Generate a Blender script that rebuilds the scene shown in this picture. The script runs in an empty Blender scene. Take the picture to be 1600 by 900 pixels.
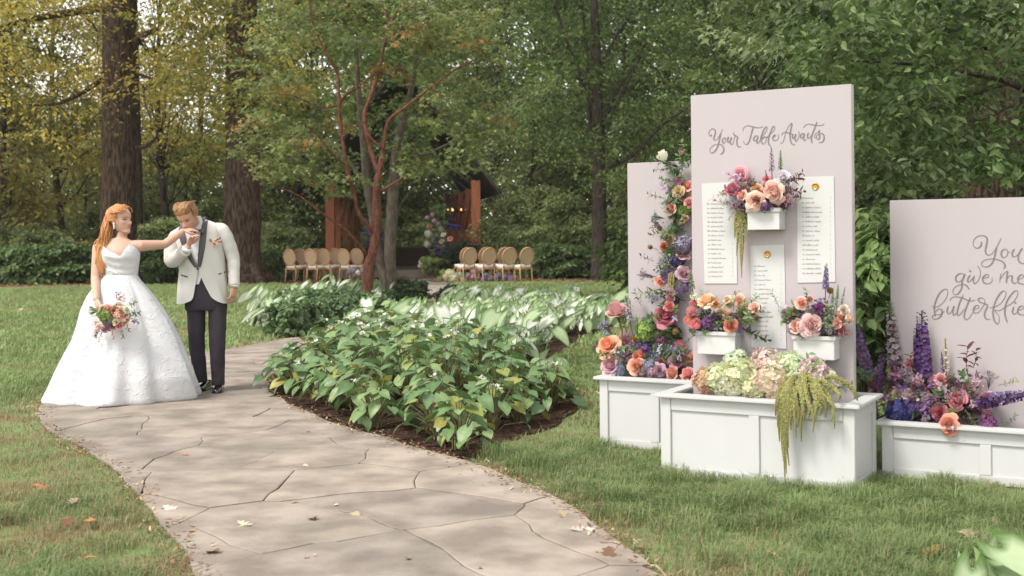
import bpy, bmesh, math, random
import numpy as np
from mathutils import Vector, Matrix, noise as mnoise
from math import radians, sin, cos, pi, sqrt, atan2

# ------------------------------------------------------------------ camera, sky, sun, exposure
SC = bpy.context.scene
COL = SC.collection
FPX, CX, CY, CAMH, ROLL = 1850.0, 800.0, 376.0, 1.4, radians(0.5)
cam_d = bpy.data.cameras.new('camera'); cam = bpy.data.objects.new('camera', cam_d); COL.objects.link(cam)
cam.location = (0, 0, CAMH); cam.rotation_euler = (Matrix.Rotation(radians(90), 3, 'X') @ Matrix.Rotation(-ROLL, 3, 'Z')).to_euler()
cam_d.sensor_width = 36; cam_d.lens = FPX / 1600 * 36; cam_d.shift_y = -(450 - CY) / 1600
cam_d.clip_start = 0.1; cam_d.clip_end = 2000
cam_d.dof.use_dof = True; cam_d.dof.focus_distance = 8.5; cam_d.dof.aperture_fstop = 3.5
SC.camera = cam

SUN_DIR = Vector((-0.46, -0.34, 0.82)).normalized()          # towards the sun
world = bpy.data.worlds.new('World'); SC.world = world; world.use_nodes = True
nt = world.node_tree; nt.nodes.clear()
sky = nt.nodes.new('ShaderNodeTexSky'); sky.sky_type = 'NISHITA'; sky.sun_disc = False
sky.sun_elevation = math.asin(SUN_DIR.z); sky.sun_rotation = atan2(SUN_DIR.x, SUN_DIR.y)
sky.air_density = 1.0; sky.dust_density = 0.3; sky.ozone_density = 1.0
hs = nt.nodes.new('ShaderNodeHueSaturation'); hs.inputs['Saturation'].default_value = 0.16
tint = nt.nodes.new('ShaderNodeMix'); tint.data_type = 'RGBA'; tint.blend_type = 'MULTIPLY'
tint.inputs[0].default_value = 1.0; tint.inputs[7].default_value = (1.0, 0.955, 0.90, 1)
bg = nt.nodes.new('ShaderNodeBackground'); bg.inputs['Strength'].default_value = 0.14
wo = nt.nodes.new('ShaderNodeOutputWorld')
nt.links.new(sky.outputs[0], hs.inputs['Color']); nt.links.new(hs.outputs[0], tint.inputs[6])
nt.links.new(tint.outputs[2], bg.inputs[0]); nt.links.new(bg.outputs[0], wo.inputs[0])

sun_d = bpy.data.lights.new('sun', 'SUN'); sun_d.energy = 1.7; sun_d.angle = radians(16); sun_d.color = (1.0, 0.94, 0.86)
sun = bpy.data.objects.new('sun', sun_d); COL.objects.link(sun)
sun.rotation_euler = (-SUN_DIR).to_track_quat('-Z', 'Y').to_euler(); sun.location = SUN_DIR * 60

SC.view_settings.view_transform = 'Standard'; SC.view_settings.look = 'None'
SC.view_settings.exposure = 1.28; SC.view_settings.gamma = 1.0; SC.view_settings.use_curve_mapping = False
SC.render.engine = 'CYCLES'
SC.cycles.use_denoising = True; SC.cycles.max_bounces = 7; SC.cycles.diffuse_bounces = 4; SC.cycles.glossy_bounces = 2
SC.cycles.transmission_bounces = 4; SC.cycles.transparent_max_bounces = 4; SC.cycles.volume_bounces = 0
SC.cycles.caustics_reflective = False; SC.cycles.caustics_refractive = False

# ------------------------------------------------------------------ places: from the measured photograph to metres
def ray(px, py):
    u, v = px - CX, CY - py
    return Vector((u * cos(ROLL) + v * sin(ROLL), FPX, -u * sin(ROLL) + v * cos(ROLL)))
def G(px, py, z=0.0):
    d = ray(px, py); t = (z - CAMH) / d.z
    return Vector((d.x * t, d.y * t, z))
def W(px, py, Y):
    d = ray(px, py); t = Y / d.y
    return Vector((d.x * t, Y, CAMH + d.z * t))
def onplane(px, py, o, n):
    d = ray(px, py); c = Vector((0, 0, CAMH))
    return c + d * ((Vector(o) - c).dot(n) / d.dot(n))

# ------------------------------------------------------------------ mesh helpers
def rng_(seed): return np.random.default_rng(seed)
def set_cols(me, cols, name='Col'):
    a = me.color_attributes.new(name, 'FLOAT_COLOR', 'POINT')
    c = np.ones((len(me.vertices), 4), dtype=np.float32); c[:, :3] = cols
    a.data.foreach_set('color', c.ravel())
def np_mesh(name, V, F, cols=None, smooth=False):
    V = np.asarray(V, dtype=np.float32); F = np.asarray(F, dtype=np.int32); k = F.shape[1]
    me = bpy.data.meshes.new(name)
    me.vertices.add(len(V)); me.vertices.foreach_set('co', V.ravel())
    me.loops.add(F.size); me.loops.foreach_set('vertex_index', F.ravel())
    me.polygons.add(len(F)); me.polygons.foreach_set('loop_start', np.arange(0, F.size, k, dtype=np.int32))
    me.polygons.foreach_set('use_smooth', np.full(len(F), smooth))
    me.update(calc_edges=True)
    if cols is not None: set_cols(me, cols)
    return me
class MB:
    """collects shapes; build() links them as one mesh object"""
    def __init__(s): s.v, s.f, s.c = [], [], []
    def add(s, vs, fs, col=None):
        o = len(s.v); s.v += [tuple(v) for v in vs]; s.f += [tuple(i + o for i in f) for f in fs]
        s.c += [tuple(col) if col is not None else (1, 1, 1)] * len(vs) if not isinstance(col, list) else [tuple(c) for c in col]
        return s
    def box(s, c, d, ax=None, col=None, bev=0.0):
        cx, cy, cz = c; hx, hy, hz = d[0] / 2, d[1] / 2, d[2] / 2
        X, Yv, Z = ax if ax else (Vector((1, 0, 0)), Vector((0, 1, 0)), Vector((0, 0, 1)))
        C = Vector(c)
        if bev <= 0:
            vs = [C + X * (sx * hx) + Yv * (sy * hy) + Z * (sz * hz) for sx in (-1, 1) for sy in (-1, 1) for sz in (-1, 1)]
            return s.add(vs, [(0, 1, 3, 2), (4, 6, 7, 5), (0, 4, 5, 1), (2, 3, 7, 6), (0, 2, 6, 4), (1, 5, 7, 3)], col)
        bm = bmesh.new(); bmesh.ops.create_cube(bm, size=1)
        for v in bm.verts: v.co = Vector((v.co.x * d[0], v.co.y * d[1], v.co.z * d[2]))
        bmesh.ops.bevel(bm, geom=bm.edges[:], offset=bev, segments=2, affect='EDGES')
        bm.verts.index_update()
        s.add([C + X * v.co.x + Yv * v.co.y + Z * v.co.z for v in bm.verts], [[v.index for v in f.verts] for f in bm.faces], col)
        bm.free(); return s
    def loft(s, rings, caps=True, closed=True, col=None):
        n = len(rings[0]); vs = [p for r in rings for p in r]; fs = []
        m = n if closed else n - 1
        for i in range(len(rings) - 1):
            for j in range(m):
                a, b = i * n + j, i * n + (j + 1) % n
                fs.append((a, b, b + n, a + n))
        if caps and closed:
            fs.append(tuple(range(n - 1, -1, -1))); fs.append(tuple((len(rings) - 1) * n + j for j in range(n)))
        return s.add(vs, fs, col)
    def tube(s, pts, rad, n=8, ref=None, flat=1.0, caps=True, col=None, jit=None):
        pts = [Vector(p) for p in pts]; m = len(pts)
        rad = [rad] * m if not hasattr(rad, '__len__') else list(rad)
        rings = []; up = Vector(ref) if ref is not None else None; prev = None
        for i in range(m):
            t = (pts[min(i + 1, m - 1)] - pts[max(i - 1, 0)])
            if t.length < 1e-9: t = Vector((0, 0, 1))
            t.normalize()
            if up is not None: a = up - t * up.dot(t)
            elif prev is not None: a = prev - t * prev.dot(t)
            else:
                q = Vector((0, 0, 1)) if abs(t.z) < .9 else Vector((1, 0, 0)); a = q - t * q.dot(t)
            if a.length < 1e-6: a = t.orthogonal()
            a.normalize(); prev = a; b = t.cross(a)
            r = rad[i]; ra, rb = (r if not hasattr(r, '__len__') else r[0]), (r * flat if not hasattr(r, '__len__') else r[1])
            ring = []
            for k in range(n):
                q = 2 * pi * k / n; jj = 1 if jit is None else 1 + jit * (mnoise.noise((pts[i] + a * cos(q) * ra * 3 + b * sin(q) * ra * 3) * 2.3))
                ring.append(pts[i] + a * (cos(q) * ra * jj) + b * (sin(q) * rb * jj))
            rings.append(ring)
        return s.loft(rings, caps, True, col)
    def ball(s, c, r, nu=8, nv=6, col=None, sc=(1, 1, 1), ax=None):
        C = Vector(c); X, Yv, Z = ax if ax else (Vector((1, 0, 0)), Vector((0, 1, 0)), Vector((0, 0, 1)))
        rings = []
        for i in range(nv + 1):
            th = pi * (i + .001 if i == 0 else i - .001 if i == nv else i) / nv
            rings.append([C + X * (r * sc[0] * sin(th) * cos(2 * pi * j / nu)) + Yv * (r * sc[1] * sin(th) * sin(2 * pi * j / nu)) - Z * (r * sc[2] * cos(th)) for j in range(nu)])
        return s.loft(rings, True, True, col)
    def mesh(s, name, smooth=False, cols=False):
        me = bpy.data.meshes.new(name); me.from_pydata([tuple(v) for v in s.v], [], s.f)
        if smooth: me.polygons.foreach_set('use_smooth', [True] * len(me.polygons))
        if cols: set_cols(me, np.array(s.c))
        me.update(); return me
    def build(s, name, material, parent=None, smooth=False, cols=False, org=None):
        if org is not None:
            o = Vector(org); s.v = [tuple(Vector(v) - o) for v in s.v]
        return obj(name, s.mesh(name, smooth, cols), material, parent, loc=org if (org is not None and parent is None) else None)
def obj(name, me, material=None, parent=None, loc=None):
    o = bpy.data.objects.new(name, me); COL.objects.link(o)
    if material is not None and not me.materials: me.materials.append(material)
    if parent is not None: o.parent = parent
    if loc is not None: o.location = loc
    return o
def tag(o, label=None, cat=None, group=None, kind=None):
    if label: o['label'] = label
    if cat: o['category'] = cat
    if group: o['group'] = group
    if kind: o['kind'] = kind
    return o
def empty(name, loc, label=None, cat=None, group=None, rz=0):
    o = bpy.data.objects.new(name, None); COL.objects.link(o); o.location = loc; o.rotation_euler = (0, 0, rz)
    o.empty_display_size = .1
    return tag(o, label, cat, group)
def inst(name, me, parent, M, color=None):
    o = bpy.data.objects.new(name, me); COL.objects.link(o); o.parent = parent; o.matrix_local = M
    if color is not None: o.color = (*color, 1)
    return o
def frame(p, zdir, spin=0.0, sc=1.0):
    """matrix at p with local z along zdir"""
    q = Vector(zdir).normalized().to_track_quat('Z', 'Y')
    s = sc if hasattr(sc, '__len__') else (sc, sc, sc)
    return Matrix.Translation(p) @ q.to_matrix().to_4x4() @ Matrix.Rotation(spin, 4, 'Z') @ Matrix.Diagonal((*s, 1))
def inside(P, poly):
    P = np.asarray(P); x, y = P[:, 0], P[:, 1]; r = np.zeros(len(P), bool); n = len(poly)
    for i in range(n):
        x1, y1 = poly[i][0], poly[i][1]; x2, y2 = poly[(i + 1) % n][0], poly[(i + 1) % n][1]
        if y1 == y2: continue
        c = ((y1 > y) != (y2 > y)) & (x < (x2 - x1) * (y - y1) / (y2 - y1) + x1); r ^= c
    return r
_vn = rng_(5).random((256, 256))
def vnoise(x, y):
    x = np.asarray(x, float); y = np.asarray(y, float)
    xi = np.floor(x).astype(int); yi = np.floor(y).astype(int); fx = x - xi; fy = y - yi
    fx = fx * fx * (3 - 2 * fx); fy = fy * fy * (3 - 2 * fy)
    g = lambda a, b: _vn[a % 256, b % 256]
    return (g(xi, yi) * (1 - fx) + g(xi + 1, yi) * fx) * (1 - fy) + (g(xi, yi + 1) * (1 - fx) + g(xi + 1, yi + 1) * fx) * fy
def fbm(x, y, o=3):
    t = 0; a = .5
    for i in range(o): t = t + a * vnoise(x * 2 ** i + 17 * i, y * 2 ** i + 31 * i); a *= .5
    return t / (1 - .5 ** o)
def catmull(pts, k=6, closed=False):
    P = [Vector(p) for p in pts]; n = len(P); out = []
    for i in range(n if closed else n - 1):
        p0, p1, p2, p3 = (P[(i - 1) % n], P[i], P[(i + 1) % n], P[(i + 2) % n]) if closed else (P[max(i - 1, 0)], P[i], P[i + 1], P[min(i + 2, n - 1)])
        for j in range(k):
            t = j / k
            out.append(.5 * ((2 * p1) + (p2 - p0) * t + (2 * p0 - 5 * p1 + 4 * p2 - p3) * t * t + (3 * p1 - p0 - 3 * p2 + p3) * t ** 3))
    if not closed: out.append(P[-1])
    return out

# ------------------------------------------------------------------ materials
def mat(name, col=(.5, .5, .5), rough=.6, spec=.3, var=0.0, vscale=6, col2=None, bump=0.0, bscale=40, src=None, transl=0.0, metal=0.0, coat=0.0, stretch=None, vdetail=4, vlo=.35, vhi=.65, sss=0, bdist=.01):
    m = bpy.data.materials.new(name); m.use_nodes = True; N = m.node_tree.nodes; L = m.node_tree.links
    bs = N['Principled BSDF']; bs.inputs['Roughness'].default_value = rough
    bs.inputs['Specular IOR Level'].default_value = spec; bs.inputs['Metallic'].default_value = metal
    if coat: bs.inputs['Coat Weight'].default_value = coat; bs.inputs['Coat Roughness'].default_value = .1
    if sss:
        bs.inputs['Subsurface Weight'].default_value = sss; bs.inputs['Subsurface Radius'].default_value = (.012, .005, .003); bs.inputs['Subsurface Scale'].default_value = 1
    tc = N.new('ShaderNodeTexCoord'); vec = tc.outputs['Object']
    if stretch:
        mp = N.new('ShaderNodeMapping'); mp.inputs['Scale'].default_value = stretch; L.new(vec, mp.inputs[0]); vec = mp.outputs[0]
    base = None
    if src in ('attr', 'obj', 'both'):
        if src != 'obj':
            at = N.new('ShaderNodeAttribute'); at.attribute_name = 'Col'; base = at.outputs['Color']
        if src != 'attr':
            oi = N.new('ShaderNodeObjectInfo')
            if base is None: base = oi.outputs['Color']
            else:
                mx = N.new('ShaderNodeMix'); mx.data_type = 'RGBA'; mx.blend_type = 'MULTIPLY'; mx.inputs[0].default_value = 1
                L.new(base, mx.inputs[6]); L.new(oi.outputs['Color'], mx.inputs[7]); base = mx.outputs[2]
    if var or col2 is not None:
        no = N.new('ShaderNodeTexNoise'); no.inputs['Scale'].default_value = vscale; no.inputs['Detail'].default_value = vdetail; L.new(vec, no.inputs['Vector'])
        mr = N.new('ShaderNodeMapRange'); mr.inputs[1].default_value = vlo; mr.inputs[2].default_value = vhi; L.new(no.outputs['Fac'], mr.inputs[0])
        if base is None:
            mx = N.new('ShaderNodeMix'); mx.data_type = 'RGBA'; L.new(mr.outputs[0], mx.inputs[0])
            c2 = col2 if col2 is not None else tuple(c * (1 - var) for c in col)
            mx.inputs[6].default_value = (*c2, 1); mx.inputs[7].default_value = (*col, 1); base = mx.outputs[2]
        else:
            mr.inputs[3].default_value = 1 - var; mr.inputs[4].default_value = 1 + var
            mx = N.new('ShaderNodeMix'); mx.data_type = 'RGBA'; mx.blend_type = 'MULTIPLY'; mx.inputs[0].default_value = 1
            L.new(base, mx.inputs[6]); L.new(mr.outputs[0], mx.inputs[7]); base = mx.outputs[2]
    if base is None: bs.inputs['Base Color'].default_value = (*col, 1)
    else: L.new(base, bs.inputs['Base Color'])
    if bump:
        nb = N.new('ShaderNodeTexNoise'); nb.inputs['Scale'].default_value = bscale; nb.inputs['Detail'].default_value = 4; L.new(vec, nb.inputs['Vector'])
        bp = N.new('ShaderNodeBump'); bp.inputs['Strength'].default_value = bump; bp.inputs['Distance'].default_value = bdist
        L.new(nb.outputs['Fac'], bp.inputs['Height']); L.new(bp.outputs[0], bs.inputs['Normal'])
    if transl:
        tr = N.new('ShaderNodeBsdfTranslucent'); ms = N.new('ShaderNodeMixShader'); ms.inputs[0].default_value = transl
        if base is None: tr.inputs[0].default_value = (*col, 1)
        else: L.new(base, tr.inputs[0])
        L.new(bs.outputs[0], ms.inputs[1]); L.new(tr.outputs[0], ms.inputs[2]); L.new(ms.outputs[0], N['Material Output'].inputs[0])
    return m
M_LEAF = mat('leaf', rough=.5, spec=.35, src='attr', transl=.45)
M_LEAFN = mat('broad_leaf', rough=.42, spec=.45, src='both', transl=.25, var=.14, vscale=30)
M_PETAL = mat('petal', rough=.65, spec=.2, src='both', transl=.3)
M_BARK = mat('bark', (.105, .072, .052), rough=.9, spec=.1, col2=(.030, .020, .016), vscale=4.5, vdetail=7, vlo=.42, vhi=.60, stretch=(4, 4, .7), bump=1.0, bscale=7, bdist=.06)
M_BARKD = mat('dark_bark', (.075, .06, .05), rough=.9, spec=.1, col2=(.025, .02, .018), vscale=6, stretch=(4, 4, .7), bump=.8, bscale=8, bdist=.04)
M_BARKR = mat('red_bark', (.215, .085, .052), rough=.7, spec=.2, col2=(.07, .028, .02), vscale=9, stretch=(3, 3, 1), bump=.8, bscale=16, bdist=.02)
M_BARKG = mat('grey_bark', (.15, .125, .10), rough=.85, spec=.1, col2=(.075, .06, .048), vscale=5, stretch=(3, 3, 1), bump=.5, bscale=10, bdist=.02)
M_STEM = mat('stem', (.10, .16, .05), rough=.6, src='attr')

# ================================================================== GROUND
M_FLOOR = mat('forest_floor', (.20, .105, .062), rough=.95, spec=.05, col2=(.085, .048, .030), vscale=3, vdetail=8, bump=.8, bscale=25, bdist=.03)
M_LAWN = mat('lawn_soil', (.17, .225, .095), rough=.95, spec=.05, col2=(.19, .135, .075), vscale=1.6, vdetail=7, vlo=.36, vhi=.56, bump=.6, bscale=60, bdist=.02)
M_MULCH = mat('dark_mulch', (.075, .042, .028), rough=.95, spec=.08, col2=(.022, .013, .010), vscale=22, vdetail=6, bump=1.0, bscale=45, bdist=.03)
M_MORTAR = mat('mortar', (.21, .185, .16), rough=.95, spec=.05, col2=(.13, .115, .095), vscale=9)
def stone_mat():
    m = mat('flagstone', (.36, .315, .275), rough=.8, spec=.2, col2=(.215, .185, .16), vscale=3.2, vdetail=12, vlo=.36, vhi=.64, bump=.5, bscale=26, bdist=.01)
    N = m.node_tree.nodes; L = m.node_tree.links; bs = N['Principled BSDF']
    src = bs.inputs['Base Color'].links[0].from_socket
    oi = N.new('ShaderNodeObjectInfo'); rp = N.new('ShaderNodeValToRGB')
    rp.color_ramp.elements[0].color = (.86, .855, .84, 1); rp.color_ramp.elements[1].color = (1.08, 1.04, 1.0, 1)
    L.new(oi.outputs['Random'], rp.inputs[0])
    no = N.new('ShaderNodeTexNoise'); no.inputs['Scale'].default_value = .7; no.inputs['Detail'].default_value = 5
    tc = N.new('ShaderNodeTexCoord'); L.new(tc.outputs['Object'], no.inputs[0])
    mr = N.new('ShaderNodeMapRange'); mr.inputs[1].default_value = .52; mr.inputs[2].default_value = .68; L.new(no.outputs[0], mr.inputs[0])
    ms = N.new('ShaderNodeMath'); ms.operation = 'MULTIPLY'; ms.inputs[1].default_value = .65; L.new(mr.outputs[0], ms.inputs[0])
    m1 = N.new('ShaderNodeMix'); m1.data_type = 'RGBA'; m1.blend_type = 'MULTIPLY'; m1.inputs[0].default_value = 1
    L.new(src, m1.inputs[6]); L.new(rp.outputs[0], m1.inputs[7])
    m2 = N.new('ShaderNodeMix'); m2.data_type = 'RGBA'; L.new(ms.outputs[0], m2.inputs[0]); L.new(m1.outputs[2], m2.inputs[6]); m2.inputs[7].default_value = (.17, .165, .125, 1)
    L.new(m2.outputs[2], bs.inputs['Base Color'])
    return m
M_STONE = stone_mat()

gm = MB(); gm.add([(-400, -300, -.012), (400, -300, -.012), (400, 700, -.012), (-400, 700, -.012)], [(0, 1, 2, 3)])
tag(gm.build('ground', M_FLOOR), kind='structure')

def wob(pts, amp, k=5, closed=True, seed=0.):
    out = catmull([Vector((p[0], p[1], 0)) for p in pts], k, closed)
    return [Vector((p.x + amp * (mnoise.noise(Vector((p.x * 1.7 + seed, p.y * 1.7, 3)))), p.y + amp * mnoise.noise(Vector((p.x * 1.7, p.y * 1.7 + seed, 9))), 0)) for p in out]
PATH_L = [(420, 1250), (345, 1000), (300, 895), (255, 825), (200, 757), (140, 707), (92, 686), (67, 664), (62, 645), (78, 622), (120, 598), (200, 578), (300, 558), (365, 546), (440, 532), (530, 521), (600, 497), (640, 476), (655, 458), (650, 443), (640, 436)]
PATH_R = [(700, 436), (702, 445), (712, 460), (690, 482), (620, 508), (540, 530), (480, 552), (437, 578), (418, 600), (430, 622), (500, 656), (560, 676), (620, 693), (700, 716), (760, 735), (860, 783), (950, 842), (1040, 902), (1130, 1000), (1300, 1250)]
path_ctrl = [G(*p) for p in PATH_L] + [G(*p) for p in PATH_R]
PATH = [p + Vector((.030 * mnoise.noise(p * 6.1), .030 * mnoise.noise(p * 6.1 + Vector((9, 3, 0))), 0)) for p in wob(path_ctrl, .07, 6)]
BED1 = wob([G(*p) for p in [(418, 600), (432, 624), (500, 658), (560, 678), (640, 701), (700, 716), (742, 716), (800, 692), (850, 670), (893, 648), (905, 630), (880, 608), (862, 585), (868, 560), (905, 532), (955, 512), (985, 496), (985, 486), (930, 478), (850, 473), (760, 473), (715, 472), (690, 484), (620, 510), (540, 532), (482, 554), (439, 580)]], .07, 4, seed=4)
BED2 = wob([G(*p) for p in [(392, 503), (402, 514), (440, 528), (530, 519), (600, 495), (638, 475), (645, 464), (600, 460), (530, 466), (450, 478), (405, 488)]], .12, 4, seed=8)
def sheet(name, poly, z, material, kind='structure'):
    bm = bmesh.new(); f = bm.faces.new([bm.verts.new((p[0], p[1], z)) for p in poly]); bmesh.ops.triangulate(bm, faces=[f])
    bmesh.ops.recalc_face_normals(bm, faces=bm.faces[:])
    if sum(f.normal.z for f in bm.faces) < 0: bmesh.ops.reverse_faces(bm, faces=bm.faces[:])
    me = bpy.data.meshes.new(name); bm.to_mesh(me); bm.free()
    return tag(obj(name, me, material), kind=kind)
lawn_back = [(x, 40 + 1.6 * mnoise.noise(Vector((x * .13, 2, 0))) + .3 * mnoise.noise(Vector((x * .9, 7, 0)))) for x in np.linspace(45, -45, 90)]
LAWN = [(-45, -30), (45, -30)] + lawn_back
sheet('lawn', LAWN, -.004, M_LAWN)
path = sheet('path', PATH, .006, M_MORTAR)
sheet('plant_bed', BED1, .014, M_MULCH); sheet('planting_bed', BED2, .014, M_MULCH)

# flagstones: irregular cells cut to the path outline, each a slab of its own
def clip_half(poly, a, b, c):          # keep a*x+b*y<=c
    out = []; n = len(poly)
    for i in range(n):
        p, q = poly[i], poly[(i + 1) % n]; dp, dq = a * p[0] + b * p[1] - c, a * q[0] + b * q[1] - c
        if dp <= 0: out.append(p)
        if (dp < 0 < dq) or (dq < 0 < dp):
            t = dp / (dp - dq); out.append((p[0] + (q[0] - p[0]) * t, p[1] + (q[1] - p[1]) * t))
    return out
R = rng_(11)
seeds = []
xs = np.arange(-6, 4, .86)
for iy, yy in enumerate(np.arange(2.6, 36, .70)):
    for xx in xs + (.43 if iy % 2 else 0):
        seeds.append((xx + R.uniform(-.36, .36), yy + R.uniform(-.30, .30)))
seeds = np.array(seeds)
pathxy = [(p.x, p.y) for p in PATH]
near_ok = np.zeros(len(seeds), bool)
PA = np.array(pathxy)
for i, s in enumerate(seeds):
    near_ok[i] = inside([s], pathxy)[0] or np.min(np.hypot(PA[:, 0] - s[0], PA[:, 1] - s[1])) < .7
def jag(p): return (p[0] + .06 * mnoise.noise(Vector((p[0] * 2.6, p[1] * 2.6, 5))) + .03 * mnoise.noise(Vector((p[0] * 7, p[1] * 7, 1))), p[1] + .06 * mnoise.noise(Vector((p[0] * 2.6, p[1] * 2.6, 15))) + .03 * mnoise.noise(Vector((p[0] * 7, p[1] * 7, 12))))
for i in np.where(near_ok)[0]:
    s = seeds[i]; cell = [(s[0] - 1.6, s[1] - 1.6), (s[0] + 1.6, s[1] - 1.6), (s[0] + 1.6, s[1] + 1.6), (s[0] - 1.6, s[1] + 1.6)]
    d2 = ((seeds - s) ** 2).sum(1); nb = [j for j in np.argsort(d2)[1:22]]
    gap = .0022 + .0020 * R.random()
    for j in nb:
        o = seeds[j]; a, b = o[0] - s[0], o[1] - s[1]; L_ = sqrt(a * a + b * b)
        cell = clip_half(cell, a / L_, b / L_, ((o[0] ** 2 + o[1] ** 2 - s[0] ** 2 - s[1] ** 2) / 2) / L_ - gap)
        if len(cell) < 3: break
    if len(cell) < 3: continue
    fine = []
    for k in range(len(cell)):
        p, q = cell[k], cell[(k + 1) % len(cell)]; m = max(1, int(math.hypot(q[0] - p[0], q[1] - p[1]) / .12))
        fine += [(p[0] + (q[0] - p[0]) * t / m, p[1] + (q[1] - p[1]) * t / m) for t in range(m)]
    fine = [jag(p) for p in fine]
    sub = np.array(fine); ins = inside(sub, pathxy)
    if not ins.any(): continue
    if not ins.all():                   # pull the points outside back to the path edge
        for k in np.where(~ins)[0]:
            e0 = PA; e1 = np.roll(PA, -1, 0); d = e1 - e0; t = np.clip(((sub[k] - e0) * d).sum(1) / np.maximum((d * d).sum(1), 1e-9), 0, 1)
            pr = e0 + d * t[:, None]; sub[k] = pr[np.argmin(((pr - sub[k]) ** 2).sum(1))]
    keep = [sub[0]]
    for p in sub[1:]:
        if math.hypot(*(p - keep[-1])) > .015: keep.append(p)
    if len(keep) < 4: continue
    P = np.array(keep); c = P.mean(0); area = .5 * abs(np.dot(P[:, 0], np.roll(P[:, 1], 1)) - np.dot(P[:, 1], np.roll(P[:, 0], 1)))
    if area < .03: continue
    top = .019 + R.uniform(-.0025, .0035); n = len(P); tilt = R.normal(0, .0016, 2)
    up = [(x, y, top + (x - c[0]) * tilt[0] + (y - c[1]) * tilt[1]) for x, y in P]
    inn = [(c[0] + (x - c[0]) * (1 - .009 / max(.05, math.hypot(x - c[0], y - c[1]))), c[1] + (y - c[1]) * (1 - .009 / max(.05, math.hypot(x - c[0], y - c[1]))), z + .0025) for x, y, z in up]
    lo = [(x, y, .002) for x, y in P]
    b = MB(); vs = lo + up + inn; fs = []
    for k in range(n):
        k2 = (k + 1) % n; fs += [(k, k2, n + k2, n + k), (n + k, n + k2, 2 * n + k2, 2 * n + k)]
    fs.append(tuple(range(2 * n, 3 * n)))
    b.add(vs, fs)
    bm = bmesh.new(); me = b.mesh('flagstone'); bm.from_mesh(me); bmesh.ops.recalc_face_normals(bm, faces=bm.faces[:]); bm.to_mesh(me); bm.free()
    obj('flagstone', me, M_STONE, path)

# ------------------------------------------------------------------ grass
M_GRASS = mat('grass_blade', rough=.55, spec=.25, src='attr', transl=.3)
def lawn_tone(x, y):
    n = fbm(x * .55 + 3, y * .55 + 9, 4); n2 = fbm(x * 2.6, y * 2.6, 2)
    return np.clip((n - .36 + .10 * np.clip((y - 8) / 3, 0, 1)) * 4.0 + (n2 - .5) * 1.2, 0, 1)     # 0 worn thatch, 1 lush
def path_dist(P):
    best = np.full(len(P), 9.)
    e0, e1 = PA, np.roll(PA, -1, 0)
    for a, b in zip(e0, e1):
        d = b - a; t = np.clip(((P - a) @ d) / max(d @ d, 1e-9), 0, 1); best = np.minimum(best, np.hypot(*(P - a - t[:, None] * d).T))
    return best
BOXES = []      # rectangles kept free of grass, filled below
def rect(o, u, v, w, d): return [Vector(o), Vector(o) + u * w, Vector(o) + u * w + v * d, Vector(o) + v * d]
ANG = radians(29.7)
U = Vector((cos(ANG), -sin(ANG), 0)); V_ = Vector((sin(ANG), cos(ANG), 0)); NRM = -V_
PL_F = G(1034, 742); PL_L = G(938, 697); PL_R = G(1379, 744)
BOXES = [rect(PL_F, U, V_, 1.135, .52), rect(PL_L, U, V_, 1.2, .5), rect(PL_R, U, V_, 1.7, .5)]
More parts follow.
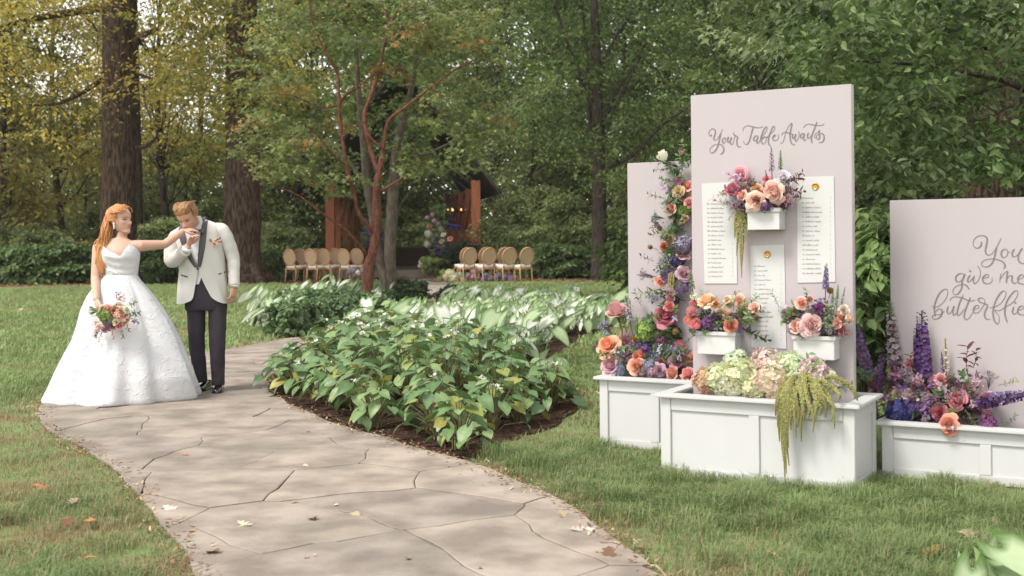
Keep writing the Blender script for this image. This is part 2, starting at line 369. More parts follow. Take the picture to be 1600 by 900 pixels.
def grass(name, x0, x1, y0, y1, dens, hl, wd, seed, fan=None):
    R = rng_(seed); n = int((x1 - x0) * (y1 - y0) * dens)
    P = np.c_[R.uniform(x0, x1, n), R.uniform(y0, y1, n)]
    # keep what the lens can see, with a margin for a step aside
    half = P[:, 1] * 800 / FPX
    P = P[np.abs(P[:, 0]) < half + 1.5 + P[:, 1] * .05]
    pd = None
    bad = inside(P, pathxy) | inside(P, BED1) | inside(P, BED2) | ~inside(P, LAWN)
    for b in BOXES: bad |= inside(P, b)
    P = P[~bad]
    tone = lawn_tone(P[:, 0], P[:, 1]); pd = path_dist(P)
    tone *= np.clip(.25 + pd / .35, 0, 1)
    keep = R.random(len(P)) < .40 + .60 * tone; P = P[keep]; tone = tone[keep]; pd = pd[keep]; n = len(P)
    clump = np.clip((fbm(P[:, 0] * 7, P[:, 1] * 7, 3) - .5) * 1.9 + .5, 0, 1.2)
    h = hl * (.45 + .75 * tone) * R.uniform(.6, 1.25, n) * (.40 + clump * 1.25)
    ang = R.uniform(0, 2 * pi, n); lean = R.uniform(.2, 1.6, n); flow = fbm(P[:, 0] * 2.2 + 40, P[:, 1] * 2.2, 2) * 12
    la = np.where(R.random(n) < .35, flow + R.normal(0, .8, n), ang)
    side = np.c_[-np.sin(la), np.cos(la)]; d = np.c_[np.cos(la), np.sin(la)]
    w = wd * R.uniform(.7, 1.3, n)
    z = np.full(n, -.006)
    b0 = np.c_[P - side * w[:, None] / 2, z]; b1 = np.c_[P + side * w[:, None] / 2, z]
    m = P + d * (h * lean * .35)[:, None]; mz = h * .62
    m0 = np.c_[m - side * w[:, None] * .42, mz]; m1 = np.c_[m + side * w[:, None] * .42, mz]
    t = np.c_[P + d * (h * lean)[:, None], h * .95 / (1 + .25 * lean)]
    Vt = np.stack([b0, b1, m1, m0, t], 1).reshape(-1, 3); i = np.arange(n)[:, None] * 5
    F = np.concatenate([i + [[0, 1, 2]], i + [[0, 2, 3]], i + [[3, 2, 4]]])
    g1 = np.array([.155, .235, .080]); g2 = np.array([.265, .325, .145]); br = np.array([.34, .265, .155])
    k = R.random(n)[:, None]; c = g1 * (1 - k) + g2 * k; c = c * (1 + .22 * np.clip((P[:, 1:2] - 8) / 4, 0, 1)) * (.75 + .5 * fbm(P[:, 0] * .9 + 7, P[:, 1] * .5, 3))[:, None]
    pb = np.clip(.52 - tone * .62 + .04, .04, 1); dry = R.random(n) < pb; c[dry] = br * R.uniform(.7, 1.25, (dry.sum(), 1))
    c = np.repeat(c, 5, 0)
    return tag(obj(name, np_mesh(name, Vt, F, c), M_GRASS), 'green lawn grass with worn brown patches' , None, None, 'stuff')
grass('grass', -5.4, 5.4, 3.4, 8.6, 8200, .060, .0034, 21)
grass('grass', -8, 8, 8.6, 15, 2300, .052, .0065, 22)
grass('grass', -16, 16, 15, 40, 420, .055, .015, 23)

# chips on the beds
def chips(name, poly, n, size, z, seed, cols, material):
    R = rng_(seed); A = np.array([(p[0], p[1]) for p in poly]); lo, hi = A.min(0), A.max(0)
    P = R.uniform(lo, hi, (n * 3, 2)); P = P[inside(P, poly)][:n]; n = len(P)
    a = R.uniform(0, 2 * pi, n); L_ = size * R.uniform(.5, 1.6, n); w = L_ * R.uniform(.2, .5, n); tz = R.normal(0, .35, n)
    d = np.c_[np.cos(a) * np.cos(tz), np.sin(a) * np.cos(tz), np.sin(tz)]; s = np.c_[-np.sin(a), np.cos(a), R.normal(0, .4, n)]
    c = np.c_[P, z + R.uniform(0, .02, n)]
    Vt = np.stack([c - d * L_[:, None] / 2 - s * w[:, None] / 2, c + d * L_[:, None] / 2 - s * w[:, None] / 2 * .6, c + d * L_[:, None] / 2 + s * w[:, None] / 2, c - d * L_[:, None] / 2 + s * w[:, None] / 2 * .7], 1).reshape(-1, 3)
    F = np.arange(n * 4).reshape(-1, 4); C = np.array(cols)[R.integers(0, len(cols), n)] * R.uniform(.6, 1.3, (n, 1))
    return tag(obj(name, np_mesh(name, Vt, F, np.repeat(C, 4, 0)), material), kind='stuff')
M_CHIP = mat('chip', rough=.9, spec=.1, src='attr')
tag(chips('bark_chips', BED1, 9000, .028, .016, 31, [(.08, .045, .03), (.05, .03, .02), (.12, .075, .05), (.035, .02, .015)], M_CHIP), 'dark brown bark mulch chips strewn under the leafy bed plants')
tag(chips('bark_chips', BED2, 4000, .04, .016, 32, [(.08, .045, .03), (.05, .03, .02), (.12, .075, .05)], M_CHIP), 'dark brown bark mulch chips under the plants by the curving path')
strip = [(x, y) for x, y in lawn_back] + [(-45, 50), (45, 50)]
tag(chips('leaf_litter', strip, 14000, .13, -.005, 33, [(.26, .13, .075), (.20, .10, .06), (.33, .19, .11), (.13, .07, .045)], M_CHIP), 'reddish brown leaf litter along the edge of the wood')

# dry thatch and crumbs lying along both edges of the path
R = rng_(35); seg = np.roll(PA, -1, 0) - PA; ln = np.hypot(seg[:, 0], seg[:, 1]); okk = (PA[:, 1] < 19) & (PA[:, 1] > 4); pr = ln * okk; n = 7000
ii = R.choice(len(PA), n, p=pr / pr.sum()); q = PA[ii] + seg[ii] * R.random((n, 1)); nrm = np.c_[-seg[ii, 1], seg[ii, 0]] / np.maximum(ln[ii], 1e-6)[:, None]
patch = fbm(q[:, 0] * 1.3 + 5, q[:, 1] * 1.3, 2); q = q + nrm * (R.normal(0, .045, n) * (.3 + 1.6 * patch))[:, None]; q = q[(R.random(n) < patch * 1.1)]; n = len(q)
a = R.uniform(0, 6.28, n); L_ = R.uniform(.010, .038, n); w = R.uniform(.002, .009, n); d = np.c_[np.cos(a), np.sin(a), R.normal(0, .25, n)]; sd = np.c_[-np.sin(a), np.cos(a), np.zeros(n)]; c = np.c_[q, np.where(inside(q, pathxy), .0245, .012) + R.uniform(0, .008, n)]
Vt = np.stack([c - d * L_[:, None] / 2 - sd * w[:, None], c + d * L_[:, None] / 2 - sd * w[:, None] * .5, c + d * L_[:, None] / 2 + sd * w[:, None] * .6, c - d * L_[:, None] / 2 + sd * w[:, None]], 1).reshape(-1, 3)
C = np.array([(.36, .25, .15), (.28, .17, .10), (.20, .12, .075), (.42, .33, .21)])[R.integers(0, 4, n)] * R.uniform(.7, 1.2, (n, 1))
tag(obj('dry_thatch', np_mesh('dry_thatch', Vt, np.arange(n * 4).reshape(-1, 4), np.repeat(C, 4, 0)), M_CHIP), 'dry brown grass clippings along the edges of the flagstone path', None, None, 'stuff')

# ================================================================== TREES
def leaf_cloud(sprays, per, size, pal, R, flat=.22, tilt=.5, droop=.35, shape='kite', aspect=.55, jitter=.18, axis=None):
    """sprays: (x,y,z,r[,ox,oy]) -> leaf faces spread through flattened, drooping sprays. ox,oy: which way the spray leans out"""
    sp = np.asarray(sprays, float); n = len(sp)
    cnt = np.maximum(3, (per * (sp[:, 3] / sp[:, 3].mean()) ** 1.7).astype(int)); idx = np.repeat(np.arange(n), cnt); N = len(idx)
    c, r = sp[idx, :3], sp[idx, 3]
    a = R.uniform(0, 2 * pi, N); q = np.sqrt(R.random(N)) * (1 + .25 * R.normal(size=N) * .6)
    # ragged outline: each spray has its own lobes
    ph = R.uniform(0, 6.28, (n, 3))[idx]; lob = 1 + .30 * np.sin(3 * a + ph[:, 0]) + .22 * np.sin(5 * a + ph[:, 1])
    ox = r * q * lob * np.cos(a); oy = r * q * lob * np.sin(a); oz = r * flat * R.normal(size=N) * .6 - droop * r * q ** 2
    tl = R.normal(0, .28, (n, 2))[idx]; oz += ox * tl[:, 0] + oy * tl[:, 1]
    P = c + np.c_[ox, oy, oz]
    yaw = a + R.normal(0, 1.0, N); pit = -R.random(N) * .7 - .1
    d = np.c_[np.cos(yaw) * np.cos(pit), np.sin(yaw) * np.cos(pit), np.sin(pit)]
    nn = np.c_[R.normal(0, tilt, (N, 2)), np.ones(N)]; s = np.cross(nn, d); s /= np.linalg.norm(s, axis=1)[:, None]; nn = np.cross(d, s)
    L_ = size * R.uniform(.6, 1.35, N); w = L_ * aspect
    pal = np.asarray(pal, float); base = (pal[R.integers(0, len(pal), n)][idx] * .7 + pal[R.integers(0, len(pal), N)] * .3) * np.clip(1 + R.normal(0, .26, (n, 1)), .5, 1.7)[idx]
    col = base * (1 + R.normal(0, jitter, (N, 1))); col = np.clip(col, .004, 1)
    e = lambda k: k[:, None]
    if shape == 'kite':
        V = np.stack([P, P + d * e(L_ * .45) + s * e(w / 2) + nn * e(w * .12), P + d * e(L_) - nn * e(L_ * .08), P + d * e(L_ * .45) - s * e(w / 2) + nn * e(w * .12)], 1)
        F = np.arange(N)[:, None] * 4; F = np.concatenate([F + [[0, 1, 2]], F + [[0, 2, 3]]]); k = 4
    elif shape == 'star':   # maple-like: three lobes
        b = P; tip = P + d * e(L_) - nn * e(L_ * .1)
        V = np.stack([b, b + d * e(L_ * .30) + s * e(w * .22), b + d * e(L_ * .42) + s * e(w * .75) - nn * e(w * .15), b + d * e(L_ * .55) + s * e(w * .20), tip, b + d * e(L_ * .55) - s * e(w * .20), b + d * e(L_ * .42) - s * e(w * .75) - nn * e(w * .15), b + d * e(L_ * .30) - s * e(w * .22)], 1)
        F = np.arange(N)[:, None] * 8; F = np.concatenate([F + [[0, 1, 3]], F + [[1, 2, 3]], F + [[0, 3, 5]], F + [[3, 4, 5]], F + [[0, 5, 7]], F + [[5, 6, 7]]]); k = 8
    else:                   # broad leaf, folded along the midrib, tip bent down
        m = P + d * e(L_ * .5) - nn * e(L_ * .02)
        V = np.stack([P, P + d * e(L_ * .28) + s * e(w * .46) + nn * e(w * .10), P + d * e(L_ * .62) + s * e(w * .44) + nn * e(w * .06), P + d * e(L_) - nn * e(L_ * .16), P + d * e(L_ * .62) - s * e(w * .44) + nn * e(w * .06), P + d * e(L_ * .28) - s * e(w * .46) + nn * e(w * .10), m], 1)
        F = np.arange(N)[:, None] * 7; F = np.concatenate([F + [[0, 1, 6]], F + [[1, 2, 6]], F + [[2, 3, 6]], F + [[3, 4, 6]], F + [[4, 5, 6]], F + [[5, 0, 6]]]); k = 7
    return V.reshape(-1, 3), F, np.repeat(col, k, 0)
def crown_mesh(name, *a, **k):
    V, F, C = leaf_cloud(*a, **k); return np_mesh(name, V, F, C)
def wiggle(p, q, n, amp, R, sag=0):
    p, q = Vector(p), Vector(q); out = []
    for i in range(n + 1):
        t = i / n; o = Vector(R.normal(0, amp, 3)) * (4 * t * (1 - t)); out.append(p.lerp(q, t) + o - Vector((0, 0, sag * 4 * t * (1 - t))))
    return out

GREEN = [(0.13, 0.192, 0.049), (0.178, 0.246, 0.071), (0.103, 0.16, 0.045), (0.215, 0.273, 0.086), (0.159, 0.218, 0.074)]
DARK = [(0.069, 0.116, 0.033), (0.091, 0.146, 0.042), (0.055, 0.095, 0.029), (0.121, 0.174, 0.052)]
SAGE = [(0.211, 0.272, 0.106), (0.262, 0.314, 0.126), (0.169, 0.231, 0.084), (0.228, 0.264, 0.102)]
GOLD_GLOW = [(0.498, 0.41, 0.081), (0.384, 0.366, 0.091), (0.608, 0.472, 0.101), (0.315, 0.326, 0.101), (0.446, 0.346, 0.081)]  # yellow leaf tones with the warm upper-left glow put into the colour
OLIVE = [(0.201, 0.197, 0.047), (0.259, 0.231, 0.059), (0.163, 0.171, 0.044)]

def forest_proto(seed, H, z0, rad, pal, nspray=120, per=74, leaf=.29, tr=.2, sr=(.7, 1.7), shape='kite'):
    R = rng_(seed); sp = []; tb = MB()
    lean = R.normal(0, .03, 2)
    spine = [Vector((lean[0] * z + .25 * sin(z * .35 + seed), lean[1] * z + .2 * cos(z * .3 + seed), z - .15)) for z in np.linspace(0, H * .96, 12)]
    tb.tube(spine, [tr * (1.5 if i == 0 else 1 - .075 * i) for i in range(12)], 9, jit=.12)
    for i in range(nspray):
        z = z0 + (H - z0) * R.random() ** .9; f = (z - z0) / (H - z0); rr = rad * (.55 + .9 * f * (1 - f) * 2 if f < .75 else 1.15 * (1.15 - f) * 1.6)
        a = R.uniform(0, 2 * pi); d = rr * R.uniform(.3, 1.05)
        sp.append((spine[min(11, int(z / H * 11))].x + d * cos(a), spine[min(11, int(z / H * 11))].y + d * sin(a), z, R.uniform(*sr)))
        if i % 3 == 0:
            s = spine[max(1, min(10, int(z / H * 11) - 1))]; tb.tube(wiggle(s, sp[-1][:3], 4, .12, R), [tr * .30, tr * .24, tr * .17, tr * .11, tr * .05], 4)
    return tb.mesh('trunk', True), crown_mesh('crown', sp, per, leaf, pal, R, shape=shape)
def put_tree(name, proto, loc, label, rz=0., sc=1., bark=M_BARKD, group=None, cat='tree'):
    t = empty(name, loc, label, cat, group, rz); t.scale = (sc, sc, sc)
    for nm, me, m in (('trunk', proto[0], bark), ('crown', proto[1], M_LEAF)):
        if not me.materials: me.materials.append(m)
        o = bpy.data.objects.new(nm, me); COL.objects.link(o); o.parent = t
    return t
FP = {'green': [forest_proto(101, 17, 1.6, 3.6, GREEN), forest_proto(102, 20, 3.0, 4.0, GREEN)],
      'dark': [forest_proto(103, 18, 2.2, 3.8, DARK)], 'sage': [forest_proto(104, 11, .8, 3.2, SAGE, 110, 100, .22, .12), forest_proto(105, 16, 1.5, 3.6, SAGE)],
      'gold': [forest_proto(106, 19, 5.0, 4.2, GOLD_GLOW + OLIVE[:1], 110, 90, .20), forest_proto(107, 15, 1.8, 3.8, OLIVE, 110, 80)]}
LAB = {'green': 'leafy mid green woodland tree with a slim trunk', 'dark': 'dark green dense woodland tree', 'sage': 'pale sage green understorey tree', 'gold': 'tall yellow leaved tree with golden glow painted into the leaves', 'olive': 'olive green woodland tree with turning leaves'}
def zone(px): return ['beyond the massive oak', 'beyond the flared oak', 'beyond the pavilion', 'beyond the dark maple', 'beyond the tall lettered panel', 'beyond the wide lettered panel'][int(np.searchsorted([240, 460, 760, 1000, 1340], px))]
def bgtree(kind, px, Y, k=0, sc=1., rz=None, lab=None):
    X = (px - 800) / FPX * Y; R = rng_(int(9000 + px * 7 + Y * 13))
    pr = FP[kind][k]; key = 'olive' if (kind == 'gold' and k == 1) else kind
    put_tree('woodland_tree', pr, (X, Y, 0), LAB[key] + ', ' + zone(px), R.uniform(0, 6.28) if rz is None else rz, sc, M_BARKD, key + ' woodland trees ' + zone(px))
# rows of the wood, front to back
row = [  # kind, px, Y, proto, scale
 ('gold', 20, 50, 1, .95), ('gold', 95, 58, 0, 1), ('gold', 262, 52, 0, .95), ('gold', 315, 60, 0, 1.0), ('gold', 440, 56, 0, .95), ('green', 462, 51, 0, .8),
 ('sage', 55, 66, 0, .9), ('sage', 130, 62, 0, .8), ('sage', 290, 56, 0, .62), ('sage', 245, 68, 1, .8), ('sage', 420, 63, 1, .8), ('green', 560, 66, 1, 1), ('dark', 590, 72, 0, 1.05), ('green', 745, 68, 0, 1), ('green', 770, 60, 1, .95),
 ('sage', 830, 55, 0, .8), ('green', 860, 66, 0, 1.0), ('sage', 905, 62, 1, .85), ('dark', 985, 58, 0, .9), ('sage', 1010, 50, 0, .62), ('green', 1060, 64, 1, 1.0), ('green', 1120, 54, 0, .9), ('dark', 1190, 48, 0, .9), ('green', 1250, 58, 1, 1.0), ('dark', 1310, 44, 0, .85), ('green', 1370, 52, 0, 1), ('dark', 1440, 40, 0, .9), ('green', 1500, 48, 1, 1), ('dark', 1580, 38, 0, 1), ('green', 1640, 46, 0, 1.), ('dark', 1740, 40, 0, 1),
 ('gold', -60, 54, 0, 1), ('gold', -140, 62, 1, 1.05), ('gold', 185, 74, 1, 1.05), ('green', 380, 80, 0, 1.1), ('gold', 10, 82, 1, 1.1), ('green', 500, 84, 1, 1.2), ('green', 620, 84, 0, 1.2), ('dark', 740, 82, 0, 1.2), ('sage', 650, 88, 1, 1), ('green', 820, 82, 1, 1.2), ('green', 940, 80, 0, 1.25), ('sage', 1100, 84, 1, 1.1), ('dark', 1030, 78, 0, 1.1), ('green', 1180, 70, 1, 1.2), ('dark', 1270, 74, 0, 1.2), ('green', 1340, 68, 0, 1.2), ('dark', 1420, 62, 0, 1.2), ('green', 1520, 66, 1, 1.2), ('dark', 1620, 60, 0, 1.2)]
for kd, px, Y, k, s in row: bgtree(kd, px, Y, k, s)

# far wood that reads as one mass
R = rng_(77); sp = []
for i in range(1500):
    X = R.uniform(-62, 62); Y = R.uniform(98, 118); left = X < -24
    z = R.uniform(.5, 11 if left else 34)
    sp.append((X, Y, z, R.uniform(1.5, 3.2)))
far = crown_mesh('distant_wood', sp, 46, .75, [tuple(c * 1.25 for c in q) for q in SAGE + SAGE + GREEN], R)  # greens lifted to put open light into the far leaf colours
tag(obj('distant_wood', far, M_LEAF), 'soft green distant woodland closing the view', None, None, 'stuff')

# shrubs along the edge of the wood
def shrub_proto(seed, h, r, pal, n=60, per=85, leaf=.14, flat=.3, shape='kite', tilt=.6):
    R = rng_(seed); sp = []; st = MB()
    for i in range(n):
        a = R.uniform(0, 2 * pi); z = h * R.uniform(.12, 1); f = sqrt(max(.05, 1 - (z / h) ** 2.2)); d = r * f * R.random() ** .5
        sp.append((d * cos(a), d * sin(a), z, R.uniform(.25, .5) * r * .75))
        if i % 4 == 0: st.tube(wiggle((R.normal(0, .06), R.normal(0, .06), -.05), sp[-1][:3], 3, .05, R), [.022, .017, .012, .005], 4)
    return st.mesh('stems', True), crown_mesh('foliage', sp, per, leaf, pal, R, flat=flat, shape=shape, tilt=tilt)
def put_shrub(name, proto, loc, label, group, rz=0., sc=1., cat='shrub', bark=M_BARKD, lm=M_LEAF):
    t = empty(name, loc, label, cat, group, rz); t.scale = sc if hasattr(sc, '__len__') else (sc, sc, sc)
    for nm, me, m in (('stems', proto[0], bark), ('foliage', proto[1], lm)):
        if not me.materials: me.materials.append(m)
        o = bpy.data.objects.new(nm, me); COL.objects.link(o); o.parent = t
    return t
SHR = {'hedge': shrub_proto(201, 1.45, 1.25, [(.085, .145, .048), (.11, .175, .06), (.14, .205, .08)], 60, 90, .20), 'soft': shrub_proto(202, 2.2, 1.5, SAGE, 60, 90, .15), 'pale': shrub_proto(203, 3.2, 1.7, [(0.203, 0.247, 0.095), (0.243, 0.286, 0.116), (0.162, 0.215, 0.074)], 70, 90, .16), 'dim': shrub_proto(204, 1.8, 1.4, DARK, 60, 80, .15), 'tan': shrub_proto(205, 1.7, 1.0, [(0.338, 0.260, 0.095), (0.297, 0.208, 0.084), (0.270, 0.247, 0.095)], 40, 70, .13)}
SL = {'hedge': 'low dark green leafy shrub at the edge of the lawn', 'soft': 'soft sage green rounded shrub at the edge of the wood', 'pale': 'tall pale green feathery shrub in the wood', 'dim': 'dim dark leafy shrub under the trees', 'tan': 'tan and yellow tinged shrub behind the dark hedge'}
R = rng_(88)
sh = [('hedge', x, R.uniform(42.5, 44.5), R.uniform(.85, 1.1)) for x in range(-60, 320, 32)]
sh += [('tan', 102, 46, .95), ('tan', 128, 46.5, .9), ('soft', 60, 48, 1.0), ('soft', 10, 49, 1.1), ('soft', 250, 47, 1.1), ('soft', 300, 47, 1.0), ('pale', 150, 52, .9), ('pale', 235, 54, 1.0), ('pale', 40, 54, 1.1), ('pale', 330, 50, 1.0)]
sh += [('hedge', 425, 44, .75), ('soft', 440, 48, 1.0), ('hedge', 470, 45, .7), ('pale', 480, 52, .9), ('pale', 430, 54, 1.1), ('soft', 590, 64, 1.0), ('soft', 545, 62, 1.2), ('pale', 560, 64, 1.1), ('soft', 530, 66, 1.3), ('pale', 630, 66, 1.0), ('pale', 655, 72, 1.3), ('pale', 610, 74, 1.3), ('soft', 665, 65, 1.1), ('pale', 690, 68, 1.2)]
sh += [('soft', 775, 47, 1.0), ('pale', 800, 50, 1.0), ('soft', 830, 46, .9), ('pale', 850, 52, 1.15), ('hedge', 862, 44, .85), ('pale', 885, 48, 1.0), ('hedge', 895, 44.5, .8), ('soft', 920, 47, 1.0), ('dim', 960, 45.5, 1.), ('soft', 985, 47, 1.1), ('pale', 1000, 51, 1.1), ('hedge', 975, 43.5, .8), ('hedge', 1015, 44, .8)]
sh += [('dim', x, R.uniform(28, 40), R.uniform(.9, 1.3)) for x in range(1040, 1640, 46)] + [('soft', x, R.uniform(24, 34), R.uniform(.7, 1.)) for x in range(1335, 1640, 60)] + [('pale', x, R.uniform(40, 50), R.uniform(.9, 1.2)) for x in range(1060, 1640, 75)]
for kd, px, Y, s in sh:
    put_shrub('woodland_shrub', SHR[kd], ((px - 800) / FPX * Y, Y, 0), SL[kd] + ', ' + zone(px), SL[kd].replace('shrub', 'shrubs') + ' ' + zone(px), R.uniform(0, 6.28), s)

# ------------------------------------------------------------------ the trees one can tell apart
def limb_tree(name, label, base, limbs, bark, sprays, per, leaf, pal, seed, shape='kite', jit=.1, segs=10, extra=None, cat='tree', **kw):
    t = empty(name, base, label, cat); tb = MB()
    for pts, r0, r1 in limbs:
        P = [Vector(p) for p in pts]; P = catmull(P, 4) if len(P) > 2 else P; n = len(P)
        tb.tube([p - Vector(base) for p in P], [r0 + (r1 - r0) * (i / (n - 1)) for i in range(n)] if not hasattr(r0, '__len__') else list(np.interp(np.linspace(0, 1, n), np.linspace(0, 1, len(r0)), r0)), segs if (r0 if not hasattr(r0, '__len__') else r0[0]) > .06 else 5, jit=jit)
    tb.build('trunk', bark, t, smooth=True)
    R = rng_(seed); sp = np.asarray(sprays, float); sp[:, :3] -= np.array(base)
    V, F, C = leaf_cloud(sp, per, leaf, pal, R, shape=shape, **kw); obj('crown', np_mesh('crown', V, F, C), M_LEAF, t)
    return t
def L3(pts, Y, dy=0.): return [W(x, y, Y + dy * i) for i, (x, y) in enumerate(pts)]
def fill(R, n, x0, x1, y0, y1, Y0, Y1, r0, r1, keep=None):
    out = []
    while len(out) < n:
        x, y, Y = R.uniform(x0, x1), R.uniform(y0, y1), R.uniform(Y0, Y1)
        if keep and not keep(x, y): continue
        p = W(x, y, Y); out.append((p.x, p.y, p.z, R.uniform(r0, r1)))
    return out
# big oak behind the bride
Yt = 40.8; b1 = W(186, 446, Yt); b1.z = 0
R = rng_(301)
lim = [([b1 + Vector((0, 0, -.2)), b1 + Vector((0, 0, .5)), W(185, 360, Yt), W(186, 250, Yt), W(186, 120, Yt), W(186, -20, Yt), W(188, -200, Yt), W(180, -420, Yt)], [.95, .72, .62, .60, .58, .56, .5, .35], 0),
       (L3([(165, 10), (120, 18), (60, 28), (5, 44), (-60, 70)], Yt, -.5), .16, .08), (L3([(160, 124), (120, 150), (85, 163), (45, 164)], Yt, -.4), .085, .03), (L3([(205, 75), (220, 58), (245, 45)], Yt, -.3), .2, .06), (L3([(208, 112), (228, 120), (243, 128), (225, 140), (228, 165), (236, 185)], Yt, -.2), .07, .02), (L3([(206, 232), (230, 228), (246, 212)], Yt, -.2), .10, .04), (L3([(120, 18), (150, 45), (152, 85)], Yt, -.2), .05, .02)]
sp = fill(R, 70, -60, 330, -60, 130, 37, 43, .7, 1.5, lambda x, y: not (150 < x < 222 and y > -30) and R.random() < (.9 if y < 40 else .5)) + fill(R, 26, -40, 165, 60, 230, 38, 43, .5, 1.1) + fill(R, 40, -100, 400, -420, -60, 36, 45, 1.2, 2.4)
limb_tree('oak_tree', 'massive dark ridged oak trunk with golden glow painted into its leaves behind the bride', b1, lim, M_BARK, sp, 105, .165, GOLD_GLOW + GOLD_GLOW + OLIVE, 302)
lim = [(L3([(213, 452), (214, 380), (213, 250), (210, 120), (206, -60), (200, -200)], 47), .26, .16)]
bb = W(213, 440, 47); bb.z = 0
limb_tree('slim_tree', 'slim dark trunk standing close behind the massive oak', bb, lim, M_BARKD, fill(R, 30, 120, 330, -220, -30, 45, 50, .9, 1.8), 60, .22, OLIVE, 303)
# oak beside the groom
Yt = 41.5; b2 = W(378, 440, Yt); b2.z = 0
lim = [([b2 + Vector((0, 0, -.2)), b2 + Vector((0, 0, .35)), W(377, 400, Yt), W(378, 330, Yt), W(379, 240, Yt), W(378, 120, Yt), W(378, 0, Yt), W(380, -200, Yt)], [1.05, .82, .70, .65, .61, .58, .54, .42], 0)]
for a in range(6):
    an = a * 1.05 + .3; lim.append(([b2 + Vector((.55 * cos(an), .55 * sin(an), .55)), b2 + Vector((.95 * cos(an), .95 * sin(an), .12)), b2 + Vector((1.4 * cos(an), 1.4 * sin(an), -.12))], .26, .10))
sp = fill(R, 60, 270, 480, -20, 150, 38, 44, .6, 1.4) + fill(R, 16, 395, 470, 120, 260, 39, 43, .5, 1.0) + fill(R, 30, 250, 520, -350, -20, 37, 45, 1.2, 2.2) + fill(R, 9, 265, 345, 130, 250, 39.5, 42.5, .5, .9)
limb_tree('oak_tree', 'broad lichen covered oak trunk with flared roots beside the groom', b2, lim, M_BARK, sp, 85, .19, GOLD_GLOW[:2] + OLIVE + GREEN[:2], 304)
# dark maple behind the blank panel
Yt = 41.6; b3 = W(937, 437, Yt); b3.z = 0
lim = [([b3 + Vector((0, 0, -.2)), b3 + Vector((0, 0, .3)), W(936, 380, Yt), W(936, 300, Yt), W(934, 200, Yt), W(932, 100, Yt), W(928, 0, Yt), W(925, -120, Yt)], [.38, .31, .27, .25, .22, .18, .14, .07], 0),
       (L3([(938, 285), (950, 262), (985, 245), (1035, 195), (1080, 165)], Yt, -.3), .10, .04), (L3([(933, 290), (925, 240), (920, 160), (915, 60), (905, -20)], Yt, .2), .10, .04), (L3([(940, 200), (965, 140), (1000, 90), (1015, 70)], Yt, -.2), .09, .03), (L3([(938, 240), (955, 180), (985, 120), (1010, 60)], Yt, -.3), .08, .03), (L3([(932, 180), (905, 110), (880, 50), (868, 0)], Yt, -.3), .09, .03), (L3([(933, 130), (960, 60), (1000, 0)], Yt, -.2), .08, .03), (L3([(936, 150), (900, 120), (850, 105)], Yt, -.3), .06, .02)]
R = rng_(305)
def kp(x, y):
    c = 945 + (y - 100) * .1; w = 175 if y < 150 else 175 - (y - 150) * .62
    return abs(x - c) < w
sp = fill(R, 150, 770, 1130, -40, 300, 38, 45, .45, 1.15, kp) + fill(R, 40, 750, 1120, -220, -40, 38, 46, 1., 1.8)
limb_tree('maple_tree', 'dark green maple with fanning limbs behind the blank blush panel', b3, lim, M_BARKD, sp, 95, .17, DARK + GREEN[:1], 306)
# grey twin-stemmed tree before the pavilion
Yt = 26.4; b4 = W(607, 470, Yt); b4.z = 0
lim = [([b4 + Vector((0, 0, -.1)), W(606, 450, Yt), W(598, 420, Yt), W(591, 393, Yt), W(582, 330, Yt), W(574, 290, Yt), W(568, 220, Yt), W(560, 140, Yt), W(556, 60, Yt)], [.19, .16, .125, .115, .105, .10, .085, .06, .03], 0),
       ([b4 + Vector((.05, 0, -.1)), W(610, 440, Yt), W(609, 393, Yt), W(612, 340, Yt), W(616, 280, Yt), W(622, 220, Yt), W(640, 150, Yt), W(655, 80, Yt)], [.17, .15, .135, .13, .12, .10, .07, .03], 0),
       (L3([(616, 285), (640, 250), (680, 235), (720, 215)], Yt, -.2), .07, .02), (L3([(612, 345), (640, 300), (664, 292)], Yt, .2), .035, .012), (L3([(576, 300), (545, 250), (510, 215)], Yt, .2), .06, .02)]
R = rng_(307)
sp = fill(R, 36, 500, 740, 60, 250, 25.8, 28.8, .35, .75, lambda x, y: y < 215 or abs(x - 620) > 60) + fill(R, 30, 480, 740, -60, 90, 25, 28.5, .4, 1.0)
limb_tree('twin_stem_tree', 'smooth grey twin stemmed tree rising from the planting bed before the pavilion', b4, lim, M_BARKG, sp, 90, .115, DARK + GREEN, 308, 'star', aspect=.9)
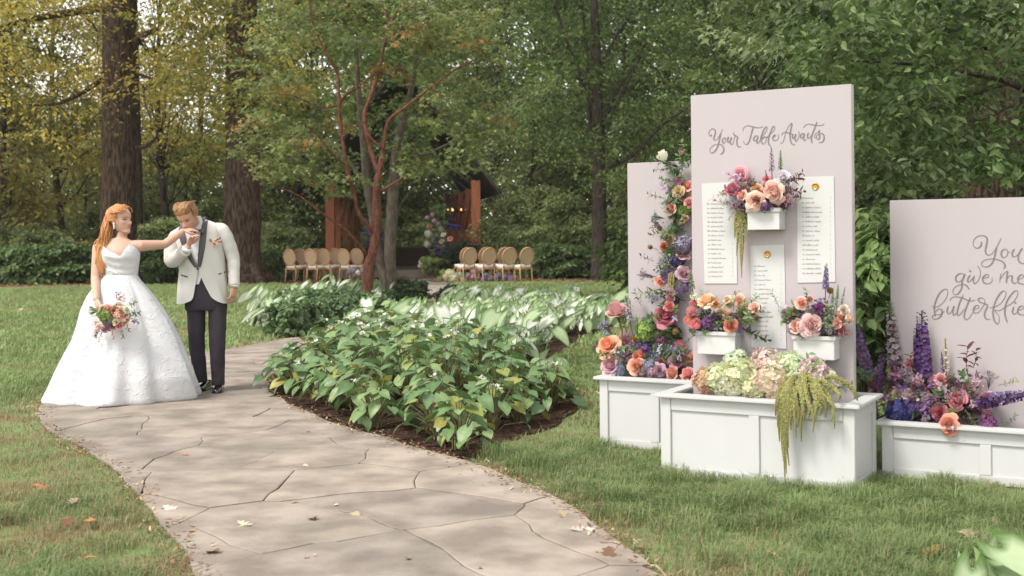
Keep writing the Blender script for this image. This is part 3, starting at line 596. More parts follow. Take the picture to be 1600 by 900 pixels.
# paperbark maple by the path
Yt = 24.0; b5 = G(572, 487); Yt = b5.y
lim = [([b5 + Vector((0, 0, -.1)), W(573, 470, Yt), W(576, 422, Yt), W(585, 382, Yt), W(588, 341, Yt), W(589, 292, Yt), W(593, 266, Yt), W(599, 237, Yt)], [.125, .115, .105, .098, .092, .085, .078, .066], 0),
       (L3([(599, 240), (600, 227), (607, 190), (630, 170), (673, 137), (710, 110), (745, 92)], Yt, -.12), .05, .012), (L3([(592, 268), (583, 247), (573, 207), (570, 177), (582, 143), (592, 110), (600, 73), (607, 40), (600, 17), (592, -20)], Yt, .08), .062, .014),
       (L3([(586, 375), (575, 352), (562, 336), (553, 301), (542, 260), (533, 200), (530, 163), (528, 117), (517, 97), (500, 63), (487, 27), (483, -10)], Yt, -.1), .052, .014), (L3([(530, 163), (540, 148), (562, 134), (588, 112)], Yt, -.1), .035, .015),
       (L3([(574, 398), (560, 380), (536, 356), (507, 336), (469, 307), (429, 289), (403, 278), (380, 268)], Yt, -.15), .036, .008), (L3([(591, 301), (620, 284), (657, 258), (672, 250)], Yt, -.2), .035, .012), (L3([(597, 228), (585, 222), (573, 208)], Yt), .035, .03), (L3([(541, 258), (520, 242), (495, 210), (470, 190)], Yt, -.2), .025, .01), (L3([(607, 40), (620, 18), (635, -10)], Yt, .1), .03, .012), (L3([(530, 165), (500, 168), (460, 150), (420, 145)], Yt, -.2), .02, .008), (L3([(673, 137), (690, 150), (720, 150)], Yt, -.1), .02, .008), (L3([(429, 289), (420, 262), (408, 245)], Yt, -.1), .02, .006)]
R = rng_(309)
sp = fill(R, 58, 395, 790, -30, 80, 22.3, 25.7, .26, .56) + fill(R, 46, 385, 800, 60, 200, 23.2, 26.0, .20, .46, lambda x, y: abs(x - 575) > 70 or R.random() < .2) + fill(R, 15, 615, 745, 222, 262, 22.3, 23.6, .18, .36) + fill(R, 24, 370, 480, 190, 280, 22.4, 25, .2, .4, lambda x, y: y < 240 or x > 400) + fill(R, 16, 470, 560, 190, 300, 23, 25.4, .2, .38) + fill(R, 10, 690, 790, 150, 215, 22.6, 25, .25, .45)
PB = [(0.165, 0.211, 0.075), (0.2, 0.245, 0.095), (0.137, 0.183, 0.06), (0.23, 0.231, 0.075), (0.172, 0.203, 0.07), (0.165, 0.211, 0.075), (0.2, 0.245, 0.095), (0.137, 0.183, 0.06), (0.23, 0.231, 0.075), (0.172, 0.203, 0.07), (0.302, 0.168, 0.06)]
limb_tree('paperbark_maple', 'slender maple with peeling red brown bark leaning by the curving path', b5, lim, M_BARKR, sp, 52, .115, PB, 310, 'star', aspect=.95, jit=.35, jitter=.22)
# right: trunk behind the wide panel, and the big-leaved tree hanging over
Yt = 21.; b6 = W(1548, 470, Yt); b6.z = 0
lim = [([b6, W(1548, 380, Yt), W(1548, 300, Yt), W(1550, 220, Yt), W(1552, 100, Yt), W(1556, -80, Yt)], [.62, .52, .48, .46, .44, .40], 0)]
R = rng_(311)
limb_tree('oak_tree', 'thick dark trunk rising behind the wide lettered panel', b6, lim, M_BARK, fill(R, 40, 1380, 1720, -260, 40, 19, 23, .6, 1.2), 80, .15, DARK, 312)
Yt = 12.5; b7 = W(1760, 560, Yt); b7.z = 0
lim = [([b7 + Vector((0, 0, -.1)), W(1765, 420, Yt), W(1740, 250, Yt), W(1690, 120, Yt), W(1640, 20, Yt), W(1600, -80, Yt)], [.13, .12, .11, .09, .06, .04], 0),
       (L3([(1740, 250), (1660, 180), (1580, 130), (1500, 112), (1420, 100), (1330, 95)], Yt, -.15), .05, .008), (L3([(1690, 120), (1600, 60), (1500, 30), (1400, 20), (1300, 5)], Yt, .25), .045, .008), (L3([(1745, 270), (1660, 235), (1580, 225), (1510, 245)], Yt, -.3), .03, .006), (L3([(1660, 180), (1590, 165), (1540, 185), (1500, 190)], Yt, -.2), .02, .006), (L3([(1580, 130), (1480, 160), (1400, 190), (1350, 200)], Yt, -.1), .02, .005), (L3([(1740, 250), (1650, 120), (1560, 60), (1450, 60)], Yt, .4), .03, .006)]
R = rng_(313)
def kr(x, y): return y < 95 + (x - 1180) * .52 and not (x < 1250 and y > 130)
sp = fill(R, 120, 1190, 1660, -60, 275, 10.8, 15.5, .16, .36, kr) + fill(R, 28, 1335, 1440, 150, 285, 10.8, 14, .12, .24) + fill(R, 30, 1300, 1660, -60, 60, 11, 16, .25, .45) + fill(R, 16, 1500, 1640, 222, 272, 11, 12.3, .10, .2)
limb_tree('broadleaf_tree', 'broad leaved green tree arching over the wide panel', b7, lim, M_BARKD, sp, 66, .105, [(0.081, 0.130, 0.040), (0.108, 0.169, 0.053), (0.142, 0.202, 0.074), (0.176, 0.227, 0.100), (0.095, 0.150, 0.053)], 314, 'broad', aspect=.50, tilt=.75, flat=.5)
R = rng_(316)
Yt = 17.; b8 = W(1290, 470, Yt); b8.z = 0
lim = [([b8, W(1292, 300, Yt), W(1285, 150, Yt), W(1270, 0, Yt), W(1262, -120, Yt)], [.10, .09, .08, .06, .03], 0)] + [(L3([(1288, 200 - 40 * k), (1288 + s * 50, 150 - 40 * k), (1288 + s * 120, 130 - 40 * k)], Yt, .2), .025, .006) for k in range(4) for s in (-1, 1)]
sp = fill(R, 110, 1140, 1480, -60, 150, 15.5, 19.5, .25, .5, lambda x, y: y < 60 + (x - 1140) * .3) + fill(R, 34, 1330, 1480, 110, 300, 15.5, 19, .2, .4)
limb_tree('young_tree', 'young sage green tree showing over the tall panel', b8, lim, M_BARKD, sp, 60, .135, [(0.135, 0.182, 0.068), (0.176, 0.221, 0.089), (0.209, 0.254, 0.116), (0.108, 0.156, 0.053)], 317, 'star', aspect=.8)
# leafy shrubs seen between the panels
HY = shrub_proto(206, 1.35, .62, [(0.101, 0.163, 0.053), (0.135, 0.202, 0.068), (0.182, 0.240, 0.089), (0.081, 0.130, 0.042)], 46, 34, .15, .45, 'broad', .6)
for px, Y, s in [(1352, 10.4, .9), (1378, 11.6, 1.12), (1345, 13, 1.2), (1400, 13.5, 1.2), (1430, 11.2, .85), (1500, 12, .9), (1580, 11.5, .9), (1370, 16, 1.3), (1440, 16, 1.2)]:
    put_shrub('hydrangea_shrub', HY, ((px - 800) / FPX * Y, Y, 0), 'leafy green shrub with broad leaves growing behind the sign panels', 'broad leaved shrubs behind the sign panels', px * .7, s, bark=M_STEM2 if 'M_STEM2' in globals() else M_BARKG)

# ================================================================== PAVILION
M_REDWOOD = mat('red_wood', (.34, .115, .055), rough=.6, spec=.25, col2=(.22, .07, .035), vscale=4, stretch=(6, 6, .6))
M_ROOF = mat('shingle', (.05, .04, .034), rough=.85, col2=(.025, .02, .018), vscale=6)
M_STEEL = mat('dark_steel', (.02, .02, .02), rough=.5)
M_SLAB = mat('slab', (.20, .165, .14), rough=.85, col2=(.13, .11, .095), vscale=2)
def brick_mat():
    m = mat('brickwork', (.1, .06, .045), rough=.9); N = m.node_tree.nodes; L = m.node_tree.links
    b = N.new('ShaderNodeTexBrick'); tc = N.new('ShaderNodeTexCoord'); mp = N.new('ShaderNodeMapping'); mp.inputs['Rotation'].default_value = (radians(90), 0, 0)
    L.new(tc.outputs['Object'], mp.inputs[0]); L.new(mp.outputs[0], b.inputs[0]); b.inputs['Scale'].default_value = 5
    b.inputs['Color1'].default_value = (.10, .055, .042, 1); b.inputs['Color2'].default_value = (.06, .036, .03, 1); b.inputs['Mortar'].default_value = (.03, .025, .02, 1); b.inputs['Mortar Size'].default_value = .015
    L.new(b.outputs[0], N['Principled BSDF'].inputs['Base Color']); return m
M_BRICK = brick_mat()
M_BULB = bpy.data.materials.new('lit_bulb'); M_BULB.use_nodes = True
_b = M_BULB.node_tree.nodes['Principled BSDF']; _b.inputs['Emission Color'].default_value = (1, .42, .12, 1); _b.inputs['Emission Strength'].default_value = 1.6
Yf, Yb = 47., 56.
FLx, FRx = -7.2, -1.42; BLx, BRx = W(560, 400, Yb).x, W(700, 400, Yb).x
pav = empty('pavilion', (-4.3, Yf, 0), 'open timber pavilion with red brown posts and dark steep shingled roof', 'pavilion')
PO = Vector((-4.3, Yf, 0))
def PB_(nm, a, b_, w, d, m, parent=pav):     # bar between two points
    a, b_ = Vector(a), Vector(b_); t = (b_ - a); L_ = t.length; t.normalize()
    q = Vector((1, 0, 0)) if abs(t.x) < .8 else Vector((0, 1, 0)); X = (q - t * q.dot(t)).normalized(); Yv = t.cross(X)
    bb = MB(); bb.box((a + b_) / 2 - PO, (w, d, L_), (X, Yv, t)); return bb.build(nm, m, parent)
fl = MB(); fl.add([Vector(p) - PO for p in [(FLx - .6, Yf - 1.2, 0), (FRx + .6, Yf - 1.2, 0), (BRx + .6, Yb + .6, 0), (BLx - .6, Yb + .6, 0), (FLx - .6, Yf - 1.2, .26), (FRx + .6, Yf - 1.2, .26), (BRx + .6, Yb + .6, .26), (BLx - .6, Yb + .6, .26)]], [(4, 5, 6, 7), (0, 1, 5, 4), (1, 2, 6, 5), (2, 3, 7, 6), (3, 0, 4, 7)]); fl.build('floor_slab', M_SLAB, pav)
eave = 3.55
for x, w in ((FLx, .34), (FRx, .36)): PB_('post', (x, Yf, .262), (x, Yf, eave + .25), w, w, M_REDWOOD)
for i in range(1, 5):
    f = i / 4; yy = Yf + (Yb - Yf) * f
    PB_('post', (FLx + (BLx - FLx) * f, yy, .262), (FLx + (BLx - FLx) * f, yy, eave), .20, .20, M_REDWOOD)
    PB_('post', (FRx + (BRx - FRx) * f, yy, .262), (FRx + (BRx - FRx) * f, yy, eave), .20, .20, M_REDWOOD)
for i in range(30):                           # boarded side: one vertical board after another
    f = .03 + .95 * i / 30; PB_('wall_board', (FRx + .12 + (BRx - FRx) * f, Yf + (Yb - Yf) * f, .262), (FRx + .12 + (BRx - FRx) * f, Yf + (Yb - Yf) * f, eave - .05 + .0), .06, .24 if i % 5 else .2, M_REDWOOD)
for i in range(4):
    f0, f1 = i / 4, (i + 1) / 4
    a = (FRx - .12 + (BRx - FRx) * f0, Yf + (Yb - Yf) * f0, eave - .1); b_ = (FRx - .12 + (BRx - FRx) * f1, Yf + (Yb - Yf) * f1, 1.9)
    PB_('brace', a, b_, .09, .12, M_REDWOOD)
    a = (FLx + .12 + (BLx - FLx) * f0, Yf + (Yb - Yf) * f0, 2.2); b_ = (FLx + .12 + (BLx - FLx) * f1, Yf + (Yb - Yf) * f1, eave - .1)
    PB_('brace', a, b_, .09, .12, M_REDWOOD)
mid = (FLx + FRx) / 2; ridge = 8.3
for s, x0 in ((-1, FLx - .95), (1, FRx + .95)):   # two roof slopes
    a = [(x0, Yf - .9, eave - .35), (mid, Yf - .9, ridge), ((BLx + BRx) / 2, Yb + .8, ridge), ((BLx - .9) if s < 0 else (BRx + .9), Yb + .8, eave - .35)]
    bb = MB(); P = [Vector(p) - PO for p in a]; th = Vector((0, 0, .16)); bb.add(P + [p + th for p in P], [(0, 1, 2, 3), (7, 6, 5, 4), (0, 4, 5, 1), (1, 5, 6, 2), (2, 6, 7, 3), (3, 7, 4, 0)]); rf = bb.build('roof', M_ROOF, pav)
    for k in range(14):                       # ragged shingle ends at the eave
        e = MB(); f = k / 14; q = P[0].lerp(P[3], f); e.box(q + Vector((s * .06, .3, .02)), (.34, .5, .05), (Vector((.62, 0, s * .0 + (.78 if s < 0 else -.78))), Vector((0, 1, 0)), Vector((.78 if s > 0 else -.78, 0, .62)))); e.build('shingle', M_ROOF, rf)
for k in range(5):                            # steel trusses
    f = k / 4; yy = Yf + (Yb - Yf) * f; xl, xr = FLx + (BLx - FLx) * f, FRx + (BRx - FRx) * f; xm = (xl + xr) / 2
    PB_('truss_bar', (xl, yy, eave), (xm + 1.2, yy, ridge - 1.6), .05, .07, M_STEEL); PB_('truss_bar', (xr, yy, eave), (xm - 1.2, yy, ridge - 1.6), .05, .07, M_STEEL)
    PB_('truss_bar', (xr - .1, yy, eave - .9), (xm - .4, yy, ridge - 2.6), .035, .05, M_STEEL)
bw = MB(); bw.box(Vector(((BLx + BRx) / 2, Yb - .3, .262 + .42)) - PO, (BRx - BLx - .3, .35, .84)); bw.build('brick_wall', M_BRICK, pav)
bw = MB(); bw.box(Vector(((BLx + BRx) / 2, Yb - .3, .262 + .885)) - PO, (BRx - BLx - .2, .42, .08)); bw.build('coping', M_SLAB, pav)
# chandelier: dark ring with small lit candles
cc = W(714, 331, 50.); ch = empty('chandelier', cc, 'small dark ring chandelier with glowing orange candle bulbs inside the pavilion', 'chandelier')
b = MB(); b.tube([Vector((.38 * cos(a), .38 * sin(a), 0)) for a in np.linspace(0, 2 * pi, 17)], .02, 5); b.build('ring', M_STEEL, ch)
b = MB(); b.tube([(0, 0, .02), (0, 0, 3.2)], .012, 4); b.tube([(-.38, 0, 0), (.38, 0, 0)], .012, 4); b.tube([(0, -.38, 0), (0, .38, 0)], .012, 4); b.build('rod', M_STEEL, ch)
for k in range(6):
    b = MB(); b.ball((.38 * cos(k * 1.05), .38 * sin(k * 1.05), .085), .03, 6, 5, sc=(1, 1, 1.7)); b.build('bulb', M_BULB, ch)

# ================================================================== CHAIRS
M_TANWOOD = mat('tan_wood', (.48, .29, .155), rough=.55, spec=.3, col2=(.36, .205, .105), vscale=12)
M_CANE = mat('cane', (.50, .36, .235), rough=.8, col2=(.40, .28, .175), vscale=60)
M_CUSH = mat('white_cushion', (.80, .78, .74), rough=.8)
def chair_parts():
    out = []
    def rounded(w, d, n=20, p=3.2): return [(w * np.sign(cos(a)) * abs(cos(a)) ** (2 / p), d * np.sign(sin(a)) * abs(sin(a)) ** (2 / p)) for a in np.linspace(0, 2 * pi, n + 1)[:-1]]
    s = MB(); s.loft([[(x * k, y * k, z) for x, y in rounded(.245, .235)] for z, k in ((.385, .97), (.395, 1), (.44, 1), (.448, .98))]); out.append(('seat_frame', s.mesh('seat_frame', True), M_TANWOOD))
    s = MB(); s.loft([[(x * k, y * k, z) for x, y in rounded(.235, .225)] for z, k in ((.449, .96), (.46, 1.), (.495, 1.0), (.512, .93), (.518, .7), (.52, .2))]); out.append(('cushion', s.mesh('cushion', True), M_CUSH))
    lg = MB(); lg.tube([(0, 0, .386), (0, 0, .33), (0, 0, .30), (0, 0, .02), (0, 0, 0)], [.027, .028, .021, .013, .015], 8); leg = lg.mesh('leg', True)
    for x, y in ((-.2, .19), (.2, .19)): out.append(('leg', leg, M_TANWOOD, (x, y, 0)))
    rl = MB(); rl.tube([(0, 0, .44), (0, .0, .3), (0, -.03, .12), (0, -.06, 0)], [.024, .022, .018, .014], 8); rear = rl.mesh('leg', True)
    for x in (-.19, .19): out.append(('leg', rear, M_TANWOOD, (x, -.205, 0)))
    # oval back, leaning away from the seat (towards -y)
    oc, rx, rz = Vector((0, -.275, .775)), .215, .245; ax = Vector((0, -.2, .98)).normalized()
    ov = [oc + Vector((rx * cos(a), 0, 0)) + ax * (rz * sin(a)) for a in np.linspace(0, 2 * pi, 33)]
    s = MB(); s.tube(ov, .026, 7); out.append(('back_frame', s.mesh('back_frame', True), M_TANWOOD))
    s = MB(); cn = Vector((0, .98, .2)) * .008; E = [oc + Vector((rx * .93 * cos(a), 0, 0)) + ax * (rz * .93 * sin(a)) for a in np.linspace(0, 2 * pi, 25)[:-1]]; s.loft([[p - cn for p in E], [p + cn for p in E]]); out.append(('back_panel', s.mesh('back_panel'), M_CANE))
    s = MB()
    for x in (-.15, .15): s.tube([(x * 1.2, -.205, .44), (x * 1.05, -.225, .52), (x, -.245, .60)], .018, 6)
    for x in (-.15, .15):
        s = MB(); s.tube([(x * 1.25, -.20, .43), (x * 1.08, -.225, .52), (x, -.243, .605)], .019, 6); out.append(('back_support', s.mesh('back_support', True), M_TANWOOD))
    return out
CH = chair_parts()
def chair(px, py, rz, label, group, sc=1.14):
    p = G(px, py); t = empty('chair', p, label, 'chair', group, rz); t.scale = (sc, sc, sc)
    for e in CH:
        if not e[1].materials: e[1].materials.append(e[2])
        o = bpy.data.objects.new(e[0], e[1]); COL.objects.link(o); o.parent = t
        if len(e) > 3: o.location = e[3]
gl, gr_ = 'round backed chairs by the left of the aisle', 'round backed chairs by the shaded side of the aisle'
la = 'tan oval backed chair with white cushion in the row before the big oak'
lb = 'tan oval backed chair with white cushion beside the purple phlox'
ORD = ['first', 'second', 'third', 'fourth', 'fifth', 'sixth']
for row_, lst in (('near', [(461, 441, -.45), (494, 441, -.45), (514, 440.5, -.4), (545, 440.5, -.45), (565, 439.5, -.4)]), ('far', [(480, 438.5, -.5), (504, 437.5, -.5), (533, 438, -.5)])):
    for k, (px, py, a) in enumerate(lst): chair(px, py, a, 'tan oval backed chair with white cushion, %s from the big oak in the %s row' % (ORD[k], row_), 'oval backed chairs between the big oak and the aisle')
for row_, lst in (('near', [(729, 441, .45), (759, 441, .45), (791, 441, .4), (817, 441, .45)]), ('far', [(723, 438.5, .5), (752, 438.5, .5), (782, 438.5, .5)])):
    for k, (px, py, a) in enumerate(lst): chair(px, py, a, 'tan oval backed chair above purple phlox, %s from the hydrangea mound in the %s row' % (ORD[k], row_), 'oval backed chairs above the purple phlox')

# ================================================================== PLANTERS AND SIGN PANELS
M_WHITE = mat('white_paint', (.55, .555, .55), rough=.45, spec=.35, var=.035, vscale=3, bump=.05, bscale=120)
M_PINK = mat('blush_panel', (.44, .40, .415), rough=.6, spec=.25, var=.03, vscale=1.5, bump=.03, bscale=200)
M_INK = mat('grey_ink', (.20, .175, .165), rough=.6)
M_INKP = mat('dark_ink', (.34, .32, .30), rough=.6)
M_CARD = mat('card', (.555, .56, .56), rough=.55, spec=.2, var=.02, vscale=4)
M_GOLD = mat('gold_wax', (.50, .29, .075), rough=.3, spec=.5, metal=.55)
M_SOIL = mat('potting_soil', (.05, .035, .025), rough=.95, bump=.8, bscale=40)
ZA = Vector((0, 0, 1)); AX = (U, V_, ZA)
def planter(name, o, w, d, h, npan, label, lip=.035, right_side=True):
    o = Vector(o); t = empty(name, o, label, 'planter', 'white panelled planter boxes')
    def B(nm, u0, u1, v0, v1, z0, z1, bev=.003, m=M_WHITE):
        b = MB(); b.box(U * ((u0 + u1) / 2) + V_ * ((v0 + v1) / 2) + ZA * ((z0 + z1) / 2), (u1 - u0, v1 - v0, z1 - z0), AX, bev=bev)
        return b.build(nm, m, t, smooth=False)
    k = .012                                             # rails stand proud of the sheets
    B('front_sheet', k, w - k, k, k + .016, .004, h - .02, 0); B('back_sheet', k, w - k, d - k - .016, d - k, .004, h - .02, 0)
    B('side_sheet', k, k + .016, k + .017, d - k - .017, .004, h - .02, 0); B('side_sheet', w - k - .016, w - k, k + .017, d - k - .017, .004, h - .02, 0)
    st = .062; rt, rb = .075, .055
    B('bottom_rail', st, w - st, 0, k, .002, rb); B('top_rail', st, w - st, 0, k, h - rt - .022, h - .022)
    xs = [0] + [w * (i + 1) / npan for i in range(npan - 1)] + [w]
    for i, x in enumerate(xs):
        if i == 0: B('stile', -.002, st - .002, -.002, k, 0, h - .022)
        elif i == npan: B('stile', w - st + .002, w + .002, -.002, k, 0, h - .022)
        else: B('stile', x - st / 2, x + st / 2, -.001, k, rb, h - rt - .022)
    for s in (0, 1):
        u0, u1 = (w - k, w) if s else (0, k)
        B('bottom_rail', u0, u1, st, d - st, .002, rb); B('top_rail', u0, u1, st, d - st, h - rt - .022, h - .022)
        B('stile', u0 + (.0015 if s else -.0015), u1 + (.0015 if s else -.0015), k + .001, st, 0, h - .022); B('stile', u0, u1, d - st, d, 0, h - .022)
    B('lip_board', -lip, w + lip, -lip, .055, h - .0215, h, .004); B('lip_board', -lip, w + lip, d - .055, d + lip, h - .0215, h, .004)
    B('lip_board', -lip, .055, .056, d - .056, h - .0215, h - .001, .004); B('lip_board', w - .055, w + lip, .056, d - .056, h - .0215, h - .001, .004)
    B('soil', k + .017, w - k - .017, k + .017, d - k - .017, h - .16, h - .09, 0, M_SOIL)
    return t
planter('planter_box', PL_F, 1.135, .52, .486, 2, 'white panelled planter box filled with pale hydrangeas and trailing green amaranthus')
planter('planter_box', PL_L, 1.2, .5, .475, 3, 'white panelled planter box under the blank blush panel with climbing flowers')
planter('planter_box', PL_R, 1.7, .5, .325, 3, 'low white panelled planter box with purple and blue flowers and a fallen coral rose')

class Panel: pass
def panel(o, w, z0, z1, th, label):
    p = Panel(); p.o = Vector(o); p.n = NRM.copy(); p.w = w; p.z1 = z1
    p.root = empty('sign_panel', p.o, label, 'sign', 'blush sign panels standing in planters')
    b = MB(); b.box(U * (w / 2) + V_ * (th / 2) + ZA * ((z0 + z1) / 2), (w, th, z1 - z0), AX, bev=.003); b.build('board', M_PINK, p.root)
    p.at = lambda px, py, off=0.: onplane(px, py, p.o + p.n * off, p.n)
    return p
def slide(base, px):        # distance along U from base so that the point shows at column px
    lo, hi = -2, 3
    for _ in range(50):
        m = (lo + hi) / 2; q = base + U * m
        x = CX + q.x / q.y * FPX
        lo, hi = (m, hi) if x < px else (lo, m)
    return base + U * lo
po = slide(PL_F + V_ * .335, 1081); pe = slide(PL_F + V_ * .335, 1332.5)
TALL = panel(po, (pe - po).length, .36, W(1330, 131, pe.y).z, .055, 'tall blush pink sign panel lettered Your Table Awaits with three guest lists')
po = slide(PL_L + V_ * .3, 981); LEFT = panel(po, 1.02, .35, W(979, 255, po.y).z, .05, 'blank blush pink panel with a garland of flowers climbing one side')
po = slide(PL_R + V_ * .33, 1390.5); RIGHT = panel(po, 1.45, .2, W(1389, 313, po.y).z, .05, 'wide blush pink sign panel lettered You give me butterflies')

def strokes(name, pan, lines, org, sc, wid, material, z=.0025):
    for word, sts in lines:
        b = MB()
        for st in sts:
            P = [pan.at(org[0] + x / sc, org[1] + y / sc, z) - pan.o for x, y in st]
            if len(P) == 1:
                c = P[0]; b.add([c + U * (cos(a) * wid * .7) + ZA * (sin(a) * wid * .7) for a in np.linspace(0, 2 * pi, 9)[:-1]], [tuple(range(8))]); continue
            P = catmull(P, 5); n = len(P); L0 = []; L1 = []
            for i in range(n):
                t = (P[min(i + 1, n - 1)] - P[max(i - 1, 0)]).normalized(); s = pan.n.cross(t)
                w = wid * (.42 + .58 * max(0, -t.z)) * min(1, .45 + .25 * min(i, n - 1 - i)); L0.append(P[i] - s * w / 2); L1.append(P[i] + s * w / 2)
            b.add(L0 + L1, [(i, i + 1, n + i + 1, n + i) for i in range(n - 1)])
        b.build('lettering', material, pan.root)
Z1 = [('Your', [[(180, 370), (150, 410), (115, 380), (115, 320), (150, 265), (205, 240), (255, 270), (265, 330), (245, 400), (228, 470), (245, 505), (290, 500), (330, 450), (385, 350), (435, 240)],
  [(395, 340), (375, 430), (345, 560), (320, 650), (270, 745), (205, 800), (160, 805), (137, 770), (150, 700), (210, 635), (290, 605), (370, 603), (430, 640), (460, 705), (455, 770), (425, 815), (375, 838)],
  [(470, 455), (435, 490), (430, 545), (455, 580), (490, 550), (505, 500), (490, 455), (465, 455)], [(490, 480), (530, 470), (575, 440)],
  [(580, 425), (560, 480), (550, 540), (575, 560), (615, 510), (655, 430)], [(650, 440), (615, 520), (620, 590), (650, 610), (680, 570), (715, 450), (730, 410), (692, 375), (690, 335), (705, 325)],
  [(690, 370), (735, 405), (785, 430), (770, 500), (768, 580), (785, 640), (825, 668), (870, 645)]]),
 ('Tab', [[(910, 295), (920, 235), (960, 190), (1020, 168), (1090, 180), (1170, 200), (1260, 215), (1330, 208), (1385, 185)], [(1155, 200), (1120, 310), (1085, 440), (1045, 560), (1000, 605), (960, 595), (930, 555), (920, 520)],
  [(1270, 405), (1220, 405), (1175, 440), (1160, 500), (1190, 525), (1235, 480), (1270, 405)], [(1265, 420), (1240, 510), (1245, 580), (1280, 560), (1320, 490), (1370, 410), (1440, 320), (1480, 230), (1470, 195), (1430, 215), (1375, 320), (1335, 440), (1335, 520), (1370, 590), (1420, 580), (1455, 500), (1440, 430), (1400, 440), (1350, 500)], [(1455, 460), (1500, 430)]])]
Z2 = [('le', [[(10, 520), (60, 500), (130, 430), (200, 370), (235, 300), (225, 260), (190, 270), (140, 370), (100, 490), (80, 600), (95, 680), (140, 725)],
  [(180, 515), (225, 500), (255, 470), (235, 455), (195, 490), (185, 550), (215, 585), (260, 590), (305, 550), (325, 490), (310, 440)]]),
 ('Awaits', [[(360, 650), (400, 645), (440, 590), (470, 470), (510, 350), (570, 240), (620, 190), (630, 210), (610, 320), (590, 450), (595, 560), (620, 650), (670, 685), (715, 680)], [(400, 475), (405, 430), (450, 400), (520, 400), (590, 430), (650, 440)],
  [(660, 435), (645, 500), (665, 545), (700, 500), (725, 440), (705, 520), (715, 590), (740, 605), (775, 550), (800, 470), (800, 400), (785, 365)],
  [(920, 430), (880, 425), (845, 460), (835, 515), (865, 530), (905, 490), (930, 430), (905, 510), (910, 575), (940, 590), (975, 550)], [(1025, 405), (1000, 470), (1000, 525), (1035, 535), (1080, 480), (1100, 450)],
  [(1225, 150), (1190, 240), (1140, 370), (1100, 480), (1090, 570), (1105, 650)], [(905, 295), (930, 250), (980, 215), (1050, 205), (1130, 225), (1220, 237), (1310, 238), (1370, 220), (1390, 185)],
  [(1175, 545), (1165, 490), (1190, 430), (1240, 400), (1275, 350), (1275, 420), (1285, 500), (1260, 555), (1220, 560), (1205, 510), (1230, 460), (1290, 430), (1350, 430), (1385, 480), (1385, 560), (1350, 620), (1300, 640), (1260, 620)]])]
Z3 = [('You', [[(485, 130), (480, 165), (450, 190), (415, 170), (412, 125), (445, 85), (500, 75), (535, 100), (530, 160), (520, 220), (545, 252), (585, 235), (625, 175), (665, 95)], [(625, 175), (605, 260), (585, 320), (545, 355), (500, 355), (485, 330), (510, 300), (570, 287), (630, 293), (680, 315), (700, 350), (685, 375)],
  [(700, 195), (670, 215), (665, 255), (690, 275), (720, 250), (720, 210), (700, 195)], [(715, 225), (750, 225)], [(785, 195), (765, 230), (770, 265), (800, 260), (835, 220), (855, 190), (825, 240), (820, 295), (845, 325), (875, 325), (905, 305)]]),
 ('give', [[(330, 425), (290, 420), (255, 445), (255, 485), (285, 495), (315, 465), (335, 425), (310, 490), (305, 550), (275, 600), (240, 610), (225, 580), (250, 540), (300, 520), (345, 525), (375, 565)], [(385, 430), (360, 470), (365, 495), (390, 480), (410, 450)], [(382, 397)], [(420, 440), (410, 485), (425, 512), (455, 480), (475, 430), (470, 380), (445, 350)], [(490, 460), (540, 455), (550, 435), (525, 430), (497, 460), (505, 500), (545, 512), (580, 490), (580, 455)]]),
 ('me', [[(650, 505), (655, 450), (665, 415)], [(650, 480), (690, 420), (720, 400), (715, 450), (710, 505)], [(715, 470), (740, 440), (765, 445), (760, 480), (780, 510), (810, 495)], [(815, 475), (860, 455), (865, 435), (840, 432), (815, 465), (825, 505), (871, 515), (900, 495)]]),
 ('butterflies', [[(35, 715), (75, 725), (130, 690), (170, 630), (178, 575), (150, 562), (105, 600), (70, 670), (57, 740), (65, 805)], [(65, 770), (95, 742), (125, 750), (125, 790), (95, 825), (55, 833), (38, 815), (60, 795), (110, 790), (150, 760)], [(185, 715), (172, 760), (190, 785), (220, 750), (235, 715), (225, 770), (235, 800), (260, 770)],
  [(320, 615), (285, 690), (265, 770), (275, 800), (300, 780), (330, 740)], [(385, 635), (350, 720), (328, 800), (345, 838), (380, 815), (405, 770)], [(200, 670), (215, 640), (260, 630), (320, 645), (380, 668), (435, 660)], [(410, 745), (455, 735), (460, 712), (435, 710), (412, 745), (420, 775), (460, 770), (500, 715), (515, 690), (510, 655), (480, 640), (455, 655), (475, 680), (520, 695), (540, 715), (515, 770), (515, 810), (535, 835), (565, 832)],
  [(560, 730), (600, 725), (660, 690), (700, 630), (705, 590), (680, 578), (640, 620), (605, 690), (590, 770), (600, 840), (625, 875), (645, 860), (640, 800), (605, 755), (650, 755), (700, 725), (770, 680), (810, 620), (812, 580), (785, 580), (740, 630), (705, 700), (698, 790), (720, 865)], [(780, 720), (765, 765), (785, 788), (815, 760)], [(792, 685)], [(815, 755), (860, 740), (862, 715), (835, 718), (815, 750), (825, 785), (871, 795), (900, 770)], [(905, 765), (935, 715), (945, 760), (930, 795), (905, 790)]])]
strokes('lettering', TALL, Z1, (1100, 185), 15, .0078, M_INK)
strokes('lettering', TALL, Z2, (1195, 180), 15, .0078, M_INK)
strokes('lettering', RIGHT, Z3, (1450, 355), 5.807, .0088, M_INK)

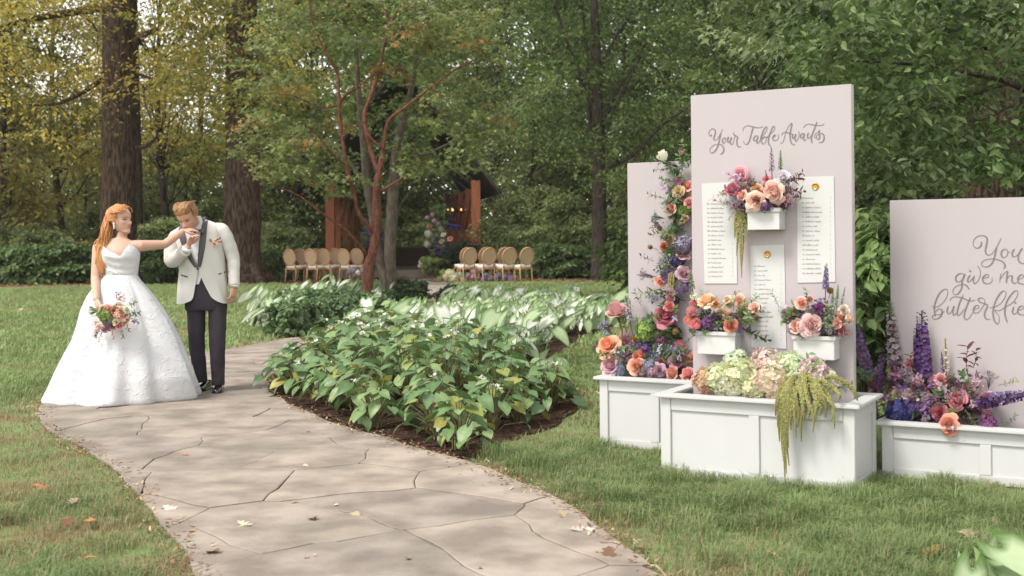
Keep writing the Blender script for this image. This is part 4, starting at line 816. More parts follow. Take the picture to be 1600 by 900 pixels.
# guest list cards
def card(quad, seal, first, step, nrow, x0, x1, xn, label, seed, xdrift=0., smin=.5, nfrom=0):
    R = rng_(seed); P = [TALL.at(*q, .002) for q in quad]; o = P[3]
    t = empty('seating_card', o, label, 'card', 'guest list cards on the tall panel')
    b = MB(); Q = [p - o for p in P]; n = TALL.n
    b.add(Q + [q + n * .003 for q in Q], [(4, 5, 6, 7), (0, 1, 5, 4), (1, 2, 6, 5), (2, 3, 7, 6), (3, 0, 4, 7)]); b.build('card_sheet', M_CARD, t)
    if seal:
        c = TALL.at(*seal, .0052) - o; s = MB(); rings = []
        for k, (rr, hh) in enumerate([(.0205, 0), (.0215, .003), (.0185, .0055), (.0155, .0045), (.0150, .0035), (.006, .004), (.0005, .0045)]):
            rings.append([c + U * (cos(a) * rr * (1 + .05 * sin(3 * a + 1))) + ZA * (sin(a) * rr * (1 + .04 * sin(2 * a))) + n * hh for a in np.linspace(0, 2 * pi, 21)[:-1]])
        s.loft(rings, False); s.build('wax_seal', M_GOLD, t, smooth=True)
    for r in range(nrow):
        y = first + step * r; xx = x0 + xdrift * r; ln = (x1 - x0) * R.uniform(smin, .98); b = MB()
        def squig(xa, length, yb):
            x = xa; pts = []
            while x < xa + length:
                h = R.choice([1.0, 1.0, 1.2, 2.6, 1.6]); pts += [(x, yb), (x + R.uniform(.4, .8), yb - h), (x + .7, yb + R.uniform(-.2, .6))]; x += R.uniform(.9, 1.5)
            return pts
        runs = [squig(xx, 3.4, y), squig(xx + 5.4, ln * .42, y), squig(xx + 6.8 + ln * .42, max(3, ln * .58 - 7), y)]
        if r >= nfrom: runs.append([(xn, y - 2.2), (xn + 1.0, y - 2.4), (xn + .4, y - .8), (xn + 1.1, y)] if R.random() < .6 else [(xn + .5, y - 2.4), (xn + .4, y)])
        for pts in runs:
            PP = [TALL.at(px, py, .0062) - o for px, py in pts]; PP = catmull(PP, 2); m = len(PP); A = []; Bb = []
            for i in range(m):
                tt = (PP[min(i + 1, m - 1)] - PP[max(i - 1, 0)])
                tt = tt.normalized() if tt.length > 1e-9 else U; s_ = n.cross(tt) * .00085; A.append(PP[i] - s_); Bb.append(PP[i] + s_)
            b.add(A + Bb, [(i, i + 1, m + i + 1, m + i) for i in range(m - 1)])
        b.build('name_line', M_INKP, t)['kind'] = 'stuff'
card([(1096.5, 287), (1150, 284), (1152, 443), (1101, 443)], None, 319, 7.08, 17, 1104.5, 1133, 1144, 'white guest list card partly behind the hanging amaranthus and top flower box', 1, .12, .7, 9)
card([(1172.5, 384), (1225.5, 382), (1229, 545), (1174.5, 543)], (1199, 397.5), 416.5, 7.2, 17, 1178, 1206, 1220, 'white guest list card with gold seal hanging between the two lower flower boxes', 2, .2)
card([(1245.5, 276.5), (1303, 275), (1305.5, 440.5), (1246.5, 442)], (1274, 291.5), 310, 7.35, 17, 1252.5, 1286, 1297, 'white guest list card with gold seal beside the upper flower box', 3, .1)

# small flower boxes hung on the tall panel (outer corners measured on the panel's own plane)
def flower_box(px0, px1, pyt, pyb, depth, label):
    a = TALL.at(px0, pyb, 0); a.z = a.z
    # slide along U at the box front so that its front edge shows where it is seen
    f = TALL.n * depth
    c0 = slide(TALL.o + f, px0); c1 = slide(TALL.o + f, px1); w = (c1 - c0).length
    z0 = W((px0 + px1) / 2, pyb, (c0.y + c1.y) / 2).z; z1 = W((px0 + px1) / 2, pyt, (c0.y + c1.y) / 2).z
    o = Vector((c0.x, c0.y, z0)) - f; t = empty('flower_box', o, label, 'flower box', 'small white flower boxes on the tall panel'); h = z1 - z0
    D = depth - .001
    def B(nm, u0, u1, d0, d1, za, zb, m=M_WHITE, bev=.002):
        b = MB(); b.box(U * ((u0 + u1) / 2) + TALL.n * ((d0 + d1) / 2) + ZA * ((za + zb) / 2), (u1 - u0, d1 - d0, zb - za), (U, TALL.n, ZA), bev=bev); return b.build(nm, m, t)
    B('front_board', 0, w, D - .012, D, 0, h); B('side_board', 0, .012, .002, D - .0125, 0, h); B('side_board', w - .012, w, .002, D - .0125, 0, h)
    B('bottom_board', .0125, w - .0125, .002, D - .0125, .001, .013); B('soil', .0125, w - .0125, .002, D - .0125, h - .05, h - .03, M_SOIL, 0)
    B('rim', -.008, w + .008, D - .011, D + .009, h - .001, h + .022); B('rim', -.008, .011, .002, D - .0115, h - .001, h + .021); B('rim', w - .011, w + .008, .002, D - .0115, h - .001, h + .021)
    return o, w, h
FB1 = flower_box(1168, 1218, 331, 359, .125, 'small white flower box near the top of the tall panel, holding trailing amaranthus')
FB2 = flower_box(1088, 1147, 524, 554, .125, 'small white flower box holding coral roses and pink peonies beside the climbing garland')
FB3 = flower_box(1238, 1302, 531, 562, .125, 'small white flower box holding a large blush rose and a purple delphinium spike')

# ================================================================== FLOWERS (prototypes share mesh data; object colour tints them)
def petal_patch(mb, base, yaw, lean, L_, w, cup, curl, nu=4, nv=3, tint=(1, 1, 1), z0=0.):
    """petal rising from base, leaning out by lean, cupped across, tip curled outward"""
    vs = []; cols = []
    ca, sa = cos(yaw), sin(yaw)
    for i in range(nu + 1):
        t = i / nu; a = lean + curl * t * t; r = base + L_ * t * sin(a * .5 + lean * .5); z = z0 + L_ * t * cos(a * .5 + lean * .5)
        hw = w * (sin(pi * min(1, .18 + .72 * t)) ** .8)
        for j in range(nv + 1):
            s = (j / nv - .5) * 2; x = r - cup * w * s * s * .9; y = s * hw
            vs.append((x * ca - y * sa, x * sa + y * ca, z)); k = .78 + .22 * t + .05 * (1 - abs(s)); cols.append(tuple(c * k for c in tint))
    m = nv + 1; fs = [(i * m + j, i * m + j + 1, (i + 1) * m + j + 1, (i + 1) * m + j) for i in range(nu) for j in range(nv)]
    mb.add(vs, fs, cols)
def rose_mesh(seed, layers):
    """petals wrapped round the axis in rings, rims flaring outward. layer: count, radius, flare, height, half angle"""
    R = rng_(seed); b = MB(); tot = len(layers); nu, nv = 4, 5
    for li, (n, r0, fl, H, da) in enumerate(layers):
        f = li / max(1, tot - 1)
        for k in range(n):
            yaw = 2 * pi * k / n + li * 1.1 + R.normal(0, .15); vs = []; cols = []; H_ = H * R.uniform(.92, 1.08); fl_ = fl * R.uniform(.7, 1.3); ph = R.uniform(0, 6)
            for i in range(nu + 1):
                t = i / nu
                for j in range(nv + 1):
                    q = (j / nv - .5) * 2; a = yaw + q * da * (.45 + .55 * sin(pi * min(1, .12 + .55 * t))); r = r0 * (.35 + .65 * min(1, t * 2.2)) + fl_ * t * t * (1 - .25 * q * q) + .0012 * k % 2
                    z = H_ * (t - .18 * t * q * q) - fl_ * .45 * t ** 4 + .0012 * sin(5 * q + ph) * t
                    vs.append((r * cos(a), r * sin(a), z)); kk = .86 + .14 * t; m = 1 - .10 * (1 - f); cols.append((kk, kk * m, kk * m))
            m = nv + 1; b.add(vs, [(i * m + j, i * m + j + 1, (i + 1) * m + j + 1, (i + 1) * m + j) for i in range(nu) for j in range(nv)], cols)
    b.ball((0, 0, .012), .012 if tot < 5 else .017, 8, 5, (.62, .5, .45), (1, 1, 1.3)); b.tube([(0, 0, 0), (0, 0, -.05)], .003, 5, col=(.25, .38, .16))
    return b.mesh('rose', True, True)
def ball_flower(seed, r, n, pet, npet=4, squash=.8, hemi=-.45):
    """hydrangea / lilac-like head: florets over a mound"""
    R = rng_(seed); V = []; F = []; C = []
    for i in range(n):
        z = 1 - (i + .5) / n * (1 - hemi); a = i * 2.399963 + R.normal(0, .15); s = sqrt(max(0, 1 - z * z)); nn = Vector((s * cos(a), s * sin(a), z * squash)).normalized()
        lump = 1 + .16 * mnoise.noise(nn * 2.3 + Vector((seed, 0, 0))); c = Vector((s * cos(a) * r, s * sin(a) * r, z * r * squash)) * (lump * R.uniform(.80, 1.10)); nn = (nn + Vector(R.normal(0, .38, 3))).normalized()
        q = nn.to_track_quat('Z', 'Y').to_matrix(); spin = R.uniform(0, 6.28); k0 = R.uniform(.80, 1.12); hue = R.normal(0, .045, 3)
        for p in range(npet):
            an = spin + 2 * pi * p / npet; o = len(V); d = Vector((cos(an), sin(an), 0)); e = Vector((-sin(an), cos(an), 0)); L_ = pet * R.uniform(.85, 1.15)
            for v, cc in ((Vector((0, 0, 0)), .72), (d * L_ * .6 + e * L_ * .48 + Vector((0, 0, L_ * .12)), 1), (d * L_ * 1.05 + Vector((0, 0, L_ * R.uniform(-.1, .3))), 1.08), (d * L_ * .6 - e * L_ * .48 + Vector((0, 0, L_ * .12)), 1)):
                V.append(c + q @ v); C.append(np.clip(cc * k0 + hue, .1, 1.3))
            F.append((o, o + 1, o + 2, o + 3))
    # dark core so that gaps between florets close
    b = MB(); b.v = [tuple(v) for v in V]; b.f = F; b.c = [tuple(c) for c in C]; b.ball((0, 0, 0), r * .66, 10, 6, (.75, .78, .62), (1, 1, squash))
    return b.mesh('hydrangea', False, True)
def spike_mesh(seed, L_, r, n, pet, greentip=True):
    """delphinium / larkspur: florets round an upright axis, buds at the tip. z up"""
    R = rng_(seed); b = MB(); b.tube([(0, 0, -.12), (0, 0, L_)], [.004, .002], 5, col=(.35, .5, .25))
    for i in range(n):
        t = i / n; z = L_ * (.04 + .96 * t); a = i * 2.4 + R.normal(0, .2); rr = r * (1 - .62 * t ** 1.6); sz = pet * (1 - .55 * t)
        c = Vector((cos(a) * rr, sin(a) * rr, z)); nn = Vector((cos(a), sin(a), .25)).normalized(); q = nn.to_track_quat('Z', 'Y').to_matrix()
        bud = t > .80; k0 = R.uniform(.7, 1.2); col = (.85, 1.35, .55) if (bud and greentip) else (1, 1, 1)
        for p in range(5):
            an = p * 1.2566 + a; d = Vector((cos(an), sin(an), 0)); e = Vector((-sin(an), cos(an), 0)); lift = Vector((0, 0, sz * (.2 if not bud else .8)))
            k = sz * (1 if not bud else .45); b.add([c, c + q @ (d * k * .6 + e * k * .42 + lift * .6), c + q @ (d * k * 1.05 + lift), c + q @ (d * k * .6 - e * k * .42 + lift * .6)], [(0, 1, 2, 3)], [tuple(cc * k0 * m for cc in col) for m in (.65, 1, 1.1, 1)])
        b.tube([(0, 0, z - .01), c], .0012, 3, col=(.3, .42, .2))
    return b.mesh('delphinium', False, True)
def filler_mesh(seed, r, n, dot):
    """airy sprig: thin stems ending in tiny florets"""
    R = rng_(seed); b = MB()
    for i in range(n):
        a = R.uniform(0, 6.28); th = R.uniform(0, 1.0); d = Vector((sin(th) * cos(a), sin(th) * sin(a), cos(th))) * r * R.uniform(.6, 1.1)
        if i % 3 == 0: b.tube([(0, 0, -.05), d * .5, d], .0012, 3, col=(.35, .40, .28))
        for k in range(3):
            c = d + Vector(R.normal(0, r * .09, 3)); s = dot * R.uniform(.7, 1.3); k0 = R.uniform(.65, 1.25); m = Matrix.Rotation(R.uniform(0, 6.28), 3, Vector(R.normal(size=3)).normalized())
            b.add([c + m @ Vector(v) for v in ((s, 0, 0), (0, s, 0), (-s, 0, 0), (0, -s, 0), (0, 0, s), (0, 0, -s))], [(0, 1, 4), (1, 2, 4), (2, 3, 4), (3, 0, 4), (1, 0, 5), (2, 1, 5), (3, 2, 5), (0, 3, 5)], (k0, k0, k0))
    return b.mesh('sprig', False, True)
def leaf_shape(L_, w, n=5, fold=.22, bend=.3, heart=0.):
    """one leaf along +x, top side +z"""
    b = MB(); vs = []; cols = []
    for i in range(n + 1):
        t = i / n; hw = w / 2 * (sin(pi * (t * .93 + .035) ** (.72 if heart else .85)) ** .9); x = L_ * t; z = -bend * L_ * t * t
        for j in (-1, -.5, 0, .5, 1):
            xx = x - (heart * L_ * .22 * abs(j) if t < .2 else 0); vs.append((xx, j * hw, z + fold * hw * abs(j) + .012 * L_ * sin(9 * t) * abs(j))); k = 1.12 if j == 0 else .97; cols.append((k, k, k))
    fs = [(i * 5 + j, (i + 1) * 5 + j, (i + 1) * 5 + j + 1, i * 5 + j + 1) for i in range(n) for j in range(4)]
    b.add(vs, fs, cols); return b
def branch_mesh(seed, L_, n, leaf, droop=.3, wid=.45):
    """stem along +z with alternate leaves"""
    R = rng_(seed); b = MB(); P = [Vector((droop * L_ * t * t * .6, 0, L_ * t)) for t in np.linspace(0, 1, 6)]; b.tube(P, [.0028, .0026, .0022, .0018, .0014, .001], 4, col=(.8, .75, .7))
    for i in range(n):
        t = .2 + .8 * i / (n - 1); p = Vector((droop * L_ * t * t * .6, 0, L_ * t)); a = i * 2.4 + R.normal(0, .3); lf = leaf_shape(leaf * R.uniform(.7, 1.15), leaf * wid, 4, .2, R.uniform(.1, .5))
        m = Matrix.Rotation(a, 3, 'Z') @ Matrix.Rotation(-R.uniform(.25, .9), 3, 'Y'); k0 = R.uniform(.75, 1.2)
        b.add([p + m @ Vector(v) for v in lf.v], lf.f, [tuple(k0 * c for c in cc) for cc in lf.c])
    return b.mesh('foliage_sprig', True, True)
def pod_mesh(seed):
    R = rng_(seed); b = MB(); b.ball((0, 0, 0), .012, 8, 6, (.8, .75, .6))
    for i in range(40):
        z = 1 - 2 * (i + .5) / 40; a = i * 2.4; s = sqrt(1 - z * z); d = Vector((s * cos(a), s * sin(a), z)); e = d.orthogonal() * .004
        b.add([d * .011 + e, d * .011 - e, d * .0165], [(0, 1, 2)], (1.1, 1.0, .8))
    b.tube([(0, 0, -.01), (.004, 0, -.05), (0, 0, -.12)], .0014, 4, col=(.5, .6, .35)); return b.mesh('seed_pod', False, True)
FM = {}
RL = lambda o: [(2, .0045, .002, .054, 1.7), (3, .009, .004, .053, 1.15), (4, .014, .005 + .003 * o, .049, .85), (5, .018, .007 + .008 * o, .043, .68), (5, .022, .011 + .012 * o, .034, .66), (6, .025, .015 + .016 * o, .023, .56)]
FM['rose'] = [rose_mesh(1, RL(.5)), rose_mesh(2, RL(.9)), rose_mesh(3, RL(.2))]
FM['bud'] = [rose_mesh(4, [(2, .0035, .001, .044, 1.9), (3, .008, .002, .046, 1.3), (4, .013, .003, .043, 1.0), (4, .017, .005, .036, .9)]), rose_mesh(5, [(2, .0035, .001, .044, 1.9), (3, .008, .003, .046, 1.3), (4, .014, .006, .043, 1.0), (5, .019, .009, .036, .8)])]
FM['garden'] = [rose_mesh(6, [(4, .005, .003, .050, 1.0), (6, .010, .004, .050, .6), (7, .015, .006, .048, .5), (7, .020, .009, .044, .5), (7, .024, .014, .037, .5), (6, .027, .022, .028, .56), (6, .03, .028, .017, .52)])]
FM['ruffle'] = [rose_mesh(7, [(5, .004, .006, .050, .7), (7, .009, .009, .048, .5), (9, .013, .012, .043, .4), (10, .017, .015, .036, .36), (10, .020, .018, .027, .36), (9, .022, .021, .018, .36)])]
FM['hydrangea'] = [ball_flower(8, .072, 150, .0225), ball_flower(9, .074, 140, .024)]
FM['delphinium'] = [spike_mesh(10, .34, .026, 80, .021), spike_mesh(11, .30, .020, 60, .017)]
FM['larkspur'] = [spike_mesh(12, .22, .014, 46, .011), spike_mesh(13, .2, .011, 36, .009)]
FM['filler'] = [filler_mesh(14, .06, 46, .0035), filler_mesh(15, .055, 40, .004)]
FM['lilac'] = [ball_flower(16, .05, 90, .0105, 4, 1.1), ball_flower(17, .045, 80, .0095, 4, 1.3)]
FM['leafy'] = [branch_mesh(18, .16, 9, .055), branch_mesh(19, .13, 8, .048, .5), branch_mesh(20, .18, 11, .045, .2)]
FM['pod'] = [pod_mesh(21)]
PARTNAME = {'rose': 'rose', 'bud': 'rosebud', 'garden': 'garden_rose', 'ruffle': 'carnation', 'hydrangea': 'hydrangea_head', 'delphinium': 'delphinium_spike', 'larkspur': 'larkspur_spike', 'filler': 'flower_sprig', 'lilac': 'lilac_cluster', 'leafy': 'foliage_sprig', 'pod': 'seed_pod'}
NATURAL = {'rose': .080, 'bud': .052, 'garden': .098, 'ruffle': .080, 'hydrangea': .175, 'delphinium': .34, 'larkspur': .22, 'filler': .12, 'lilac': .11, 'leafy': .17, 'pod': .033}
for k in FM:
    for me in FM[k]: me.materials.append(M_PETAL)
PAL = dict(coral=(.84, .47, .36), peach=(.90, .62, .48), blush=(.91, .75, .67), cream=(.86, .76, .62), white=(.92, .89, .83), pink=(.82, .46, .47), rose=(.68, .29, .32), mauve=(.68, .43, .49), orange=(.84, .54, .33), purple=(.20, .11, .28), violet=(.21, .14, .28), lav=(.43, .37, .48), blue=(.08, .09, .23), plum=(.19, .09, .15), dusty=(.46, .34, .39), burg=(.13, .055, .055), green=(.19, .28, .10), dgreen=(.09, .15, .06), lime=(.36, .45, .14), sagel=(.22, .29, .17), pale=(.70, .74, .54), blgreen=(.74, .71, .54), pinkh=(.86, .72, .64), tanh=(.76, .66, .50), pod=(.33, .24, .12), slate=(.37, .39, .47), rust=(.62, .22, .12))
def flower(parent, kind, P, face, size, color, R, spin=None, lab=None):
    """P world point of the bloom's middle, face: direction it looks/grows, size in metres"""
    me = FM[kind][R.integers(0, len(FM[kind]))]; sc = size / NATURAL[kind]; f = Vector(face).normalized()
    if kind in ('rose', 'bud', 'garden', 'ruffle'): P = Vector(P) - f * .03 * sc
    c = PAL[color] if isinstance(color, str) else color; c = tuple(min(.95, x * R.uniform(.88, 1.1)) for x in c)
    if kind in ('delphinium', 'larkspur'): sc = (sc * 1.45, sc * 1.45, sc)
    o = inst(PARTNAME[kind], me, parent, frame(Vector(P) - parent.location, f, R.uniform(0, 6.28) if spin is None else spin, sc), c)
    if lab: o['label'] = lab
    return o
def arrange(root, pan, items, R, off=(.05, .16), face=None, up=.35):
    """items: kind, px, py, size in photograph pixels, colour [, (fx, fz) growth in the panel plane][, off]"""
    for it in items:
        kind, px, py, spx, colr = it[:5]; grow = it[5] if len(it) > 5 and it[5] else None
        o = it[6] if len(it) > 6 else R.uniform(*off); P = pan.at(px, py, o); m = P.y / FPX * spx * 1.12
        if grow: f = U * grow[0] + ZA * grow[1] + pan.n * (grow[2] if len(grow) > 2 else .25)
        else: f = pan.n * 1.0 + U * R.normal(0, .35) + ZA * (up + R.normal(0, .3))
        if kind in ('delphinium', 'larkspur', 'leafy') and not grow: f = ZA + U * R.normal(0, .4) + pan.n * R.uniform(0, .5)
        flower(root, kind, P, f, m, colr, R)
def strand(mb, pts, r, R, col):
    """amaranthus: a bumpy tassel"""
    P = catmull([Vector(p) for p in pts], 7); n = len(P)
    k = [r * (.55 + .75 * sin(pi * min(1, .12 + .75 * i / (n - 1)))) * (1 - .72 * (i / (n - 1)) ** 2) for i in range(n)]
    mb.tube(P, [x * .8 for x in k], 5, col=tuple(c * .6 for c in col))
    for i in range(n - 1):
        L_ = (P[i + 1] - P[i]).length; m = max(2, int(L_ / (r * .55)))
        for q in range(m):
            c = P[i].lerp(P[i + 1], q / m)
            for e in range(5):
                d = Vector(R.normal(size=3)).normalized(); s = k[i] * R.uniform(.3, .5); cc = tuple(x * R.uniform(.7, 1.3) for x in col); b0 = c + d * k[i] * .75; t = d.orthogonal().normalized() * s; u2 = d.cross(t)
                mb.add([b0 + t, b0 - t * .5 + u2 * .87, b0 - t * .5 - u2 * .87, b0 + d * s * 1.2], [(0, 1, 3), (1, 2, 3), (2, 0, 3)], cc)
M_AMAR = mat('amaranthus', rough=.8, spec=.1, src='attr', transl=.15)
R = rng_(400)
# --- upper flower box
o, w, h = FB1; A1 = empty('floral_arrangement', o + U * (w / 2) + TALL.n * .06 + ZA * (h - .02), 'blush roses and lilac with trailing amaranthus in the upper flower box', 'flowers')
it = [('garden', 1206, 300, 31, 'blush', None, .17), ('garden', 1180, 314, 26, 'blush', None, .18), ('ruffle', 1221, 277, 22, 'white', None, .14), ('rose', 1153, 275, 24, 'pink'), ('rose', 1143, 294, 20, 'rose'), ('rose', 1157, 304, 14, 'peach'), ('rose', 1163, 292, 15, 'tanh'), ('rose', 1182, 296, 15, 'coral'), ('bud', 1128, 299, 14, 'white', (-1, .1)), ('filler', 1158, 318, 24, 'dusty'), ('filler', 1148, 316, 22, 'lav'), ('lilac', 1168, 322, 20, 'plum'), ('filler', 1172, 302, 20, 'dusty'), ('lilac', 1196, 324, 16, 'purple'), ('filler', 1232, 315, 24, 'mauve'), ('filler', 1226, 308, 20, 'plum'), ('ruffle', 1210, 317, 17, 'mauve'), ('pod', 1218, 318, 11, 'pod'), ('pod', 1177, 288, 9, 'pod'), ('pod', 1187, 324, 9, 'pod'),
      ('larkspur', 1206, 268, 34, 'lav', (0, 1, .05)), ('larkspur', 1219, 266, 28, 'green', (.05, 1, .05)), ('larkspur', 1200, 290, 24, 'violet', (-.1, 1, .2)), ('leafy', 1226, 288, 30, 'burg', (1, .45)), ('leafy', 1228, 300, 26, 'burg', (1, .1)), ('leafy', 1236, 284, 22, 'burg', (.9, .5)), ('leafy', 1150, 328, 22, 'green', (-.5, -.6)), ('leafy', 1163, 330, 20, 'dgreen', (.3, -1)), ('filler', 1136, 316, 16, 'sagel'), ('leafy', 1204, 322, 20, 'burg'), ('lilac', 1188, 308, 16, 'plum', None, .04), ('filler', 1242, 308, 16, 'burg', (1, .2)), ('lilac', 1215, 295, 18, 'plum', None, .03), ('lilac', 1170, 290, 16, 'plum', None, .03), ('rose', 1197, 281, 12, 'pink', None, .06)]
arrange(A1, TALL, it, R)
for pts in ([(1152, 328), (1149, 345), (1148, 372)], [(1156, 327), (1156, 350), (1157, 375), (1158, 405), (1159, 434)], [(1158, 330), (1160, 360), (1160, 390), (1159, 420)], [(1161, 332), (1166, 352), (1171, 373)], [(1153, 330), (1153, 360), (1151, 400)], [(1159, 330), (1156, 345), (1155, 366)]):
    b = MB(); strand(b, [TALL.at(x, y, .09) - A1.location for x, y in pts], .0105, R, (.42, .40, .17)); b.build('amaranthus_strand', M_AMAR, A1, cols=True)
# --- lower flower boxes
o, w, h = FB2; A2 = empty('floral_arrangement', o + U * (w / 2) + TALL.n * .06 + ZA * (h - .02), 'coral and pink roses with glossy green leaves in the box by the garland', 'flowers')
it = [('ruffle', 1103, 466, 24, 'peach', (-.1, 1, .5)), ('rose', 1126, 496, 23, 'coral'), ('rose', 1143, 508, 21, 'coral', None, .15), ('ruffle', 1170, 492, 21, 'pink'), ('ruffle', 1177, 479, 16, 'cream'), ('bud', 1082, 489, 17, 'pink'), ('bud', 1075, 499, 16, 'pink'), ('bud', 1086, 506, 17, 'pink'), ('rose', 1139, 475, 14, 'blush'), ('rose', 1154, 470, 15, 'peach'), ('rose', 1118, 474, 11, 'orange'), ('rose', 1135, 467, 10, 'peach'), ('bud', 1083, 474, 13, 'pink'), ('lilac', 1105, 508, 24, 'purple'), ('lilac', 1128, 512, 18, 'purple'), ('filler', 1098, 490, 24, 'lav'), ('leafy', 1160, 500, 34, 'dgreen', (.6, .4)), ('leafy', 1168, 516, 32, 'dgreen', (.8, -.4)), ('leafy', 1146, 485, 28, 'green', (.1, 1)), ('leafy', 1095, 506, 26, 'dgreen', (-.5, .2)), ('leafy', 1090, 519, 22, 'dgreen', (-.7, -.6)), ('leafy', 1158, 508, 28, 'dgreen', (.3, .2)), ('leafy', 1130, 488, 28, 'green', (-.3, .8)), ('larkspur', 1082, 452, 34, 'sagel', (-.1, 1, .1)), ('filler', 1084, 465, 18, 'white'), ('pod', 1090, 478, 9, 'pod'), ('leafy', 1110, 486, 30, 'green', (-.2, 1)), ('leafy', 1170, 478, 22, 'green', (.6, .8)), ('lilac', 1146, 497, 18, 'plum', None, .05), ('leafy', 1118, 510, 24, 'dgreen', (.1, .6))]
arrange(A2, TALL, it, R)
o, w, h = FB3; A3 = empty('floral_arrangement', o + U * (w / 2) + TALL.n * .06 + ZA * (h - .02), 'large blush rose, coral rose and purple spikes in the box below the sealed card', 'flowers')
it = [('garden', 1270, 508, 31, 'blush', None, .16), ('rose', 1247, 507, 23, 'coral', None, .16), ('rose', 1252, 472, 16, 'peach'), ('rose', 1266, 467, 10, 'peach'), ('lilac', 1282, 481, 26, (.20, .05, .20)), ('delphinium', 1290, 453, 42, 'violet', (.05, 1, .05)), ('larkspur', 1290, 440, 22, 'sagel', (0, 1, .05)), ('larkspur', 1315, 474, 26, 'slate', (.25, 1, .1)), ('larkspur', 1308, 468, 22, 'green', (.1, 1, .1)), ('pod', 1297, 454, 11, 'pod'), ('rose', 1313, 494, 18, 'peach'), ('rose', 1318, 484, 13, 'blush'), ('rose', 1306, 505, 13, 'peach'), ('bud', 1328, 497, 12, 'peach', (.8, .4)), ('ruffle', 1318, 515, 14, 'rose', (.8, .2)), ('ruffle', 1324, 520, 11, 'mauve', (1, .0)), ('ruffle', 1305, 518, 14, 'mauve'), ('filler', 1285, 520, 24, 'plum'), ('filler', 1298, 517, 22, 'dusty'), ('hydrangea', 1257, 522, 22, 'slate'), ('lilac', 1238, 515, 16, 'lav'), ('filler', 1228, 504, 14, 'lime', (-1, .3)), ('bud', 1229, 481, 12, 'white', (-.4, 1)), ('bud', 1239, 489, 9, 'tanh'), ('leafy', 1217, 480, 24, 'green', (-.3, 1)), ('leafy', 1292, 500, 30, 'green', (.1, .5)), ('leafy', 1265, 486, 30, 'sagel', (-.2, 1)), ('leafy', 1302, 490, 28, 'green', (.3, .9)), ('filler', 1250, 494, 20, 'lav'), ('leafy', 1252, 492, 26, 'sagel', (-.6, .7)), ('lilac', 1290, 510, 18, 'plum', None, .05), ('lilac', 1262, 515, 18, 'plum', None, .05), ('larkspur', 1300, 476, 24, 'lav', (.1, 1, .1))]
arrange(A3, TALL, it, R)
# --- hydrangeas and amaranthus filling the front planter
A4 = empty('floral_arrangement', PL_F + U * .57 + V_ * .2 + ZA * .42, 'mound of pale green and blush hydrangeas with long trailing amaranthus', 'flowers')
it = [('hydrangea', 1104, 594, 34, (.66, .42, .30)), ('hydrangea', 1122, 590, 38, 'pale'), ('hydrangea', 1150, 568, 36, 'pale'), ('hydrangea', 1158, 584, 46, 'pale'), ('hydrangea', 1132, 600, 36, 'pale'), ('hydrangea', 1145, 604, 32, 'pinkh'), ('hydrangea', 1196, 566, 40, 'tanh'), ('hydrangea', 1204, 590, 50, 'pinkh'), ('hydrangea', 1180, 603, 40, 'blgreen'), ('hydrangea', 1235, 570, 36, 'pale'), ('hydrangea', 1272, 584, 42, 'cream'), ('hydrangea', 1248, 596, 38, 'pale'), ('hydrangea', 1228, 606, 38, 'pinkh'), ('hydrangea', 1292, 600, 36, 'blgreen'), ('hydrangea', 1214, 612, 32, 'blgreen'), ('hydrangea', 1108, 608, 26, (.64, .44, .32)), ('leafy', 1250, 578, 34, 'sagel', (.5, .4)), ('leafy', 1308, 606, 30, 'sagel', (.8, .2)), ('leafy', 1262, 592, 34, 'green', (.2, .4)), ('leafy', 1225, 586, 28, 'green', (-.4, .5))]
for x in it:
    k, px, py, sp_, cl = x[:5]; d = .18 if py < 580 else .24; P = TALL.at(px, py, d if px < 1280 else .15); P = TALL.at(px, py, d)
    flower(A4, k, P, (U * x[5][0] + ZA * x[5][1] + TALL.n * .3) if len(x) > 5 else (TALL.n * .8 + ZA * .7 + U * R.normal(0, .2)), P.y / FPX * sp_ * 1.28, cl, R)
FRONT_OFF = .335 + .055
def fp(px, py, off): return TALL.at(px, py, off)
R = rng_(410)
ends = [(1215, 668, .42), (1218, 690, .42), (1222, 705, .42), (1227, 755, .42), (1229, 740, .42), (1224, 720, .42), (1232, 700, .42), (1236, 672, .42), (1240, 660, .42), (1246, 668, .42), (1252, 690, .42), (1256, 662, .42), (1262, 655, .42), (1270, 676, .42), (1275, 660, .42), (1282, 650, .42), (1290, 652, .42), (1298, 660, .42), (1304, 670, .42), (1212, 650, .42), (1233, 728, .42), (1244, 684, .42), (1290, 640, .41), (1310, 628, .38), (1340, 626, .36)]
for ex, ey, eo in ends:
    sx, sy = 1245 + (ex - 1250) * .42 + R.normal(0, 5), 590 + R.normal(0, 6); mx, my = ex * .75 + sx * .25 + R.normal(0, 2), 614 + abs(R.normal(0, 4)) + (6 if ex < 1290 else 0)
    if ex >= 1305: my = 606
    P = [fp(sx, sy, .30), fp((sx + mx) / 2, (sy + my) / 2 - 6, .36), fp(mx, my, .415 if ex < 1300 else .36), fp(ex + R.normal(0, 2), my + (ey - my) * .5, eo + .015), fp(ex, ey, eo + .008)]
    b = MB(); strand(b, [p - A4.location for p in P], .0135, R, (.40, .40, .16) if R.random() < .6 else (.33, .31, .12)); b.build('amaranthus_strand', M_AMAR, A4, cols=True)
